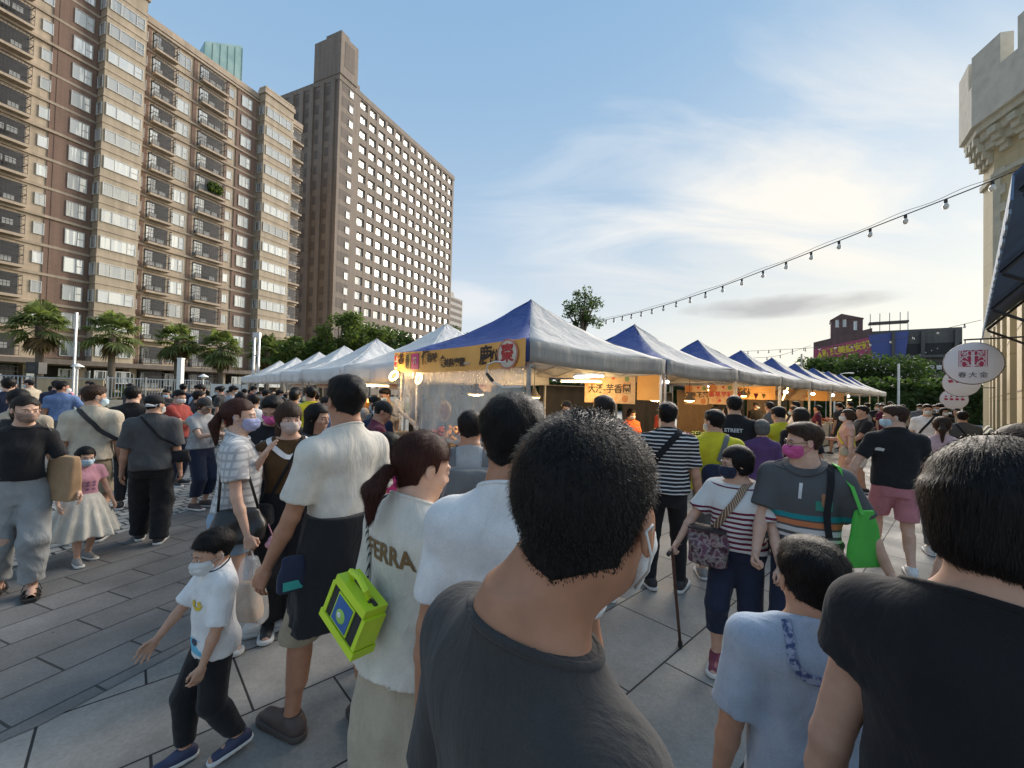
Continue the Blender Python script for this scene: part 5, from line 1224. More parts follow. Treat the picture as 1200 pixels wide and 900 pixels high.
            fall = ellip(X, Y * .95, Z * 0 + .5, (0, -.13, .5), (w_, .34, 9)); fall = np.maximum(fall, Z - .68); fall = np.maximum(fall, bot + .03 * np.sin(X * 9 + seed) - Z)
            if style == 'bob' or style == 'bobshort': fall = smax(fall, ellip(X, Y, Z, (0, -.10, .54), (.46, .48, .50)), .05)
            D = smin(D, fall, .10)
            lim = .70 if style != 'bangs' else .56
            D = smax(D, -np.maximum(np.maximum(np.abs(X) - .275 + .0 * Z, .05 - Y), Z - lim), .04)
            if style in ('long', 'bangs'): D = np.maximum(D, -np.maximum(np.abs(X) - .22, np.maximum(-.15 - Y, Z - .12)))
        elif style in ('pony', 'bun', 'twin'):
            D = skull(X, Y, Z, .030) - n3(X, Y, Z * .3, 15, seed) * .010
            back = np.where(Y < -.12, .12 + .14 * np.abs(X) / .3, .44); back = np.where(Y > .10, .66, back); D = np.maximum(D, back - Z)
            D = smax(D, -ellip(X, Y, Z, (0, .46, .40), (.31, .25, .40)), .03)
            for s in (-1, 1): D = np.maximum(D, -ellip(X, Y, Z, (s * .37, -.02, .42), (.10, .10, .14)))
            if style == 'bun': D = smin(D, ellip(X, Y, Z, (0, -.50, .70), (.17, .15, .16)), .03)
            if style == 'pony':
                zz = st_pony; D = smin(D, ellip(X, Y, Z, (0, -.50, zz), (.09, .10, .09)), .03)
                q = rcone(X, Y, Z, (0, -.55, zz), (0, -.66, zz - .30), .095, .15); q = smin(q, rcone(X, Y, Z, (0, -.66, zz - .30), (0, -.60, -.34), .15, .05), .06); D = smin(D, q - n3(X, Y, Z * .25, 22, seed) * .014, .03)
        return D
    if cap:
        cm = cap
        def capf(X, Y, Z):
            D = skull(X, Y, Z, .045); D = np.maximum(D, .60 - .10 * Y - Z); br = ellip(X, Y, Z + .25 * np.maximum(0, np.abs(X)) ** 2, (0, .45, .60), (.30, .33, .03)); return smin(D, br, .03)
        hlocal('cap', capf, cm, (-.5, -.6, .45), (.5, .9, 1.12), max(.02, hstep))
        h0 = hairfn
        hairfn = lambda X, Y, Z: np.maximum(h0(X, Y, Z), Z - .68)
    if hair[0] != 'none':
        zl = {'long': -.85, 'bangs': -.65, 'bob': -.12, 'bobshort': 0, 'pony': -.45}.get(style, .1); yl = -.9 if style in ('pony', 'bun') else -.62
        ho, hv = hlocal('hair', hairfn, hm, (-.52, yl, zl), (.52, .52, 1.12), hstep)
        if strands and ho: add_strands(ho, style, strands, cen, Rh, hh, seed, hm, (st_pony,))
    if mask:
        mm = mask if not isinstance(mask, tuple) else cloth('mask_%02d%02d%02d' % tuple(int(c * 99) for c in mask), mask, .8, fold=False)
        def mf(X, Y, Z):
            D = head_fn(X, Y, Z, False, female); D = smin(D, ellip(X, Y, Z, (0, .36, .25), (.12, .13, .12)), .10) - .028 - .006 * np.abs(np.sin(Z * 34))
            inner = head_fn(X, Y, Z, False, female) + .02
            D = np.maximum(D, -inner); D = np.maximum(D, .10 - Y + .35 * np.abs(Z - .24)); return smax(smax(D, .03 - Z, .02), Z - (.415 + .05 * np.clip(.15 - np.abs(X), 0, .2)), .02)
        o, _ = hlocal('face_mask', mf, mm, (-.40, .02, -.10), (.40, .62, .55), max(.017, hstep))
        if o and hh / d > .03:
            for s in (-1, 1):
                mb = MB()
                for zz in (.36, .12): pts = [np.array((s * (.285 if zz > .2 else .24), .14, zz)), np.array((s * .335, .04, zz * .6 + .18)), np.array((s * .378, -.07, .50 if zz > .2 else .36)), np.array((s * .36, -.11, .47))]; mb.tube([(p * hh) @ Rh.T + cen for p in pts], .0016, 5)
                mb.build('ear_loop', mm, o, True)
    if glasses:
        mb = MB()
        for s in (-1, 1):
            mb.tube([((np.array((s * .155 + .105 * math.cos(a), .415 - .03 * abs(math.cos(a)) * (1 if s * math.cos(a) > 0 else 0), .46 + .075 * math.sin(a))) * hh) @ Rh.T + cen) for a in np.linspace(0, 2 * math.pi, 17)], .0014, 5, False)
            mb.tube([(np.array(p) * hh) @ Rh.T + cen for p in ((s * .26, .385, .48), (s * .345, .10, .49), (s * .36, -.06, .48))], .0016, 5)
        mb.tube([(np.array(p) * hh) @ Rh.T + cen for p in ((-.05, .42, .47), (0, .435, .48), (.05, .42, .47))], .0014, 5)
        mb.build('glasses', flat('glasses_frame', (.03, .03, .03), .3), T, True)
    P.world = lambda p: T.matrix_basis @ Vector(p)
    mw = Matrix.Translation(T.location) @ Matrix.Rotation(-R(yaw), 4, 'Z'); P.mw = mw; P.world = lambda p: mw @ Vector(tuple(p))
    P.chestp = lambda x, y, z: P.world(up((x * H, y * H, z * H + z0))); P.up = up
    return P
def add_strands(ho, style, n_, cen, Rh, hh, seed, mat, st_=(.52,)):
    """thousands of fine tapering hairs rooted in the surface of the hair"""
    r = np.random.default_rng(seed); me = ho.data; nv = len(me.vertices); co = np.empty(nv * 3, f32); me.vertices.foreach_get('co', co); co = co.reshape(-1, 3); no = np.empty(nv * 3, f32); me.vertices.foreach_get('normal', no); no = no.reshape(-1, 3)
    q = ((co - cen) @ Rh) / hh; nl = no @ Rh
    ok = (q[:, 2] > -.9) & (nl @ np.array((0, .2, 0)) < .9)
    if style in ('short', 'buzz', 'kid'): ok &= ~((q[:, 1] > .05) & (q[:, 2] < .7) & (nl[:, 2] < -.2))
    ids = r.choice(np.nonzero(ok)[0], n_); p = q[ids] + r.normal(size=(n_, 3)) * .012; nn = nl[ids]
    if style in ('buzz', 'short', 'kid'):
        w = p - np.array((.04, -.30, .95)); sw = np.cross(np.tile((0.0, -.35, .94), (n_, 1)), w); flow = w / (np.linalg.norm(w, axis=1)[:, None] + .05) + .55 * sw / (np.linalg.norm(sw, axis=1)[:, None] + .05) * np.exp(-np.linalg.norm(w, axis=1) * 4)[:, None]
        flow[:, 2] -= .35 * (p[:, 2] < .75); lift = .03 if style == 'buzz' else .08; L = {'buzz': .024, 'short': .08, 'kid': .09}[style]
    else:
        flow = np.stack([p[:, 0] * .5, -.5 * np.ones(n_) * (p[:, 2] > .7), -np.ones(n_)], 1); 
        if style == 'pony': flow = np.where((p[:, 1] > -.52)[:, None], np.array((0, -.52, st_[0])) - p, np.stack([p[:, 0] * .2, p[:, 1] * 0, -np.ones(n_)], 1))
        elif style == 'bun': flow = np.where((p[:, 1] > -.52)[:, None], np.array((0, -.52, .52)) - p, np.stack([p[:, 0] * .2, p[:, 1] * 0, -np.ones(n_)], 1))
        lift = .02; L = .13 if style != 'bob' else .08
    flow = flow + r.normal(size=(n_, 3)) * (.06 if style in ('buzz', 'short', 'kid') else .06); flow -= nn * np.sum(flow * nn, 1)[:, None]; flow /= np.linalg.norm(flow, axis=1)[:, None] + 1e-6
    L = L * r.uniform(.5, 1.25, n_)[:, None]
    if style in ('buzz', 'short', 'kid'): L = L * np.clip((p[:, 2] - .1) / .5, .3, 1)[:, None]
    wd = (.0022 if style in ('buzz', 'short', 'kid') else .0026) * r.uniform(.7, 1.3, n_)[:, None]; side = np.cross(flow, nn); side /= np.linalg.norm(side, axis=1)[:, None] + 1e-6
    p0 = p - nn * .01; p1 = p + (flow + nn * lift) * L * .5; p2 = p + (flow * 1.0 + nn * lift * .35) * L
    V = np.stack([p0 - side * wd, p0 + side * wd, p1 - side * wd * .8, p1 + side * wd * .8, p2], 1).reshape(-1, 3); V = (V * hh) @ Rh.T + cen
    b = np.arange(n_)[:, None] * 5; F4 = np.concatenate([b + 0, b + 1, b + 3, b + 2], 1); F3 = np.concatenate([b + 2, b + 3, b + 4, b + 4], 1)
    v0 = co; f0 = np.empty(len(me.polygons) * 4, np.int32); me.polygons.foreach_get('vertices', f0) if False else me.loops.foreach_get('vertex_index', f0); f0 = f0.reshape(-1, 4)
    bmx = MB(); m2 = bpy.data.meshes.new('hair'); 
    VV = np.concatenate([v0, V]); F3t = F3[:, :3]
    faces4 = np.concatenate([f0, F4 + nv]); nl4, nl3 = faces4.size, F3t.size
    m2.vertices.add(len(VV)); m2.vertices.foreach_set('co', VV.astype(f32).ravel()); m2.loops.add(nl4 + nl3); m2.loops.foreach_set('vertex_index', np.concatenate([faces4.ravel(), (F3t + nv).ravel()]).astype(np.int32))
    m2.polygons.add(len(faces4) + len(F3t)); m2.polygons.foreach_set('loop_start', np.concatenate([np.arange(0, nl4, 4), nl4 + np.arange(0, nl3, 3)]).astype(np.int32)); m2.polygons.foreach_set('use_smooth', np.ones(len(faces4) + len(F3t), bool))
    m2.materials.append(mat); m2.update(calc_edges=True); ho.data = m2
# ------------------------------------------------------------------ what people wear
from mathutils.bvhtree import BVHTree
C_ = {'white': (.70, .70, .70), 'offwhite': (.64, .60, .53), 'cream': (.52, .46, .36), 'black': (.016, .016, .018), 'charcoal': (.046, .045, .045), 'grey': (.13, .135, .14), 'dkgrey': (.075, .077, .08), 'ltgrey': (.33, .34, .35), 'navy': (.022, .028, .055),
      'blue': (.12, .19, .36), 'ltblue': (.36, .44, .55), 'denim': (.24, .33, .44), 'greydenim': (.27, .28, .28), 'red': (.28, .045, .035), 'orange': (.62, .13, .04), 'pink': (.60, .30, .36), 'hotpink': (.62, .06, .22), 'salmon': (.48, .20, .23), 'palepink': (.58, .40, .40), 'yellow': (.58, .52, .03), 'khaki': (.36, .31, .22),
      'beige': (.42, .36, .27), 'brown': (.085, .048, .020), 'maroon': (.12, .02, .04), 'tan': (.33, .22, .12), 'lilac': (.36, .38, .58), 'green': (.05, .30, .05), 'peach': (.55, .33, .26), 'coral': (.55, .16, .12), 'purple': (.10, .05, .14), 'mblue': (.45, .60, .70), 'mwhite': (.62, .63, .62), 'mpink': (.55, .10, .28), 'mdark': (.06, .065, .08), 'mtan': (.26, .17, .13)}
def K(n, **k): return cloth('cloth_' + n, C_[n], **k)
def M_(n): return cloth('mask_' + n, C_[n], .8, fold=False)
def bvh(o): me = o.data; return BVHTree.FromPolygons([v.co.copy() for v in me.vertices], [tuple(p.vertices) for p in me.polygons])
def on_surface(P, o, pts, off=.004):
    t = bvh(o); out, nn = [], []
    for p in pts:
        co, no, i, d = t.find_nearest(Vector(p)); out.append(co + no * off); nn.append(no)
    for _ in range(2):
        out = [out[0]] + [(out[i - 1] + out[i] * 2 + out[i + 1]) / 4 for i in range(1, len(out) - 1)] + [out[-1]]
        nn = [nn[0]] + [((nn[i - 1] + nn[i] * 2 + nn[i + 1]) / 4).normalized() for i in range(1, len(nn) - 1)] + [nn[-1]]
    res = []
    for p, n_ in zip(out, nn):
        co, no, i, d = t.find_nearest(p); s_ = (p - co).dot(no); res.append(p + no * max(0, off - s_))
    return res, nn
def printed(P, body, size, cx, cz, mat, back=True, rot=0.0, name='print', o=None, me=None, spacing=1.0):
    """lettering printed on a shirt: the flat letters are laid onto the cloth"""
    o = o or P.shirt; t = bvh(o); me = me or text_mesh(body, size, 0, spacing=spacing, bold=size * .03); H = P.H; dr = -1 if back else 1
    bm = bmesh.new(); bm.from_mesh(me); bmesh.ops.triangulate(bm, faces=bm.faces); bmesh.ops.subdivide_edges(bm, edges=[e for e in bm.edges if e.calc_length() > size * .25], cuts=2); c, s = math.cos(rot), math.sin(rot)
    for v in bm.verts:
        u, w = v.co.x * c - v.co.y * s, v.co.x * s + v.co.y * c; org = Vector((cx * H + (u if back else -u), dr * .6, cz * H + w)); co, no, i, d = t.ray_cast(org, Vector((0, -dr, 0)), 1.2)
        v.co = (co + Vector((0, dr, 0)) * .0035) if co else Vector((org.x, dr * .15, org.z))
    bm.to_mesh(me); bm.free(); me.materials.clear(); me.materials.append(mat); q = bpy.data.objects.new(name, me); COL.objects.link(q); q.parent = o; return q
def patch_mesh(polys):
    """flat shapes in the u/v plane for printed()"""
    me = bpy.data.meshes.new('patch'); vs, fs = [], []
    for p in polys: b = len(vs); vs += [(u, v, 0) for u, v in p]; fs.append(tuple(range(b, b + len(p))))
    me.from_pydata(vs, [], fs); return me
def oval(cx, cy, a, b, n=14): return [(cx + a * math.cos(t), cy + b * math.sin(t)) for t in np.linspace(0, 2 * math.pi, n, endpoint=False)]
def soft_bag(name, w, d, h, mat, parent, taper=.85, seed=0, c=(0, 0, 0), vx=None, sq=0):
    """a slumped cloth or leather bag body hanging below c"""
    vx = vx or max(.006, w / (34 if not sq else 44)); r = np.random.default_rng(seed); ph = r.uniform(0, 6, 6)
    def fn(X, Y, Z):
        t = np.clip(-Z / h, 0, 1); a = w / 2 * (taper + (1 - taper) * t); b = d / 2 * (.45 + .75 * np.sin(np.clip(t, 0, 1) * 2.2)); b = b if not sq else d / 2 * (.55 + .45 * t); q = (np.abs(X / a) ** (8 if sq else 4) + np.abs(Y / b) ** (5 if sq else 2.6)) ** (.16 if sq else .3); D = (q - 1) * b
        D = D - (.007 if not sq else .002) * np.sin(X * 26 / (w / .3) + 3 * np.sin(Z * 12 + ph[0]) + ph[1]) * (1 - .4 * t) * w / .3
        return smax(D, np.maximum(Z, -h - Z), .02 if not sq else .008)
    ax = lambda m: np.arange(-m, m + vx, vx, dtype=f32); zs = np.arange(-h - 3 * vx, 3 * vx, vx, dtype=f32); v, f = snets(field(fn, ax(w * .62), ax(d * .9), zs), ax(w * .62), ax(d * .9), zs)
    o = bpy.data.objects.new(name, mesh_from(name, v + np.array(c), f, [mat])); COL.objects.link(o); o.parent = parent; return o
def world_pts(P, pts): return [P.world(p) for p in pts]
def strap_over(T, P, pts, w, mat, name='strap', o=None, off=.005):
    """a strap laid on the wearer's clothes; T is the bag thing (unrotated), pts in the wearer's frame"""
    res, nn = on_surface(P, o or P.shirt, pts, off); rot = P.mw.to_3x3(); org = T.location
    mb = MB(); mb.ribbon([P.world(p) - org for p in res], w, [rot @ n_ for n_ in nn], .004); return mb.build(name, mat, T, 40)
def lerp_pts(a, b, n=14, bulge=(0, 0, 0)):
    a, b, u = np.array(a, float), np.array(b, float), np.array(bulge, float); return [a + (b - a) * t + u * math.sin(math.pi * t) for t in np.linspace(0, 1, n)]
def hang(name, label, cat, loc, rz=0): return thing(name, label, cat, loc, rz)
def crossbody(P, label, side, mat_s, mat_b, w=.035, bag=(.24, .10, .17), at_=None, back=True, cat='bag', front=False, name='crossbody_bag', seed=0, bagyaw=0.0):
    """strap from the shoulder on 'side' (+1 right) across back or chest to the other hip, with the bag there"""
    H = P.H; y = -.2 if back else .2; pos = at_ if at_ is not None else (-side * .13, (-.07 if back else .10), .56)
    bw = P.world(np.array(pos) * H); T = hang(name, label, cat, bw); 
    z_ = soft_bag('bag_body', *bag, mat_b, T, seed=seed); z_.rotation_euler = (0, 0, -R(P.yaw + bagyaw))
    sh_ = np.array((side * .060, 0, .845)) * H
    strap_over(T, P, [sh_ + np.array((0, (.02 if back else -.02) * H, 0))] + lerp_pts(sh_, np.array((pos[0] * .92, y * .5, pos[2] + .01)) * H, 14, (0, y * .35 * H, 0)), w, mat_s)
    other = lerp_pts(sh_, np.array((pos[0] * .9, -y * .4, pos[2] + .02)) * H, 12, (0, -y * .35 * H, 0)); strap_over(T, P, other, w, mat_s)
    return T

# ------------------------------------------------------------------ the foreground
Y = None
# man in charcoal, nearest, from behind
P1 = person('man in a charcoal t-shirt seen from behind, nearest and largest figure in the middle', 0, .62, 1.755, 56, loc=Vector((.017, .578, 0)), hh=.238, skin='tan', hair=('buzz', 'black'), mask=M_('mwhite'), shirt=dict(mat=K('charcoal'), collar=K('charcoal'), sleeve=.75, hem=.47, ease=.012, fold=.014, neck=.846, neck_tilt=.25), legs=dict(mat=K('navy')), head=(-20, 6, 0), lean=(.05, .0), hoff=(.0484, .0367), vox=.0075, hvox=.0042, strands=34000, build=.90, wide=.74, neck_w=.95)
# woman in black at the right edge
P2 = person('woman with a glossy black bob in a black cap-sleeved t-shirt, large at the right edge', 0, .65, 1.715, 62, loc=Vector((.81, .69, 0)), female=True, hh=.24, skin='light', hair=('bob', 'black'), shirt=dict(mat=K('black'), collar=K('black'), sleeve=.34, hem=.5, ease=.016, fold=.016, neck=.842, sl_ease=.02), legs=dict(mat=K('navy')), head=(-30, 8, 0), vox=.010, hvox=.006, build=1.12, neck_w=1.05, strands=14000)
# boy in pale blue
P3 = person('boy in a pale blue t-shirt with navy patterned trim, from behind, beside the black bob', 0, .9, 1.385, 20, loc=Vector((.845, 1.16, 0)), hh=.215, skin='mid', hair=('short', 'black'), shirt=dict(mat=K('ltblue'), sleeve=.85, hem=.46, ease=.02, fold=.024, sl_ease=.02, neck=.85), legs=dict(mat=K('navy'), kind='shorts', hem=.28), head=(-4, 10, 0), vox=.010, hvox=.005, strands=12000)
n = NT('navy_pattern_trim'); n.set(Roughness=.9); n.base(n.ramp(n.noise(n.coord(), 90, 2), [(.42, (.05, .08, .19)), (.58, (.30, .35, .48))])); m_trim = n.m
res, nn = on_surface(P3, P3.shirt, [np.array(p) * np.array((1.40, 1, 1.40)) for a, b in (((-.058, -.05, .850), (-.066, -.2, .805)), ((-.066, -.2, .805), (-.035, -.2, .765)), ((-.035, -.2, .765), (.035, -.2, .772)), ((.035, -.2, .772), (.085, -.2, .815))) for p in lerp_pts(a, b, 7)[:-1]], .003)
mb = MB(); mb.ribbon(res, .022, nn, .003); mb.build('collar_trim', m_trim, P3.shirt, 40)
# man in white, centre
P4 = person('man in a plain white t-shirt, from behind, left of the man in charcoal', 602, 1.2, 1.765, 8, skin='tan', hair=('short', 'black'), shirt=dict(mat=K('white'), collar=K('white'), sleeve=.7, hem=.47, ease=.014, fold=.026), legs=dict(mat=K('navy')), head=(14, 4, 0), vox=.010, hvox=.005, strands=12000, build=.94, wide=.86)
# woman with the neon pouch
P5 = person('woman with a low ponytail in a cream lettered t-shirt and beige skirt, from behind', 490, 1.5, 1.63, 42, female=True, skin='light', hair=('pony', 'dark_red', .34), hh=.238, shirt=dict(mat=K('offwhite'), collar=K('offwhite'), sleeve=.95, hem=.525, ease=.030, loose=.018, fold=.034, sl_ease=.034), legs=dict(kind='skirt', mat=K('beige'), waist=.60, hem=.29, top=.085, bottom=.135, bulge=1.8, wave=.04, fold=.03), shoes='white', head=(12, 14, 0), vox=.010, hvox=.005, strands=12000, armR=(.16, .04, .46), feet={-1: (-.06, .06, 0, 0), 1: (.06, -.03, 0, 0)})
printed(P5, 'FERRA', .085, .01, .755, flat('print_brown', (.20, .12, .05), .8), True, 0.0, spacing=1.05); 
T = hang('neon_pouch', 'neon yellow and black pouch with a blue badge, on a rope strap', 'pouch', at(424, 692, 1.34), R(-38))
T.rotation_euler = (R(-6), R(22), R(-38))
m_neon = flat('neon_yellow', (.55, .75, .03), .5, .08, 9); m_pnl = flat('pouch_black', (.02, .022, .022), .7)
mb = MB(); bmq = [(-.085, 0), (.085, 0), (.10, -.15), (-.10, -.15)]
mb.add([(x, -.035, z) for x, z in bmq] + [(x, .035, z) for x, z in bmq], [(3, 2, 1, 0), (4, 5, 6, 7), (0, 1, 5, 4), (1, 2, 6, 5), (2, 3, 7, 6), (3, 0, 4, 7)]); mb.build('pouch_body', m_pnl, T); mb = MB(); mb.bb(-.08, .08, -.006, .006, .0065, .011); mb.bb(.05, .062, -.014, -.0065, .0, .018); mb.build('zip', m_dframe, T)
mb = MB(); mb.bb(-.088, .088, -.041, .041, -.022, .006); mb.bb(-.104, .104, -.041, .041, -.158, -.132); mb.bb(-.098, -.082, -.039, .039, -.131, -.023); mb.bb(.082, .098, -.039, .039, -.131, -.023); mb.tube([(-.05, 0, 0), (-.045, -.03, .045), (.0, -.035, .06), (.045, -.03, .045), (.05, 0, 0)], .010, 6); mb.build('neon_edging', m_neon, T, 40)
mb = MB(); mb.mat(0).bb(-.05, .045, -.040, -.0355, -.125, -.028); mb.mat(1).bb(-.044, .039, -.0425, -.0402, -.119, -.034); mb.mat(2).ball((-.004, -.043, -.085), (.024, .003, .022), 14, 8); mb.mat(3).ball((-.01, -.0455, -.083), (.010, .002, .009), 10, 6); mb.build('badge', [m_neon, flat('badge_blue', (.03, .12, .35), .4), flat('badge_green', (.30, .55, .10), .4), m_white], T, 40)
sp_ = [P5.world((-.055 * 1.63, -.02, .838 * 1.63)), P5.world((-.16, -.10, 1.15)), at(421, 690, 1.34) + Vector((-.02, 0, .0))]
res, nn = on_surface(P5, P5.shirt, lerp_pts((-.06 * 1.63, .0, .84 * 1.63), (-.10 * 1.63, -.13 * 1.63, .60 * 1.63), 12), .006); rq = T.rotation_euler.to_matrix().inverted()
pts = [rq @ (P5.world(p) - T.location) for p in res] + [Vector((-.06, -.01, .02))]; mb = MB(); mb.tube(pts, .0065, 7); n = NT('rope_strap'); n.set(Roughness=.8); wv = n.n('ShaderNodeTexWave'); wv.inputs['Scale'].default_value = 28; n.l(n.coord(), wv.inputs[0]); n.base(n.ramp(wv.outputs['Fac'], [(.72, (.55, .55, .52)), (.8, (.03, .03, .03))])); mb.build('strap', n.m, T, True)
# tall man in white, left of centre
P6 = person('tall man in a loose white t-shirt, black jacket tied round his waist', 406, 2.2, 1.84, -58, skin='tan', hair=('short', 'black'), mask=None, shirt=dict(mat=K('offwhite'), collar=K('offwhite'), sleeve=.72, hem=.60, ease=.015, fold=.034, sl_ease=.018), legs=[dict(kind='shorts', mat=K('khaki'), hem=.27, ease=.02, waist=.50), dict(kind='skirt', mat=K('black'), waist=.625, hem=.335, top=.105, bottom=.125, bulge=1.6, wave=.03, fold=.05)], shoes='brown', head=(12, 0, 0), vox=.010, hvox=.0055, strands=9000, armL=(-.17, .09, .465), handL='relax', wide=.86, build=.92, poleL=(-.2, -1, -.3), feet={-1: (-.07, .10, 0, -.1), 1: (.06, -.10, .01, .1)}, sole=(.06, .05, .045))
T = hang('clutch_bag', 'small navy and teal pouch pressed against the tied black jacket of the tall man', 'pouch', at(345, 650, 1.98), R(40)); o = soft_bag('bag_body', .14, .05, .17, K('navy'), T, seed=3); mb = MB(); mb.bb(-.05, .04, -.03, -.024, -.15, -.11); mb.build('teal_patch', flat('teal', (.03, .30, .27)), T)
# boy walking left
P7 = person('small boy in a white t-shirt with a yellow print and black trousers, walking left', 262, 2.05, 1.08, -138, hh=.192, skin='mid', hair=('kid', 'black'), mask=M_('mwhite'), shirt=dict(mat=K('white'), collar=K('black'), sleeve=.95, hem=.47, ease=.018, fold=.026, sl_ease=.022), legs=dict(mat=K('black'), hem=.08, ease=.022, waist=.56), shoes='navy', head=(-6, 12, 0), vox=.008, hvox=.0042, strands=9000, armL=(-.14, .08, .45), armR=(.12, .19, .53), handL='relax', handR='open', feet={-1: (-.05, -.10, .012, 0, .18), 1: (.05, .08, 0, 0)}, poleL=(-.6, -.8, -.2), poleR=(.7, -.6, -.2))
mb_ = [(-.055 + .02 * math.cos(t), .0) for t in (0,)]; ban = [(-.05, .012), (-.03, -.012), (0, -.022), (.03, -.014), (.05, .014), (.03, .002), (0, -.004), (-.03, .004)]
printed(P7, '', .05, -.04, .70, flat('print_yellow', (.62, .45, .03), .8), False, me=patch_mesh([ban, oval(-.02, .012, .015, .012), oval(.024, .014, .013, .011)]), name='yellow_print')
printed(P7, '', .05, -.05, .525, flat('print_cyan', (.12, .42, .60), .8), False, me=patch_mesh([[(-.06, -.035), (.06, -.035), (.062, .035), (-.058, .035)]]), name='blue_print'); printed(P7, '', .05, -.035, .545, flat('print_dark', (.04, .05, .08), .8), False, me=patch_mesh([oval(0, 0, .022, .016)]), name='dark_print')
# ------------------------------------------------------------------ the middle distance, left
n = NT('white_plaid'); n.set(Roughness=.9); br = n.n('ShaderNodeTexBrick', offset=0); n.l(n.coord('Object', rot=0), br.inputs['Vector']); sp3 = n.n('ShaderNodeSeparateXYZ'); c3 = n.n('ShaderNodeCombineXYZ'); n.l(n.coord(), sp3.inputs[0]); n.l(n.math('ADD', sp3.outputs[0], sp3.outputs[1]), c3.inputs[0]); n.l(sp3.outputs[2], c3.inputs[1]); n.l(c3.outputs[0], br.inputs['Vector'])
for k_, v_ in (('Color1', (.58, .58, .57, 1)), ('Color2', (.52, .52, .52, 1)), ('Mortar', (.36, .36, .37, 1))): br.inputs[k_].default_value = v_
br.inputs['Brick Width'].default_value = .05; br.inputs['Row Height'].default_value = .05; br.inputs['Mortar Size'].default_value = .009; br.inputs['Scale'].default_value = 1; n.base(br.outputs[0]); n.bump(n.noise(n.coord(), 13, 3), .5, .012); m_plaid = n.m
P8 = person('woman with a dark red ponytail, lilac mask, white plaid blouse and denim shorts, side on', 282, 2.9, 1.69, 62, female=True, skin='light', hair=('pony', 'dark_red'), mask=M_('lilac'), shirt=dict(mat=m_plaid, collar=K('white'), sleeve=.62, hem=.56, ease=.020, fold=.03, sl_ease=.03), legs=dict(kind='shorts', mat=K('denim'), hem=.40, ease=.024, flare=.02, waist=.60), shoes='white', head=(8, 0, 0), vox=.011, hvox=.0055, strands=5000, armR=(.17, .06, .45), armL=(-.02, .24, .70), handL='grip', handR='grip', feet={-1: (-.05, .08, 0), 1: (.05, -.08, 0)}, seedk=77)
T = hang('shoulder_bag', 'black leather shoulder bag under the arm of the woman in white plaid', 'bag', P8.world((.205, .03, .985)), -R(62)); o = soft_bag('bag_body', .33, .13, .22, flat('black_leather', (.018, .017, .017), .35, .2, 20), T, seed=5); 
o.rotation_euler = (0, 0, R(90)); mb = MB(); mi = Matrix.Rotation(R(62), 3, 'Z') ; lc = lambda p: mi @ (P8.world(p) - T.location)
for s_ in (-1, 1): mb.tube([Vector((.0, s_ * .11, -.01)), lc((.175, s_ * .075, 1.20)), lc((.13, s_ * .045, 1.385)), lc((.125, 0, 1.405))], .0085, 6)
mb.build('handles', flat('black_leather', (.018, .017, .017), .35), T, True); mb = MB(); mb.tube([(.01, .17, -.12), (.02, .2, -.2)], .004, 5); mb.ball((.02, .2, -.23), (.03, .03, .035)); mb.ball((.03, .18, -.25), (.025, .025, .025)); mb.build('charm', K('pink'), T, True)
hw = P8.world(P8.wr[1]) ; T = hang('carrier_bag', 'clear plastic bag holding a brown paper parcel, hanging below the denim shorts', 'bag', hw + Vector((.02, 0, -.13)))
soft_bag('paper_parcel', .17, .11, .24, flat('kraft_paper', (.40, .25, .13), .8, .15, 14), T, seed=8, c=(0, 0, -.16)); n = NT('clear_plastic'); n.set(Roughness=.15, Alpha=.28); n.b.inputs['Base Color'].default_value = (.75, .78, .8, 1); n.b.inputs['Specular IOR Level'].default_value = .8; n.bump(n.noise(n.coord(), 16, 4), .8, .02); m_plastic = n.m
soft_bag('plastic_skin', .23, .17, .42, m_plastic, T, .35, 9); mb = MB(); mb.tube([(-.03, 0, -.02), (0, 0, .06), (.03, 0, -.02)], .006, 5); mb.build('handles', m_plastic, T, True)
P9 = person('woman with a fringe in a brown knit vest with a white collar', 340, 3.15, 1.66, 148, female=True, skin='light', hair=('bangs', 'brown'), mask=cloth('mask_clear', (.50, .40, .36), .6, fold=False), shirt=dict(mat=K('brown', weave=250), sleeve=.0, hem=.585, ease=.010, fold=.016, fit=True, neck=.845), legs=dict(mat=K('black'), waist=.61, hem=.05, ease=.022, flare=.03), shoes='black', head=(-14, 4, 3), vox=.011, hvox=.0055, strands=5000, armR=(.10, .15, .785), handR='open', armL=(-.12, .08, .56), poleR=(.5, -.5, -1), seedk=78)
res, nn = on_surface(P9, P9.shirt, [np.array((.080 * math.sin(t), .03 + .08 * math.cos(t), (.835 - .05 * max(0, math.cos(t)) * (1 - abs(math.sin(t)) * .5)))) * 1.66 for t in np.linspace(-2.2, 2.2, 25)], .004); mb = MB(); mb.ribbon(res, .036, nn, .004); mb.build('collar', K('white'), P9.shirt, 40)
T = hang('waist_bag', 'small black camera bag at the hip of the woman in the brown vest', 'bag', P9.world((.16, .10, .95))); soft_bag('bag_body', .17, .11, .15, K('black'), T, .9, 4); strap_over(T, P9, lerp_pts((-.09, .02, 1.40), (.12, .12, 1.0), 12, (0, .1, 0)), .02, K('black'))
P10 = person('person in a black lettered t-shirt and magenta mask looking down, behind the plaid blouse', 322, 3.75, 1.70, 158, skin='mid', hair=('short', 'black'), mask=M_('mpink'), shirt=dict(mat=K('black'), collar=K('black')), legs=dict(mat=K('black')), head=(10, 24, 0), armL=(-.10, .18, .60), armR=(.08, .2, .60), seedk=79); printed(P10, 'GOOD DAY', .03, 0, .765, flat('print_pale', (.5, .5, .5)), False)
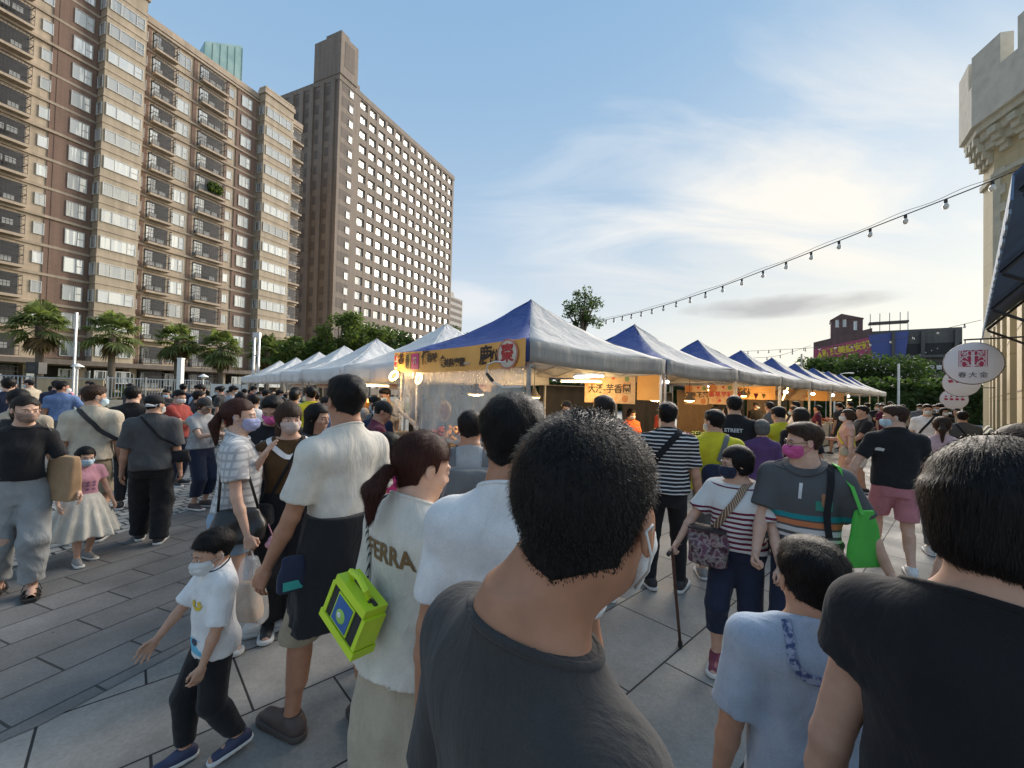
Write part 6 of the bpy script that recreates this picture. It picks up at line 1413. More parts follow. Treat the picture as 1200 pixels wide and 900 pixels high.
P10b = person('long-haired woman in a dark top, half hidden behind the tall man', 372, 3.6, 1.64, 140, female=True, skin='mid', hair=('long', 'black'), shirt=dict(mat=K('charcoal')), legs=dict(mat=K('black')), head=(-40, 5, 0), seedk=80)
P11 = person('woman in a black t-shirt, torn grey jeans and black sandals at the left edge', 30, 3.55, 1.65, 138, female=True, skin='light', hair=('pony', 'soft'), mask=M_('mtan'), shirt=dict(mat=K('black'), collar=K('black'), sleeve=.72, hem=.575, ease=.018, fold=.026), legs=dict(mat=K('greydenim'), hem=.075, ease=.022, waist=.60, flare=.006, fold=.03), shoes='sandals', head=(-28, 6, 0), build=.90, wide=.88, vox=.011, hvox=.0055, strands=4000, armL=(-.21, .07, .50), armR=(.2, .03, .5), feet={-1: (-.06, .07, 0, -.1), 1: (.07, -.05, 0, .25)}, seedk=81)
def sandals(P):
    for s in (-1, 1):
        H = P.H; fy = -.1 if s < 0 else .25; f_ = np.array((math.sin(fy), math.cos(fy), 0)); a = np.array(((-.06, .07) if s < 0 else (.07, -.05))) * H; a = np.array((a[0], a[1], 0)); mb = MB(); g = Vector((f_[1], -f_[0], 0))
        prof_ = [(-.035, .026), (0, .029), (.05, .033), (.10, .032), (.125, .020)]; vs = [tuple(Vector(a + f_ * y * H) + g * (w_ * H * sd_) + Vector((0, 0, z))) for z in (.002, .024) for sd_ in (-1, 1) for y, w_ in (prof_ if sd_ < 0 else prof_[::-1])]
        mb.add(vs, [tuple(reversed(range(10))), tuple(range(10, 20))] + [(i, (i + 1) % 10, 10 + (i + 1) % 10, 10 + i) for i in range(10)])
        for y, hgt in ((.085, .048), (.045, .070), (-.01, .085)):
            c = Vector(a + f_ * y * H); mb.ribbon([c - g * .034 * H + Vector((0, 0, .02)), c - g * .026 * H + Vector((0, 0, hgt * .8)), c + Vector((0, 0, hgt)), c + g * .026 * H + Vector((0, 0, hgt * .8)), c + g * .034 * H + Vector((0, 0, .02))], .020, [-g, -g * .6 + Vector((0, 0, .8)), Vector((0, 0, 1)), g * .6 + Vector((0, 0, .8)), g], .004)
        mb.build('sandal', flat('sandal_black', (.022, .021, .02), .6), P.root, 40)
sandals(P11)
mb = MB(); 
for k, (z, w_) in enumerate(((.395, .05), (.385, .04), (.405, .035))): pass
printed(P11, '', .05, .052, .285, skin_mat('light'), False, me=patch_mesh([oval(0, 0, .055, .030)]), name='torn_knee', o=P11.parts['trousers'])
T = hang('tote_bag', 'tan canvas tote bag with cream handles on the shoulder of the woman in black', 'bag', P11.world((-.25, .05, 1.13)), R(-12)); soft_bag('bag_body', .30, .13, .38, flat('tan_canvas', (.33, .21, .115), .85, .12, 12), T, .94, 6, sq=1)
mb = MB(); mi = Matrix.Rotation(R(12), 3, 'Z')
for s_ in (-1, 1): q0 = mi @ (P11.world((-.125, s_ * .03 + .0, 1.40)) - T.location); mb.ribbon([Vector((-.07, s_ * .04, -.03)), q0 * .6 + Vector((-.0, s_ * .03, -.02)), q0 + Vector((0, 0, .01)), q0 + Vector((.02, 0, .012))], .026, Vector((.3, s_ * 1.0, .1)), .003)
mb.build('handles', flat('cream_webbing', (.52, .47, .38), .9), T, 40)
P12 = person('little girl in a pink top and white tulle skirt with a pale blue mask', 103, 4.2, 1.13, 116, female=True, hh=.185, skin='light', hair=('bobshort', 'black'), mask=M_('mblue'), shirt=dict(mat=K('pink'), sleeve=.5, hem=.555, ease=.010, fold=.02, fit=True, sl_ease=.03), legs=dict(kind='skirt', mat=cloth('tulle', (.60, .57, .50), .9), waist=.60, hem=.225, top=.09, bottom=.24, bulge=1.0, pw=.7, wave=.10, nw=15, fold=.03), shoes='grey', head=(0, 8, 0), vox=.009, hvox=.0048, armL=(-.20, .03, .48), armR=(.17, .05, .52), feet={-1: (-.06, -.04, 0), 1: (.05, .08, 0)}, seedk=82)
printed(P12, '', .05, 0, .66, flat('print_mauve', (.25, .12, .22)), False, me=patch_mesh([oval(x, y, .015, .012, 8) for x in (-.05, 0, .05) for y in (-.03, .01, .04)]), name='flower_print')
P13 = person('man in a cream t-shirt with a dark diagonal bag strap, from behind, near the girl', 110, 4.7, 1.74, -34, skin='mid', hair=('short', 'brown'), mask=M_('mblue'), shirt=dict(mat=K('cream'), collar=K('cream'), sleeve=.80, hem=.53, ease=.026, fold=.034, sl_ease=.03), legs=dict(kind='shorts', mat=K('khaki'), hem=.30), shoes='black', head=(58, 4, 0), wide=.88, build=.9, vox=.012, hvox=.007, seedk=83); crossbody(P13, 'dark crossbody bag worn across the cream t-shirt', -1, K('charcoal'), K('charcoal'), .045, at_=(.17, .05, .60))
P14 = person('heavy man in a grey t-shirt, black cap and black trousers, walking away', 181, 4.72, 1.66, -32, skin='mid', hair=('short', 'black'), cap=K('black'), mask=M_('mwhite'), shirt=dict(mat=K('dkgrey'), collar=K('dkgrey'), sleeve=.85, hem=.50, ease=.026, fold=.032, sl_ease=.03), legs=dict(mat=K('black'), hem=.045, ease=.03, flare=.01, fold=.03), shoes='black', head=(38, 6, 0), build=1.02, wide=.92, vox=.012, hvox=.007, feet={-1: (-.06, .10, 0), 1: (.06, -.04, 0)}, seedk=84); crossbody(P14, 'thin black crossbody bag across the back of the grey t-shirt', -1, K('black'), K('black'), .025, at_=(.16, -.03, .62), bag=(.18, .07, .14)); printed(P14, '', .05, 0, .93, flat('print_pale', (.5, .5, .5)), True, me=patch_mesh([[(-.05, -.015), (.05, -.015), (.05, .015), (-.05, .015)]]), name='cap_label', o=P14.parts['cap'])
P15 = person('man in a black sleeveless top, seen from behind over the cream t-shirt', 156, 6.0, 1.73, -35, skin='light', hair=('short', 'black'), shirt=dict(mat=K('black'), sleeve=0, hem=.5), legs=dict(mat=K('black')), head=(30, 0, 0), vox=.014, seedk=85)
P16 = person('man in a sky blue polo shirt and grey trousers, from behind, at far left', 73, 8.6, 1.78, -42, skin='tan', hair=('short', 'black'), mask=M_('mwhite'), shirt=dict(mat=K('blue'), sleeve=.6, hem=.55, ease=.02), legs=dict(mat=K('grey')), head=(70, 0, 0), build=.95, wide=.9, vox=.015, armR=(.2, .1, .6), seedk=86)
P17 = person('capped young woman in a pale grey t-shirt and navy trousers, looking down', 238, 6.1, 1.60, 100, female=True, skin='light', hair=('bobshort', 'brown'), cap=K('charcoal'), mask=M_('mtan'), shirt=dict(mat=K('ltgrey'), sleeve=.6, hem=.54, ease=.02), legs=dict(mat=K('navy'), hem=.12, ease=.024), shoes='brown', head=(0, 22, 0), vox=.014, armL=(-.06, .23, .68), armR=(.06, .24, .68), handL='grip', handR='grip', seedk=87)
P18 = person('man in a brick red shirt holding a phone, in the crowd on the left', 209, 7.4, 1.68, 85, skin='mid', hair=('short', 'black'), mask=M_('mwhite'), shirt=dict(mat=K('red'), sleeve=.75, hem=.50, ease=.026), legs=dict(mat=K('navy')), head=(10, 15, 0), vox=.015, armL=(-.05, .24, .70), armR=(.06, .25, .68), handL='grip', handR='grip', seedk=88)
P19 = person('child in an orange shirt and shorts, standing on the lawn edge at far left', 152, 17.5, 1.40, 95, hh=.2, skin='light', hair=('short', 'black'), mask=M_('mwhite'), shirt=dict(mat=K('orange'), sleeve=.8), legs=dict(kind='shorts', mat=K('charcoal'), hem=.3), vox=.02, hvox=.012, armR=(.1, .2, .65), seedk=89)
P20 = person('man in a navy shirt, from behind, at the far left edge', 10, 7.4, 1.82, -44, skin='light', hair=('short', 'black'), shirt=dict(mat=K('navy'), sleeve=.7), legs=dict(mat=K('black')), vox=.015, seedk=90)
P20b = person('person with thick black hair and a beige shirt, half hidden behind the woman in black', 22, 4.5, 1.68, -44, skin='light', hair=('short', 'black'), shirt=dict(mat=K('beige'), sleeve=.7), legs=dict(mat=K('charcoal')), vox=.013, hvox=.008, seedk=91)
T = hang('backpack', 'black backpack on the back of the person in beige at the left edge', 'backpack', P20b.world((0, -.17, 1.38))); soft_bag('bag_body', .32, .18, .42, K('black'), T, .9, 12)
P20c = person('man in a dark navy t-shirt, from behind, in front of the tan wall', 66, 10.5, 1.80, -34, skin='light', hair=('short', 'black'), shirt=dict(mat=K('navy'), sleeve=.7), legs=dict(mat=K('charcoal')), vox=.017, hvox=.01, seedk=92)
# ------------------------------------------------------------------ around the nearest stall
P21 = person('man in a black cap bending to the counter left of the plastic sheet', 437, 4.6, 1.66, 62, skin='tan', hair=('short', 'black'), cap=K('black'), shirt=dict(mat=K('maroon'), sleeve=.8), legs=dict(mat=K('black')), head=(15, 28, 0), lean=(0, .12), armR=(.1, .26, .58), armL=(-.1, .26, .58), vox=.013, hvox=.008, seedk=93)
P22 = person('girl in a hot pink top with long black hair, from behind', 456, 2.75, 1.49, 35, female=True, hh=.21, skin='mid', hair=('long', 'black'), shirt=dict(mat=K('hotpink'), sleeve=.6), legs=dict(mat=K('navy')), head=(20, 8, 0), vox=.012, hvox=.007, strands=4000, seedk=94)
P23 = person('man in a grey sleeveless top wearing a grey backpack, facing the plastic sheet', 552, 2.75, 1.645, -5, skin='tan', hair=('short', 'black'), shirt=dict(mat=K('ltgrey'), sleeve=.35), legs=dict(mat=K('charcoal')), head=(12, 10, 0), vox=.012, hvox=.007, strands=5000, seedk=95)
T = hang('backpack', 'grey backpack on the man facing the plastic sheet', 'backpack', P23.world((0, -.16, 1.30))); soft_bag('bag_body', .30, .17, .40, K('grey'), T, .9, 13)
for s_ in (-1, 1): strap_over(T, P23, lerp_pts((s_ * .10, -.08, 1.30), (s_ * .085, .02, 1.41), 8), .05, K('grey'))
P25 = person('man in a dark shirt just above the head of the man in charcoal', 708, 3.7, 1.765, 0, skin='mid', hair=('short', 'soft'), shirt=dict(mat=K('charcoal'), sleeve=.7), legs=dict(mat=K('black')), head=(-12, 4, 0), vox=.013, hvox=.008, build=1.1, seedk=96)
# ------------------------------------------------------------------ the middle distance, right
m_bw = stripes('black_white_stripe', (.022, .022, .024), [(0, .0115, (.58, .58, .58))], period=.0335)
P27 = person('slim man in a black and white striped t-shirt, from behind', 783, 3.9, 1.715, 19, skin='mid', hair=('short', 'black'), shirt=dict(mat=m_bw, collar=K('black'), sleeve=.75, hem=.525, ease=.018, fold=.02), legs=dict(mat=K('black'), hem=.045, ease=.006), shoes='black', head=(4, 2, 0), vox=.011, hvox=.006, strands=4000, feet={-1: (-.075, 0, 0, -.5), 1: (.075, .02, 0, .3)}, seedk=97); crossbody(P27, 'black sling bag across the back of the striped t-shirt', 1, K('black'), K('black'), .055, at_=(-.15, .06, .62), bag=(.2, .08, .15))
P28 = person('man in a bright yellow polo shirt and grey shorts, from behind', 838, 4.15, 1.65, 20, skin='mid', hair=('short', 'black'), mask=M_('mwhite'), shirt=dict(mat=K('yellow'), collar=K('yellow'), sleeve=.7, hem=.53, ease=.022, fold=.03), legs=dict(kind='shorts', mat=K('grey'), hem=.29, ease=.02), shoes='grey', head=(-42, 4, 0), vox=.011, hvox=.006, strands=4000, build=1.06, seedk=98); crossbody(P28, 'navy blue sling bag worn low on the back of the yellow polo shirt', 1, K('grey'), K('navy'), .045, at_=(.02, -.15, .70), bag=(.36, .16, .26), seed=4, bagyaw=8)
P29 = person('tall man in a black t-shirt with pale lettering on the back, at the second stall', 861, 5.3, 1.80, 24, skin='mid', hair=('short', 'black'), shirt=dict(mat=K('black'), collar=K('black'), sleeve=.8, ease=.02), legs=dict(mat=K('charcoal')), head=(-8, 8, 0), build=1.1, vox=.013, hvox=.008, seedk=99); printed(P29, 'STREET', .062, -.01, .765, flat('print_pale', (.5, .5, .5)), True); printed(P29, 'CREW', .05, -.01, .655, flat('print_pale', (.5, .5, .5)), True)
P29b = person('woman in a dark purple flowered blouse behind the yellow polo shirt', 893, 5.1, 1.52, 12, female=True, skin='light', hair=('bobshort', 'grey'), shirt=dict(mat=K('purple'), sleeve=.9), legs=dict(mat=K('charcoal')), vox=.014, hvox=.009, seedk=100)
P30 = person('man in a yellow t-shirt bending to the counter, behind the gray polo', 915, 5.9, 1.67, 8, skin='mid', hair=('short', 'black'), shirt=dict(mat=K('yellow'), sleeve=.8, ease=.02), legs=dict(mat=K('navy')), head=(-20, 20, 0), armL=(-.1, .25, .62), vox=.013, hvox=.008, seedk=101)
P31 = person('woman with thick dark hair in a black top, behind the man in the gray polo', 938, 5.4, 1.67, 10, female=True, skin='mid', hair=('bob', 'soft'), shirt=dict(mat=K('black'), sleeve=.8), legs=dict(mat=K('black')), vox=.013, hvox=.008, seedk=102)
zs_ = [.80 + .032 * k for k in range(8)]
m_ms = stripes('maroon_stripe', (.60, .59, .57), [(z, z + .015, (.14, .02, .045)) for z in zs_])
P32 = person('short older woman in a white and maroon striped t-shirt with a cane and blue mask', 866, 2.85, 1.45, -142, female=True, hh=.215, skin='light', hair=('bobshort', 'black'), mask=M_('navy'), glasses=True, shirt=dict(mat=m_ms, collar=K('maroon'), sleeve=.78, hem=.535, ease=.024, fold=.026, sl_ease=.03, neck=.835), legs=dict(mat=K('navy'), hem=.16, ease=.016, waist=.60), shoes='maroon', head=(58, 6, 0), build=1.12, vox=.010, hvox=.005, strands=5000, armR=(.25, .14, .50), handR='grip', armL=(-.20, .19, .50), handL='point', poleR=(1, -.6, -.2), feet={-1: (-.06, -.06, 0, .1), 1: (.07, .06, 0, -.1)}, seedk=103)
fd_, xin_, ya_ = P32.handdir[1]; gp_ = P32.world(P32.wr[1] + fd_ * .07); ce = ground(797, 758)
T = hang('walking_cane', 'brown wooden walking cane under the right hand of the older woman', 'cane', ce); d_ = gp_ - ce; mb = MB(); mb.tube([Vector((0, 0, .03)), d_ * .5, d_ * .97, d_], [.011, .011, .0125, .013], 8); mb.build('shaft', flat('cane_wood', (.09, .04, .028), .4, .3, 30), T, True); mb = MB(); pr = P32.mw.to_3x3() @ Vector((0, 1, 0)); mb.tube([d_ - pr * .05, d_ - pr * .01 + Vector((0, 0, .012)), d_ + pr * .05 + Vector((0, 0, .006)), d_ + pr * .09], .014, 8); mb.build('handle', flat('cane_handle', (.03, .02, .018), .4), T, True); mb = MB(); mb.tube([(0, 0, 0), (0, 0, .04)], .017, 8); mb.build('rubber_tip', m_black, T)
n = NT('floral_bag'); n.set(Roughness=.6); vv = n.n('ShaderNodeTexVoronoi'); vv.inputs['Scale'].default_value = 26; n.l(n.coord(), vv.inputs['Vector']); n.base(n.mix(.2, n.ramp(n.noise(n.coord(), 22, 3), [(.4, (.06, .02, .035)), (.5, (.33, .28, .27)), (.6, (.12, .04, .07))]), vv.outputs['Color'], 'MULTIPLY')); m_floral = n.m
T = hang('handbag', 'flowered dark handbag hanging at the hip of the older woman', 'bag', P32.world((.15, .14, .90)), -R(-142)); soft_bag('bag_body', .26, .12, .24, m_floral, T, .9, 15); mb = MB(); mb.bb(-.115, .115, -.062, .062, -.008, .006); mb.build('zip_top', flat('bag_trim', (.03, .02, .025)), T)
m_strap = stripes('striped_webbing', (.16, .09, .06), [(0, .004, (.45, .36, .26))], period=.012, axis=0)
T.rotation_euler = (0, 0, 0); T.children[0].rotation_euler = (0, 0, R(142)); T.children[1].rotation_euler = (0, 0, R(142)); strap_over(T, P32, lerp_pts((-.075, .0, 1.215), (.13, .13, .90), 16, (0, .12, 0)), .042, m_strap)
m_polo = stripes('polo_bands', (.085, .088, .092), [(1.065, 1.095, (.02, .22, .24)), (1.025, 1.055, (.50, .18, .08)), (.985, 1.013, (.55, .55, .55)), (.945, .965, (.55, .55, .55)), (.80, .945, (.05, .052, .06))])
P33 = person('man in a grey polo shirt with teal, orange and white bands, pink mask, looking left', 944, 2.62, 1.63, -142, skin='light', hair=('short', 'brown'), mask=M_('mpink'), glasses=True, shirt=dict(mat=m_polo, collar=K('dkgrey'), sleeve=.80, hem=.50, ease=.022, fold=.026, sl_ease=.028, neck=.845, neck_tilt=.5), legs=dict(mat=K('navy')), head=(64, 4, 0), wide=.94, build=1.04, vox=.010, hvox=.005, strands=6000, armR=(.14, .15, .52), armL=(-.26, .02, .47), handR='grip', seedk=104)
mb = MB()
for s_ in (-1, 1): mb.add([(s_ * .02, .02, 0), (s_ * .055, .0, .02), (s_ * .075, .005, -.02), (s_ * .035, .03, -.055)], [(0, 1, 2, 3)])
res, nn = on_surface(P33, P33.shirt, [np.array((.062 * math.sin(t), .01 + .07 * math.cos(t), .862 - .035 * max(0, math.cos(t)))) * 1.63 for t in np.linspace(-2.9, 2.9, 27)], .006); mb = MB(); mb.ribbon(res, .035, nn, .005); mb.build('collar_flap', K('dkgrey'), P33.shirt, 40)
printed(P33, '', .05, -.062, .715, flat('patch_green', (.02, .20, .15)), False, me=patch_mesh([[(-.04, -.035), (.04, -.035), (.04, .02), (-.04, .02)]]), name='chest_patch'); printed(P33, '', .05, -.062, .728, flat('patch_brown', (.30, .14, .07)), False, me=patch_mesh([oval(0, .0, .012, .035), oval(0, .03, .014, .013)]), name='patch_figure'); printed(P33, '', .05, .01, .765, flat('placket_white', (.55, .55, .55)), False, me=patch_mesh([[(-.008, -.06), (.008, -.06), (.014, .03), (-.004, .03)]]), name='placket')
T = hang('tote_bag', 'bright green cloth bag on the shoulder of the man in the grey polo', 'bag', P33.world((-.285, .06, 1.16)), R(8)); m_grn = flat('bright_green', (.06, .42, .05), .7, .1, 8); soft_bag('bag_body', .23, .05, .32, m_grn, T, .5, 16, sq=1); mb = MB(); mi = Matrix.Rotation(R(-8), 3, 'Z')
q0 = mi @ (P33.world((-.155, .02, 1.375)) - T.location); mb.ribbon([Vector((-.05, -.03, -.02)), q0 * .55 + Vector((-.01, -.03, 0)), q0 + Vector((0, -.01, .012)), q0 + Vector((.01, .04, .01))], .030, Vector((.2, -1, .1)), .004); mb.ribbon([Vector((.03, .03, -.02)), q0 * .55 + Vector((.02, .05, 0)), q0 + Vector((.01, .05, .012))], .030, Vector((.2, 1, .1)), .004); mb.build('handles', m_grn, T, 40)
T = hang('backpack_strap', 'black shoulder strap over the grey polo beside the green bag', 'strap', P33.world((-.10, 0, 1.36))); strap_over(T, P33, lerp_pts((-.125, .0, 1.36), (-.135, .14, .98), 12, (0, .08, 0)), .035, K('black'))
P34 = person('man in a black t-shirt and salmon pink shorts walking away, blue mask, head turned left', 1050, 4.45, 1.735, 28, skin='light', hair=('short', 'brown'), mask=M_('mblue'), shirt=dict(mat=K('black'), collar=K('black'), sleeve=.72, hem=.515, ease=.016, fold=.022), legs=dict(kind='shorts', mat=K('salmon'), hem=.305, ease=.020, flare=.01), shoes='white', head=(-78, 4, 0), build=1.06, wide=.97, vox=.011, hvox=.006, strands=4000, armL=(-.25, -.02, .50), armR=(.19, .05, .48), feet={-1: (-.06, .14, .02), 1: (.06, -.06, 0)}, poleL=(-.8, -.7, -.1), seedk=105)
printed(P34, '', .05, -.09, .735, flat('print_pale', (.5, .5, .5)), True, me=patch_mesh([[(-.035, -.014), (.03, -.018), (.04, .01), (.0, .02), (-.03, .012)]]), name='back_print')
P35 = person('woman in a long peach dress with a yellow bag, at the stalls on the right', 993, 7.6, 1.62, -60, female=True, skin='light', hair=('bobshort', 'brown'), mask=M_('mwhite'), shirt=dict(mat=K('peach'), sleeve=.5, hem=.58), legs=dict(kind='dress', mat=K('peach'), waist=.62, hem=.13, top=.085, bottom=.115), armR=(.1, .22, .66), vox=.015, hvox=.009, seedk=106); crossbody(P35, 'small yellow and dark bag at the side of the peach dress', 1, K('yellow'), K('khaki'), .03, at_=(-.14, .05, .60), bag=(.16, .1, .16))
P36 = person('man in a black t-shirt and white shorts beside the peach dress', 1011, 8.2, 1.68, -75, skin='mid', hair=('short', 'black'), shirt=dict(mat=K('black'), sleeve=.7), legs=dict(kind='shorts', mat=K('offwhite'), hem=.30), armL=(-.08, .2, .56), vox=.015, hvox=.01, seedk=107)
P37 = person('man in a white t-shirt and mask walking towards us with a strap across his chest', 1087, 9.2, 1.74, -142, skin='light', hair=('short', 'black'), mask=M_('mwhite'), shirt=dict(mat=K('white'), sleeve=.75), legs=dict(mat=K('navy')), vox=.015, hvox=.009, seedk=108); crossbody(P37, 'black bag across the chest of the man in white walking towards us', -1, K('black'), K('black'), .04, back=False, at_=(.14, .06, .6))
P38 = person('woman with a long ponytail in a pale pink blouse, from behind, beside the black t-shirt', 1104, 4.9, 1.62, 40, female=True, skin='light', hair=('pony', 'brown'), shirt=dict(mat=K('palepink'), sleeve=.9, ease=.024), legs=dict(mat=K('grey')), shoes='white', head=(4, 6, 0), vox=.012, hvox=.007, strands=4000, seedk=109)
P39 = person('person in a dark grey t-shirt with a strap, from behind, near the far pilaster', 1128, 8.0, 1.63, 40, skin='mid', hair=('short', 'black'), shirt=dict(mat=K('dkgrey'), sleeve=.9, ease=.024), legs=dict(mat=K('charcoal')), vox=.015, hvox=.01, seedk=110); crossbody(P39, 'black strap bag across the dark grey t-shirt near the far pilaster', -1, K('black'), K('black'), .03)
P40 = person('person with brown hair and a dark top, just past the woman in the black bob', 1196, 1.75, 1.69, 30, female=True, skin='light', hair=('bobshort', 'brown'), shirt=dict(mat=K('charcoal'), sleeve=.8), legs=dict(mat=K('charcoal')), vox=.013, hvox=.007, strands=4000, seedk=111)
# ------------------------------------------------------------------ what stands and hangs in the stalls
def tw(k, x, y, z=0.0): c = T0 + rv * (STEP * k + x) + lv * (y + .02 * k); return Vector((c.x, c.y, z))
def emis(name, col, st):
    if name in MATS: return MATS[name]
    n = NT(name); n.set(Emission_Color=col, Emission_Strength=st); n.b.inputs['Base Color'].default_value = (.8, .8, .8, 1); MATS[name] = n.m; return n.m
m_warm = emis('warm_lamp', (1.0, .62, .20), 5.0); m_warm2 = emis('warm_lamp_far', (1.0, .66, .28), 6.0); m_cool = emis('cool_tube', (1.0, .97, .92), 5.0)
def lit(T, p, watts, col=(1.0, .63, .28), r=.06):
    l = bpy.data.lights.new('lamp_light', 'POINT'); l.energy = watts; l.color = col; l.shadow_soft_size = r; o = bpy.data.objects.new('lamp_light', l); COL.objects.link(o); o.parent = T; o.location = p
def shade_lamp(label, p, watts, tilt=0.0, r=.12, cord=.3, yaw=0, name='heat_lamp'):
    T = thing(name, label, 'lamp', p, yaw); M = Matrix.Rotation(tilt, 3, 'Y'); mb = MB(); mb.lathe([(r, -.001), (r * .98, .02), (r * .6, .07), (r * .3, .12), (r * .28, .17)], (0, 0, 0), 20, M); mb.build('lamp_shade', flat('lamp_shade_dark', (.25, .22, .17), .4, metal=.4), T, True)
    mb = MB(); mb.lathe([(r * .2, .02), (r * .82, .004), (r * .84, -.012), (r * .3, -.03)], (0, 0, 0), 20, M); mb.build('glowing_bulb', m_warm, T, True); mb = MB(); mb.tube([M @ Vector((0, 0, .17)), M @ Vector((0, 0, .2)) + Vector((0, 0, .05)), Vector((0, 0, .2 + cord))], .006, 5); mb.build('cord', m_black, T)
    if watts: lit(T, M @ Vector((0, 0, -.08)), watts)
    return T
def tube_lamp(label, p, L, yaw, mat, watts, col, name='tube_lamp', slope=0.0):
    T = thing(name, label, 'lamp', p, yaw); e = Vector((L / 2, 0, L / 2 * slope)); mb = MB(); mb.tube([-e, e], .016, 8); mb.build('tube', mat, T, True); mb = MB(); mb.box((0, 0, .034), (L * 1.02, .05, .03), M=Matrix.Rotation(-math.atan(slope), 3, 'Y')); mb.build('fitting', m_white, T)
    if watts: lit(T, (0, 0, -.07), watts, col, .2)
    return T
def panel(name, label, cat, k, x, y0, y1, z0, z1, mat, text=None, tmat=None, tsize=.2, facing='x', extra=None, spacing=1.0):
    """a flat sign hanging across the stall at x, its face towards the camera (-x); text reads from +y to -y"""
    T = thing(name, label, cat, tw(k, x, (y0 + y1) / 2, (z0 + z1) / 2), RZ - R(90)); w, h = abs(y1 - y0), z1 - z0     # local x runs from +y to -y of the row, local -y faces -x
    mb = MB(); mb.bb(-w/2, w/2, -.006, .006, -h/2, h/2); mb.build('board', mat, T)
    if extra: extra(T, w, h)
    if text: lettering('lettering', text, tsize, Matrix.Translation((0, -.010, 0)) @ FRONT, tmat, T, .002, spacing=spacing, bold=.004)
    mb = MB()
    for s_ in (-1, 1): mb.tube([(s_ * w * .42, 0, h / 2), (s_ * w * .42, 0, h / 2 + .12)], .004, 4)
    mb.build('ties', m_black, T); return T
n = NT('orange_banner'); n.set(Roughness=.55); n.base(n.ramp(n.noise(n.coord(), 2.5, 4), [(.3, (.70, .33, .07)), (.7, (.82, .44, .12))])); m_orange = n.m
n = NT('peach_banner'); n.set(Roughness=.6); n.base(n.ramp(n.noise(n.coord(), 5, 3), [(.35, (.50, .33, .18)), (.5, (.54, .38, .22)), (.68, (.46, .20, .08))])); m_peach = n.m
m_inkb = flat('sign_ink', (.03, .018, .014), .6); m_inkp = flat('sign_pink', (.46, .03, .20), .6); m_inkr = flat('sign_scarlet', (.42, .03, .03), .6); m_pale = flat('sign_pale', (.60, .54, .44), .6); m_olive = flat('sign_olive', (.36, .29, .08), .6)
# the long orange banner of the nearest tent
T = thing('stall_banner', 'long orange banner with brown characters along the left edge of the nearest tent', 'banner', tw(0, -1.715, 0, 2.265), RZ - R(90))
mb = MB(); vs = []
for q in range(25):
    x = -1.66 + 3.32 * q / 24; 
    for z in (-.17, .17): vs.append((x, -.012 + .006 * math.sin(q * .9), z + (-.03 * math.sin(math.pi * q / 24))))
mb.add(vs, [(2 * q, 2 * q + 2, 2 * q + 3, 2 * q + 1) for q in range(24)]); o = mb.build('cloth', m_orange, T); o.modifiers.new('t', 'SOLIDIFY').thickness = .003
def txt(body, size, x, z, mat, b=.004, nm='lettering', sp=1.0, y=-.024): return lettering(nm, body, size, Matrix.Translation((x, y, z)) @ FRONT, mat, T, .001, bold=b, spacing=sp)
for (x0, x1, z0, z1, m_) in ((-1.27, -1.06, -.13, .12, m_olive), (-1.03, -.80, -.14, .115, m_inkp), (-1.62, -1.52, -.13, .12, m_pale)): mb = MB(); mb.bb(x0, x1, -.026, -.019, z0, z1); mb.build('coloured_square', m_, T)
txt('品', .13, -1.165, .03, m_inkb, y=-.030); txt('味', .11, -1.165, -.08, m_inkb, y=-.030); txt('茶', .12, -.915, -.01, m_pale, y=-.030); txt('好', .10, -1.57, .06, m_inkr, y=-.030); txt('吃', .10, -1.57, -.05, m_inkr, y=-.030)
txt('香', .2, -1.40, .03, m_inkb); txt('傳', .24, -.60, .02, m_inkb); txt('香味', .15, -.40, .02, m_inkb); txt('食', .19, -.10, -.06, m_inkb); txt('美點專賣', .13, .20, -.08, m_inkb); txt('since', .07, .50, -.09, m_pale, .001); txt('鹿', .27, .92, -.02, m_inkb, .006); txt('啦', .17, 1.10, -.03, m_inkb)
mb = MB(); mb.mat(0).lathe([(.19, 0), (.19, .006)], (1.36, -.024, -.01), 28, Matrix.Rotation(R(90), 3, 'X')); mb.mat(1).lathe([(.165, .0061), (.165, .009)], (1.36, -.024, -.01), 28, Matrix.Rotation(R(90), 3, 'X')); mb.build('round_badge', [flat('badge_salmon', (.50, .20, .14)), m_pale], T); txt('棗', .24, 1.36, -.01, m_inkr, .006, y=-.036)
# clear plastic sheet hung under it
n = NT('plastic_sheet'); n.set(Roughness=.08, Alpha=.20); n.b.inputs['Base Color'].default_value = (.80, .80, .78, 1); n.b.inputs['Specular IOR Level'].default_value = .9; v = n.coord(scale=(1, 1, .5)); n.bump(n.noise(v, 9, 4, .65), 1.0, .04)
lw = n.n('ShaderNodeLayerWeight'); lw.inputs[0].default_value = .35; n.l(n.math('ADD', n.math('MULTIPLY', lw.outputs['Facing'], .55), n.math('MULTIPLY', n.noise(v, 5, 4), .42)), n.b.inputs['Alpha']); m_sheet = n.m
T = thing('plastic_sheet', 'clear crumpled plastic sheet with a rolled lower edge hung under the orange banner', 'plastic sheet', tw(0, -1.66, 0, 0), RZ - R(90)); mb = MB(); rr = random.Random(4); W, Hn = 48, 22
def bot(u): return 1.62 - .52 * min(1, (u / .34)) ** .8 if u < .34 else 1.10 - .02 * math.sin((u - .34) * 9)
vs = []
for q in range(W + 1):
    u = q / W; x = -1.6 + 3.2 * u
    for k in range(Hn + 1): t = k / Hn; z = 2.12 + (bot(u) - 2.12) * t; y = -.02 - .10 * t * t * math.sin(u * 3.1) - .02 * math.sin(u * 23 + t * 4) * t - .018 * math.sin(u * 51 + 3 * math.sin(t * 6)) * t; vs.append((x, y, z))
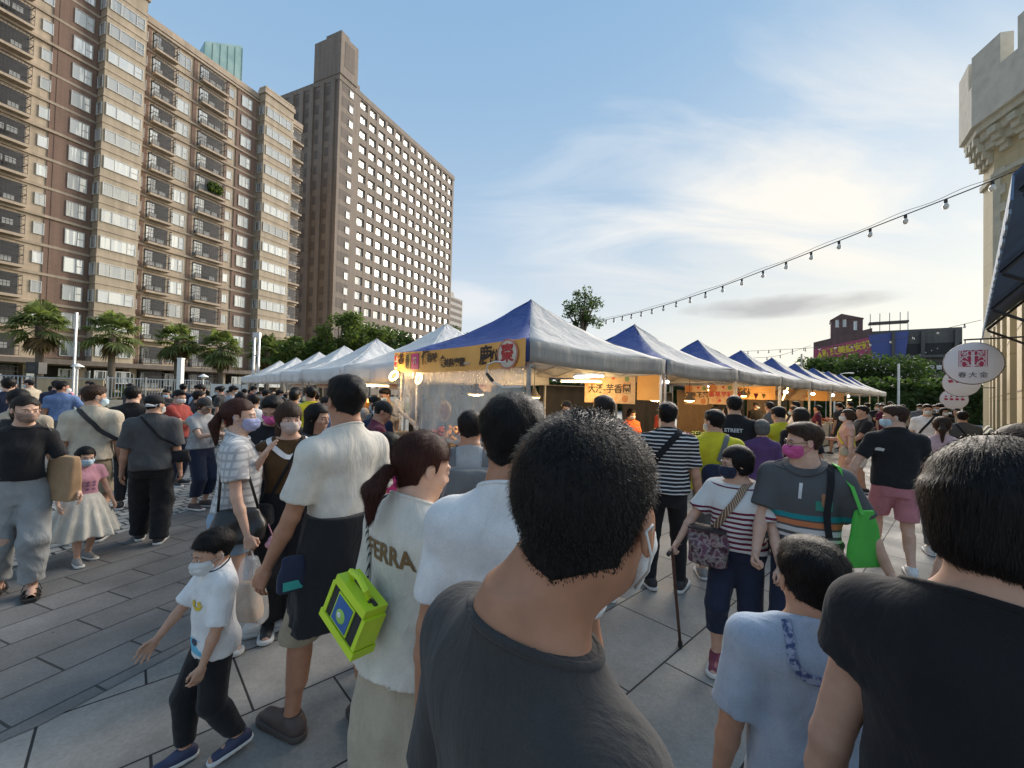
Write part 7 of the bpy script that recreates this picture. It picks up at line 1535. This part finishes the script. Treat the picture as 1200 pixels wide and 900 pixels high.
mb.add(vs, [(q * (Hn + 1) + k, (q + 1) * (Hn + 1) + k, (q + 1) * (Hn + 1) + k + 1, q * (Hn + 1) + k + 1) for q in range(W) for k in range(Hn)]); mb.build('sheet', m_sheet, T, True)
mb = MB(); mb.tube([(-1.6 + 3.2 * u, -.05 - .10 * math.sin(u * 3.1) - .03 * math.sin(u * 23), bot(u) - .02) for u in np.linspace(0, 1, 60)], [.035 + .012 * math.sin(q * 1.7) for q in range(60)], 8); n = NT('rolled_plastic'); n.set(Roughness=.15, Alpha=.62); n.b.inputs['Base Color'].default_value = (.62, .58, .52, 1); n.bump(n.noise(n.coord(), 30, 3), 1., .02); mb.build('rolled_edge', n.m, T, True)
# lamps of the nearest tent
def ring_lamp(label, p, yaw, tilt):
    T = thing('ring_lamp', label, 'lamp', p, yaw); M = Matrix.Rotation(tilt, 3, 'X') @ Matrix.Rotation(R(90), 3, 'X'); mb = MB(); mb.tube([M @ Vector((.085 * math.cos(a), .085 * math.sin(a), 0)) for a in np.linspace(0, 2 * math.pi, 29)], .017, 8, False); mb.build('glowing_ring', m_warm, T, True)
    mb = MB(); mb.lathe([(.10, .018), (.105, .03), (.05, .05)], (0, 0, 0), 24, M @ Matrix.Rotation(R(180), 3, 'X')); mb.tube([M @ Vector((0, 0, -.04)), Vector((.05, .1, .1)), Vector((.06, .12, .25))], .008, 6); mb.build('holder', m_dframe, T, True); lit(T, M @ Vector((0, 0, .12)), 5)
ring_lamp('glowing yellow ring lamp clipped at the left pole of the nearest tent', tw(0, -1.82, 1.48, 2.02), RZ - R(90) + R(18), R(-25)); ring_lamp('second glowing lamp, behind the plastic sheet near the left pole', tw(0, -1.45, 1.28, 1.98), RZ - R(90), R(-15))
shade_lamp('warm shaded lamp hanging over the goods behind the plastic sheet', tw(0, -1.0, .22, 1.74), 14, 0, .15, .5, name='hanging_lamp')
tube_lamp('bright white fluorescent tube under the right edge of the nearest tent', tw(0, .15, -1.2, 2.06), 1.1, RZ + R(14), m_cool, 8, (1, .97, .92), slope=.06)
tube_lamp('yellow tube lamp inside the nearest tent, behind the white tube', tw(0, 1.2, -.2, 2.02), .8, RZ - R(70), m_warm, 10, (1, .66, .25))
T = thing('power_cable', 'white cable with a black plug looping from the front pole of the nearest tent', 'cable', tw(0, -1.72, -1.55, 1.9), RZ - R(90)); mb = MB(); mb.tube([(.1, -.05, -.05), (-.18, -.08, -.06), (-.42, -.08, .02), (-.56, -.06, .12), (-.52, -.06, .24), (-.38, -.05, .27), (-.2, -.03, .25)], .010, 7); mb.build('cord', m_white, T, True); mb = MB(); mb.tube([(-.38, -.09, .02), (-.5, -.09, .11)], .022, 8); mb.build('plug', m_black, T, True)
# signs deeper in the row
def dots(T, w, h):
    rr = random.Random(int(w * 100)); 
    for k, (x, z, r_, m_) in enumerate(((-.38, .18, .10, flat('sign_rust', (.42, .17, .06))), (.10, .22, .03, m_inkr), (.40, .20, .05, flat('sign_leaf', (.12, .22, .10))), (.36, -.18, .07, flat('sign_rust', (.42, .17, .06))), (-.05, -.17, .035, m_inkr))): mb = MB(); mb.lathe([(r_, 0), (r_ * .98, .002)], (x * w / 1.15, -.0062, z * h / .55), 14, Matrix.Rotation(R(90), 3, 'X')); mb.build('printed_spot', m_, T)
panel('hanging_sign', 'peach hanging sign reading 大溪-芋香園, between the first two tents', 'sign', 0, 1.72, .10, -1.06, 1.62, 2.16, m_peach, '大溪-芋香園', m_inkb, .185, extra=dots)
panel('hanging_sign', 'plain orange cloth hanging right of the taro sign', 'banner', 0, 1.74, -1.08, -1.58, 1.70, 2.16, m_orange)
panel('hanging_sign', 'peach sign reading 洛神花茶 between the second and third tents', 'sign', 1, 1.72, -.42, -.98, 1.60, 2.06, m_peach, '洛神花茶', m_inkb, .15, extra=dots)
panel('hanging_sign', 'peach sign reading 香草芋頭 right of the flower tea sign', 'sign', 1, 1.74, -1.0, -1.56, 1.62, 2.08, m_peach, '香草芋頭', m_inkr, .14, extra=dots)
for k, lab in ((2, 'orange cloth sign under the third tent'), (3, 'peach cloth sign under the fourth tent'), (4, 'orange cloth sign under the fifth tent'), (5, 'peach cloth sign under the sixth tent')): panel('hanging_sign', lab, 'sign', k, 1.72, .6, -1.5, 1.75, 2.2, m_peach if k % 2 else m_orange, ('手工茶點', '古早味豆花', '鮮果冰品', '現烤鬆餅')[k - 2], m_inkb, .2)
for k in range(5):
    T = thing('hanging_sign', 'pale pink stall sign hung under the ' + ('nearest', 'second', 'third', 'fourth', 'fifth')[k] + ' white tent', 'sign', WT[k].location + Vector((.9, -1.35, 2.0)), R(35)); mb = MB(); mb.bb(-.32, .32, -.006, .006, -.22, .12); mb.build('board', flat('sign_blush', (.56, .42, .32)), T); lettering('lettering', ('茶飲', '冰品', '小吃', '餅舖', '花茶')[k], .2, Matrix.Translation((0, -.012, -.05)) @ FRONT, m_inkr, T, .002)
    mb = MB(); mb.tube([(-.3, 0, .12), (-.3, 0, .25)], .004, 4); mb.tube([(.3, 0, .12), (.3, 0, .25)], .004, 4); mb.bb(-.33, .33, -.01, .01, .12, .13); mb.build('ties', m_black, T)
# tarps closing the far side
def tarp(label, k, x0, x1, z0, z1, y, mat, seed):
    T = thing('tarpaulin', label, 'tarpaulin', tw(k, (x0 + x1) / 2, y, 0), RZ); mb = MB(); w = x1 - x0; vs = []; rr = random.Random(seed); ph = rr.uniform(0, 6)
    for q in range(41):
        u = q / 40
        for i in range(9): t = i / 8; vs.append((-w / 2 + w * u, .035 * math.sin(u * 40 + ph + 2 * math.sin(t * 3)) * (.3 + t) , z1 - (z1 - z0) * t - .03 * math.sin(u * 12) * t))
    mb.add(vs, [(q * 9 + i, q * 9 + i + 1, (q + 1) * 9 + i + 1, (q + 1) * 9 + i) for q in range(40) for i in range(8)]); o = mb.build('sheet', mat, T, True); o.modifiers.new('t', 'SOLIDIFY').thickness = .004; mb = MB(); mb.tube([(-w / 2, 0, z1), (w / 2, 0, z1)], .014, 6); mb.build('rail', m_pole, T)
m_tarp = flat('blue_grey_tarp', (.05, .095, .17), .6, .2, 3); m_tarp2 = flat('dark_tarp', (.03, .032, .036), .7, .2, 3); m_tan = flat('tan_tarp', (.33, .22, .12), .7, .15, 3)
tarp('pleated blue grey tarpaulin closing the back of the nearest tent', 0, -1.2, 1.55, .3, 1.92, 1.55, m_tarp, 1); tarp('dark tarpaulin closing the back of the third tent', 2, -1.5, 1.5, .3, 1.9, 1.5, m_tarp2, 3)
tarp('dark tarpaulin closing the back of the second tent', 1, -1.55, 1.5, .3, 1.98, 1.52, m_tarp2, 2); tarp('dark tarpaulin hanging across the inside of the nearest tent, behind the goods', 0, -1.5, -1.25, .3, 2.0, 1.5, m_tarp2, 9)
for k, w_ in ((4, 'fifth'), (6, 'seventh')): tarp('dark tarpaulin closing the back of the %s tent' % w_, k, -1.5, 1.5, .3, 1.95, 1.5, m_tarp2, k)
for k, w_ in ((3, 'fourth'), (5, 'sixth'), (7, 'eighth')): tarp('tan cloth closing the back of the %s tent' % w_, k, -1.5, 1.5, .3, 2.0, 1.5, m_tan, k)
# counters, trays of food and boxes
m_cloth = [flat('counter_cloth_red', (.20, .035, .03), .8), flat('counter_cloth_cream', (.48, .42, .32), .8), flat('counter_cloth_dark', (.05, .05, .055), .8)]
def counter(label, p, L, D, rz, mat, h=.86):
    T = thing('stall_counter', label, 'counter', p, rz); mb = MB(); mb.bb(-L/2, L/2, -D/2, D/2, h - .04, h); mb.build('tabletop', m_pale, T); mb = MB(); vs = []
    per = [(-L/2 - .012, D/2), (-L/2 - .012, -D/2 - .012), (L/2 + .012, -D/2 - .012), (L/2 + .012, D/2)]; pts = []
    for i in range(3):
        for q in range(14): t = q / 14; pts.append((per[i][0] + (per[i + 1][0] - per[i][0]) * t, per[i][1] + (per[i + 1][1] - per[i][1]) * t))
    for i, (x, y) in enumerate(pts): w_ = .014 * math.sin(i * 1.5); vs += [(x, y, h - .002), (x * (1 + w_), y * (1 + w_), .06)]
    mb.add(vs, [(2 * i, 2 * i + 1, 2 * i + 3, 2 * i + 2) for i in range(len(pts) - 1)]); mb.build('table_skirt', mat, T, True)
    for x in (-L/2 + .06, L/2 - .06):
        for y in (-D/2 + .05, D/2 - .05): m_ = MB(); m_.bb(x - .018, x + .018, y - .018, y + .018, 0, h - .041); m_.build('leg', m_pole, T)
    return T
FOODC = [flat('food_brown', (.26, .12, .05), .55, .5, 30), flat('food_gold', (.50, .27, .07), .5, .4, 30), flat('food_red', (.36, .06, .03), .45, .4, 30), flat('food_purple', (.14, .07, .16), .5, .4, 30), flat('food_green', (.12, .20, .05), .55, .4, 30), flat('food_cream', (.52, .42, .26), .6, .2, 30)]
FOODN = ['brown pastries', 'golden fried snacks', 'red glazed fruit', 'purple taro balls', 'green leaf-wrapped snacks', 'cream coloured buns']
def tray(label, p, rz, kind, seed, L=.46, D=.32, heap=.14):
    rr = random.Random(seed); T = thing('food_tray', label, 'tray', p, rz); mb = MB(); mb.bb(-L/2, L/2, -D/2, D/2, .002, .014); 
    for x in (-1, 1): mb.bb(x * (L/2 - .006) - .006, x * (L/2 - .006) + .006, -D/2, D/2, .0145, .05)
    for y in (-1, 1): mb.bb(-L/2 + .0125, L/2 - .0125, y * (D/2 - .006) - .006, y * (D/2 - .006) + .006, .0145, .05)
    mb.build('tray_body', m_steel if seed % 2 else flat('bamboo', (.34, .22, .10), .7), T); mb = MB()
    for q in range(46):
        x, y = rr.uniform(-.46, .46), rr.uniform(-.46, .46); z = .04 + heap * max(0, 1 - (x * x + y * y) * 3.6) * rr.uniform(.5, 1); r_ = rr.uniform(.028, .045); mb.ball((x * L * .88, y * D * .86, z), (r_, r_ * rr.uniform(.7, 1.1), r_ * rr.uniform(.6, .9)), 7, 5)
    mb.build('food_heap', FOODC[kind], T, True)
def box_stack(label, p, rz, w, d, h, mat, seed): T = thing('cardboard_box', label, 'box', p, rz); mb = MB(); mb.bb(-w/2, w/2, -d/2, d/2, .001, h); mb.build('carton', mat, T); mb = MB(); mb.bb(-.03, .03, -d/2 - .002, d/2 + .002, h * .5, h + .002); mb.build('tape', flat('parcel_tape', (.36, .26, .14), .3), T)
m_kraft = flat('cardboard', (.34, .22, .12), .8, .12, 6)
counter('counter behind the plastic sheet of the nearest tent', tw(0, -1.15, 0), 2.6, .7, RZ - R(90), m_cloth[2])
for q, (y, kd, lab) in enumerate(((-.9, 5, 'right end'), (-.35, 0, 'under the purple parcel'), (.15, 0, 'below the hanging lamp'), (.62, 1, 'left of the hanging lamp'), (1.05, 2, 'left end'))): tray('heaped tray of %s behind the plastic sheet, %s' % (FOODN[kd], lab), tw(0, -1.15, y, .862), RZ - R(90), kd, 5 + q, .5, .44, .45 if kd == 0 else .3)
T = thing('gift_parcel', 'purple wrapped gift parcel behind the plastic sheet', 'parcel', tw(0, -.7, -.42, .862), RZ); soft_bag('wrapping', .36, .24, .82, flat('lilac_paper', (.20, .13, .33), .5, .2, 12), T, .8, 22, c=(0, 0, .83)); mb = MB(); mb.bb(-.16, .16, -.13, .13, .83, .86); mb.build('folded_top', flat('lilac_paper', (.20, .13, .33)), T)
T = thing('round_sign', 'round brown and cream wreath sign among the goods behind the plastic sheet', 'sign', tw(0, -1.45, .42, 1.46), RZ - R(90)); mb = MB(); mb.mat(0).lathe([(.17, 0), (.17, .02)], (0, 0, 0), 22, Matrix.Rotation(R(90), 3, 'X')); mb.mat(1).lathe([(.12, .0205), (.11, .03)], (0, 0, 0), 22, Matrix.Rotation(R(90), 3, 'X')); mb.build('disc', [flat('wreath_cream', (.42, .32, .22)), flat('wreath_brown', (.20, .08, .05), .8, .5, 40)], T); mb = MB(); mb.tube([(0, .01, -.17), (0, .03, -.59)], .008, 5); mb.build('stand', m_dframe, T)
EN = ['nearest', 'second', 'third', 'fourth', 'fifth', 'sixth', 'seventh', 'eighth', 'ninth']; rr0 = random.Random(77)
for k in range(9):
    counter('lane-side counter under the %s tent of the right row' % EN[k], tw(k, 0 if k else .45, -1.28), 2.9 if k else 2.0, .62, RZ, m_cloth[k % 3])
    for q in range(5 if k < 5 else 3):
        kd = rr0.randrange(6); x = -1.15 + q * (.56 if k < 5 else .95) if k else -.3 + q * .37; tray('tray of %s on the %s tent counter, %s from its near end' % (FOODN[kd], EN[k], ('first', 'second', 'third', 'fourth', 'fifth')[q]), tw(k, x, -1.28, .862), RZ + R(90), kd, 100 + k * 7 + q, .5, .34)
for k, x, y, wt_, lab in ((0, .7, .55, 12, 'shaded warm lamp deep inside the nearest tent'), (1, -.8, -1.0, 14, 'first shaded warm lamp over the counter of the second tent'), (1, .7, -1.0, 12, 'next shaded warm lamp over the counter of the second tent'), (2, -.6, -.9, 14, 'shaded warm lamp over the counter of the third tent'), (2, 1.0, -.9, 10, 'far shaded warm lamp of the third tent'), (3, 0, -.9, 14, 'shaded warm lamp over the counter of the fourth tent'), (4, .4, -.9, 14, 'shaded warm lamp over the counter of the fifth tent'), (5, 0, -.9, 14, 'shaded warm lamp over the counter of the sixth tent'), (6, .5, -.9, 14, 'shaded warm lamp over the counter of the seventh tent'), (7, .4, -.9, 14, 'shaded warm lamp over the counter of the eighth tent')): shade_lamp(lab, tw(k, x, y, 1.70 if k < 2 else 1.85), wt_ * 1.1, 0, .13, .4)
tube_lamp('slanting yellow tube lamp under the fifth tent', tw(3, .9, -1.1, 1.95), .8, RZ + R(25), m_warm, 0, (1, .66, .25), slope=-.5); tube_lamp('white tube lamp under the third tent', tw(2, -.8, -.9, 2.06), .7, RZ - R(60), m_cool, 5, (1, .97, .92)); tube_lamp('yellow tube lamp under the third tent', tw(2, .1, -.6, 1.98), .8, RZ - R(60), m_warm, 0, (1, .66, .25))
tube_lamp('warm tube lamp under the nearest white tent', at(437, 452, 9.6), .7, R(20), m_warm2, 10, (1, .7, .3))
T = thing('clip_lamp', 'tiny white spot lamp clipped on the front pole of the second tent', 'lamp', tw(1, -1.70, -1.70, 2.03), RZ); mb = MB(); mb.ball((0, 0, 0), .03, 10, 7); mb.build('bulb', m_cool, T, True); mb = MB(); mb.tube([(0, 0, .03), (0, .03, .1)], .012, 6); mb.build('clip', m_black, T)
for k in (3, 4, 5, 6): T = thing('clip_lamp', 'small white lamp at the eave of the %s tent' % EN[k], 'lamp', tw(k, -.6, -1.5, 2.0), RZ); mb = MB(); mb.ball((0, 0, 0), (.10, .06, .05), 10, 7); mb.build('bulb', m_cool, T, True); mb = MB(); mb.tube([(0, 0, .05), (0, .03, .2)], .012, 6); mb.build('clip', m_black, T)
# bunting
T = thing('bunting', 'string of small red flags under the third tent', 'bunting', tw(2, -1.6, -.5, 1.95), RZ); mb = MB(); mb.tube([(0, 0, 0), (1.5, -.5, -.06), (3.2, -.9, .02)], .004, 4); mb.build('cord', m_black, T)
for q in range(9): x = .2 + q * .33; y = -.33 * x * .9; m_ = MB(); m_.add([(x - .09, y + .03, -.03), (x + .09, y - .03, -.03), (x, y, -.2)], [(0, 1, 2)]); o = m_.build('flag', m_inkr if q % 2 else m_orange, T); o.modifiers.new('t', 'SOLIDIFY').thickness = .003
# left of the plastic sheet: the small stall with an amber frame under the nearest white tent
counter('low counter under the nearest white tent, left of the blue tent', at(432, 450, 8.2) * 1.0 - Vector((0, 0, at(432, 450, 8.2).z)), 1.6, .6, R(40), m_cloth[1], .9)
T = thing('food_warmer', 'amber lit food warmer cabinet on the counter under the nearest white tent', 'food warmer', Vector((at(428, 450, 8.2).x, 8.2, .902)), R(30)); mb = MB()
for x in (-.27, .27): mb.bb(x - .03, x + .03, -.16, .16, .0, .62)
mb.bb(-.299, .299, -.16, .16, .621, .68); mb.bb(-.239, .239, -.16, .16, .002, .05); mb.build('frame', emis('amber_panel', (1.0, .48, .08), 1.6), T); mb = MB(); mb.bb(-.238, .238, -.05, .15, .052, .615); mb.build('cabinet_inside', flat('cabinet_inside', (.16, .10, .06)), T); lit(T, (0, -.25, .4), 5)
for q in range(2): box_stack(('left', 'right')[q] + ' cardboard box beside the left pole of the nearest tent', at(447 + 18 * q, 450, 6.3) - Vector((0, 0, at(447 + 18 * q, 450, 6.3).z - .0)), R(30), .38, .3, 1.15, m_kraft, q)
T = thing('coil_bag', 'bundle of clear plastic bags hanging from the left pole of the nearest tent', 'bag', tw(0, -1.72, 1.45, 1.62)); soft_bag('plastic_bundle', .2, .14, .34, m_plastic, T, .6, 31); mb = MB(); mb.tube([(0, 0, -.02), (.03, .06, .1)], .006, 5); mb.build('tie', m_black, T)

# ------------------------------------------------------------------ the crowd: a few figures built once, then copied one by one
HS = {}
def proto(key, label, px, d, H, yaw, **k):
    if 'shirt' in k: k['shirt'] = dict(mat=K('black'), ease=.02, **k['shirt'])
    k.setdefault('legs', dict(mat=K('charcoal'))); p = person(label, px, d, H, yaw, vox=.020, hvox=.011, **k); HS[key] = p.root; return p
TOPS = [('black', 9), ('charcoal', 6), ('navy', 6), ('white', 7), ('ltgrey', 4), ('grey', 4), ('beige', 3), ('red', 2), ('blue', 2), ('maroon', 2), ('ltblue', 2), ('yellow', 1), ('khaki', 2), ('pink', 1), ('green', 0)]
TOPN = {'black': 'black', 'charcoal': 'charcoal', 'navy': 'navy', 'white': 'white', 'ltgrey': 'pale grey', 'grey': 'mid grey', 'beige': 'beige', 'red': 'brick red', 'blue': 'sky blue', 'maroon': 'maroon', 'ltblue': 'pale blue', 'yellow': 'yellow', 'khaki': 'khaki', 'pink': 'pink', 'palepink': 'pale pink', 'orange': 'orange', 'peach': 'peach', 'cream': 'cream'}
CROWD = []
def crowd(key, px, d, yaw, top, zone, s=1.0, legs='charcoal', new=None, hairc=None):
    if key in HS and HS[key].get('used'): root = copy_tree(HS[key]); root.pop("used", None)
    else: root = HS[key]; root['used'] = 1
    p_ = at(px, 460, d) if not isinstance(px, Vector) else px; root.location = (p_.x, p_.y, 0) if isinstance(px, Vector) else (p_.x, d, 0); root.rotation_euler = (0, 0, -R(yaw)); root.scale = (s, s, s)
    for ch in root.children:
        b = ch.name.split('.')[0]
        if b in ('shirt', 'trousers', 'shorts', 'skirt'): ch.material_slots[0].link = 'OBJECT'; ch.material_slots[0].material = K(top if b == 'shirt' else legs)
    CROWD.append((root, key, top, zone, px if not isinstance(px, Vector) else px.x * 100)); return root
proto('m1', 'x', 300, 9, 1.72, 0, shirt=dict(sleeve=.75), hair=('short', 'black'), mask=M_('mwhite'), armL=(-.1, .2, .6), seedk=201)
proto('m2', 'x', 300, 9, 1.70, 0, shirt=dict(sleeve=.8), hair=('short', 'soft'), head=(25, 8, 0), build=1.12, seedk=202)
proto('m3', 'x', 300, 9, 1.74, 0, shirt=dict(sleeve=.7), hair=('short', 'black'), cap=K('black'), mask=M_('mblue'), head=(-20, 10, 0), seedk=203)
proto('m4', 'x', 300, 9, 1.71, 0, shirt=dict(sleeve=.7), hair=('short', 'black'), legs=dict(kind='shorts', mat=K('khaki'), hem=.29, ease=.02), feet={-1: (-.06, .12, .01), 1: (.06, -.08, 0)}, mask=M_('mblue'), head=(10, 18, 0), armR=(.06, .24, .68), handR='grip', seedk=204)
proto('f1', 'x', 300, 9, 1.60, 0, female=True, shirt=dict(sleeve=.6), hair=('long', 'black'), mask=M_('mwhite'), seedk=205)
proto('f2', 'x', 300, 9, 1.61, 0, female=True, shirt=dict(sleeve=.7), hair=('pony', 'brown'), mask=M_('mblue'), head=(15, 5, 0), legs=dict(kind='skirt', mat=K('khaki'), hem=.28, waist=.6), seedk=206)
proto('f3', 'x', 300, 9, 1.58, 0, female=True, shirt=dict(sleeve=.8), hair=('bobshort', 'black'), mask=M_('mwhite'), head=(-15, 15, 0), armL=(-.06, .22, .66), seedk=207)
proto('f4', 'x', 300, 9, 1.62, 0, female=True, shirt=dict(sleeve=.6), hair=('bun', 'soft'), head=(20, 0, 0), legs=dict(kind='shorts', mat=K('denim'), hem=.36, ease=.02), seedk=208)
rc = random.Random(91); KEYS = ['m1', 'm1', 'm2', 'm2', 'm3', 'm4', 'm4', 'f1', 'f1', 'f2', 'f3', 'f3', 'f4']
def pick(): 
    t = [n_ for n_, w_ in TOPS for _ in range(w_)]; return rc.choice(t)
placed = []
def scatter(n_, px0, px1, d0, d1, zone, gap=.55, yaws=(-180, 180), keys=KEYS):
    k = 0; tries = 0
    while k < n_ and tries < 4000:
        tries += 1; d = d0 + (d1 - d0) * rc.random(); px = rc.uniform(px0, px1); p_ = at(px, 460, d)
        if any((p_.x - q[0]) ** 2 + (d - q[1]) ** 2 < gap * gap for q in placed): continue
        placed.append((p_.x, d)); crowd(rc.choice(keys), px, d, rc.uniform(*yaws), pick(), zone, rc.uniform(.96, 1.06), rc.choice(['charcoal', 'black', 'navy', 'denim', 'khaki', 'grey'])); k += 1
for o in list(bpy.data.objects):
    if o.parent is None and o.name.startswith('person'): placed.append((o.location.x, o.location.y))
scatter(5, 0, 75, 9, 16, 'by the tan wall'); scatter(4, 90, 150, 11, 19, 'left of the man in grey'); scatter(4, 150, 205, 11, 18, 'below the second palm')
scatter(9, 205, 260, 9.5, 17, 'before the barred fence'); scatter(9, 258, 300, 9.5, 20, 'before the blue grey hoarding'); scatter(11, 300, 350, 7, 15, 'by the farthest white tents', yaws=(-60, 120)); scatter(8, 350, 420, 6.2, 11, 'by the middle white tents', yaws=(-60, 120))
scatter(3, 225, 300, 6.5, 8, 'behind the plaid blouse', yaws=(-120, 120)); scatter(4, 405, 455, 6.0, 8.0, 'at the nearest white tent')
# customers and passers-by along the right-hand row, stall keepers behind the counters
for k, x, y, key, yaw, top, zone in ((0, .6, -.35, 'm3', 150, 'yellow', 'keeping the nearest stall'), (0, 1.35, -.6, 'm1', 160, 'orange', 'keeping the nearest stall'), (1, -.9, -.5, 'f3', 170, 'orange', 'keeping the second stall'), (1, .5, -.5, 'm2', 150, 'red', 'keeping the second stall'), (2, 0, -.5, 'f1', 160, 'khaki', 'keeping the third stall'), (3, .3, -.4, 'm3', 170, 'black', 'keeping the fourth stall'), (4, 0, -.4, 'f3', 150, 'white', 'keeping the fifth stall'), (0, -.2, .5, 'f1', -140, 'black', 'standing inside the nearest stall')):
    crowd(key, tw(k, x, y), 0, yaw, top, zone, .95)
for k, x, y, key, yaw, top in ((1, .2, -2.0, 'f1', -35, 'black'), (2, -.9, -2.1, 'm2', -40, 'grey'), (2, .3, -2.3, 'f2', -60, 'white'), (2, 1.3, -2.1, 'm1', -30, 'navy'), (3, .4, -2.1, 'f4', -50, 'maroon'), (3, 1.4, -2.5, 'm4', -20, 'charcoal'), (4, .2, -2.2, 'f1', -70, 'white'), (4, 1.3, -2.3, 'm3', 20, 'black'), (5, .3, -2.5, 'm2', -50, 'ltgrey'), (5, 1.5, -2.2, 'f3', -60, 'black'), (6, .5, -2.6, 'm1', 170, 'white'), (6, 1.6, -2.3, 'f2', -40, 'beige'), (7, .6, -2.6, 'm4', 160, 'navy'), (8, .2, -2.4, 'f1', 180, 'grey')):
    crowd(key, tw(k, x, y), 0, yaw, top, 'at the right row of stalls', 1.0, 'charcoal')
scatter(9, 1065, 1128, 9.5, 22, 'walking in the lane on the right', yaws=(190, 250)); scatter(6, 1020, 1075, 11, 22, 'beside the last tents', yaws=(-40, 220))
# say which one: colour and place, then rank from the left among those alike
by = {}
KW = {'m1': 'man in a %s t-shirt and white mask', 'm2': 'bare-faced man in a %s t-shirt', 'm3': 'man in a black cap and %s top', 'm4': 'man in a %s t-shirt and shorts', 'f1': 'long-haired woman in a %s top', 'f2': 'ponytailed woman in a %s top', 'f3': 'bobbed woman in a %s top', 'f4': 'woman with a bun in a %s top', 'c1': 'child in a %s top'}
for root, key, top, zone, px in CROWD: by.setdefault((KW[key] % TOPN[top]) + ', ' + zone, []).append((px, root))
for lab, lst in by.items():
    lst.sort(key=lambda t: t[0]); g = lst[0][1]
    for i, (px, root) in enumerate(lst):
        root['label'] = lab if len(lst) == 1 else lab + ', ' + (('left', 'right') if len(lst) == 2 else ('leftmost', 'middle', 'rightmost') if len(lst) == 3 else ('first', 'second', 'third', 'fourth', 'fifth', 'sixth', 'seventh'))[min(i, 6)]
        root['group'] = 'people in the crowd'
        if 'used' in root: del root['used']
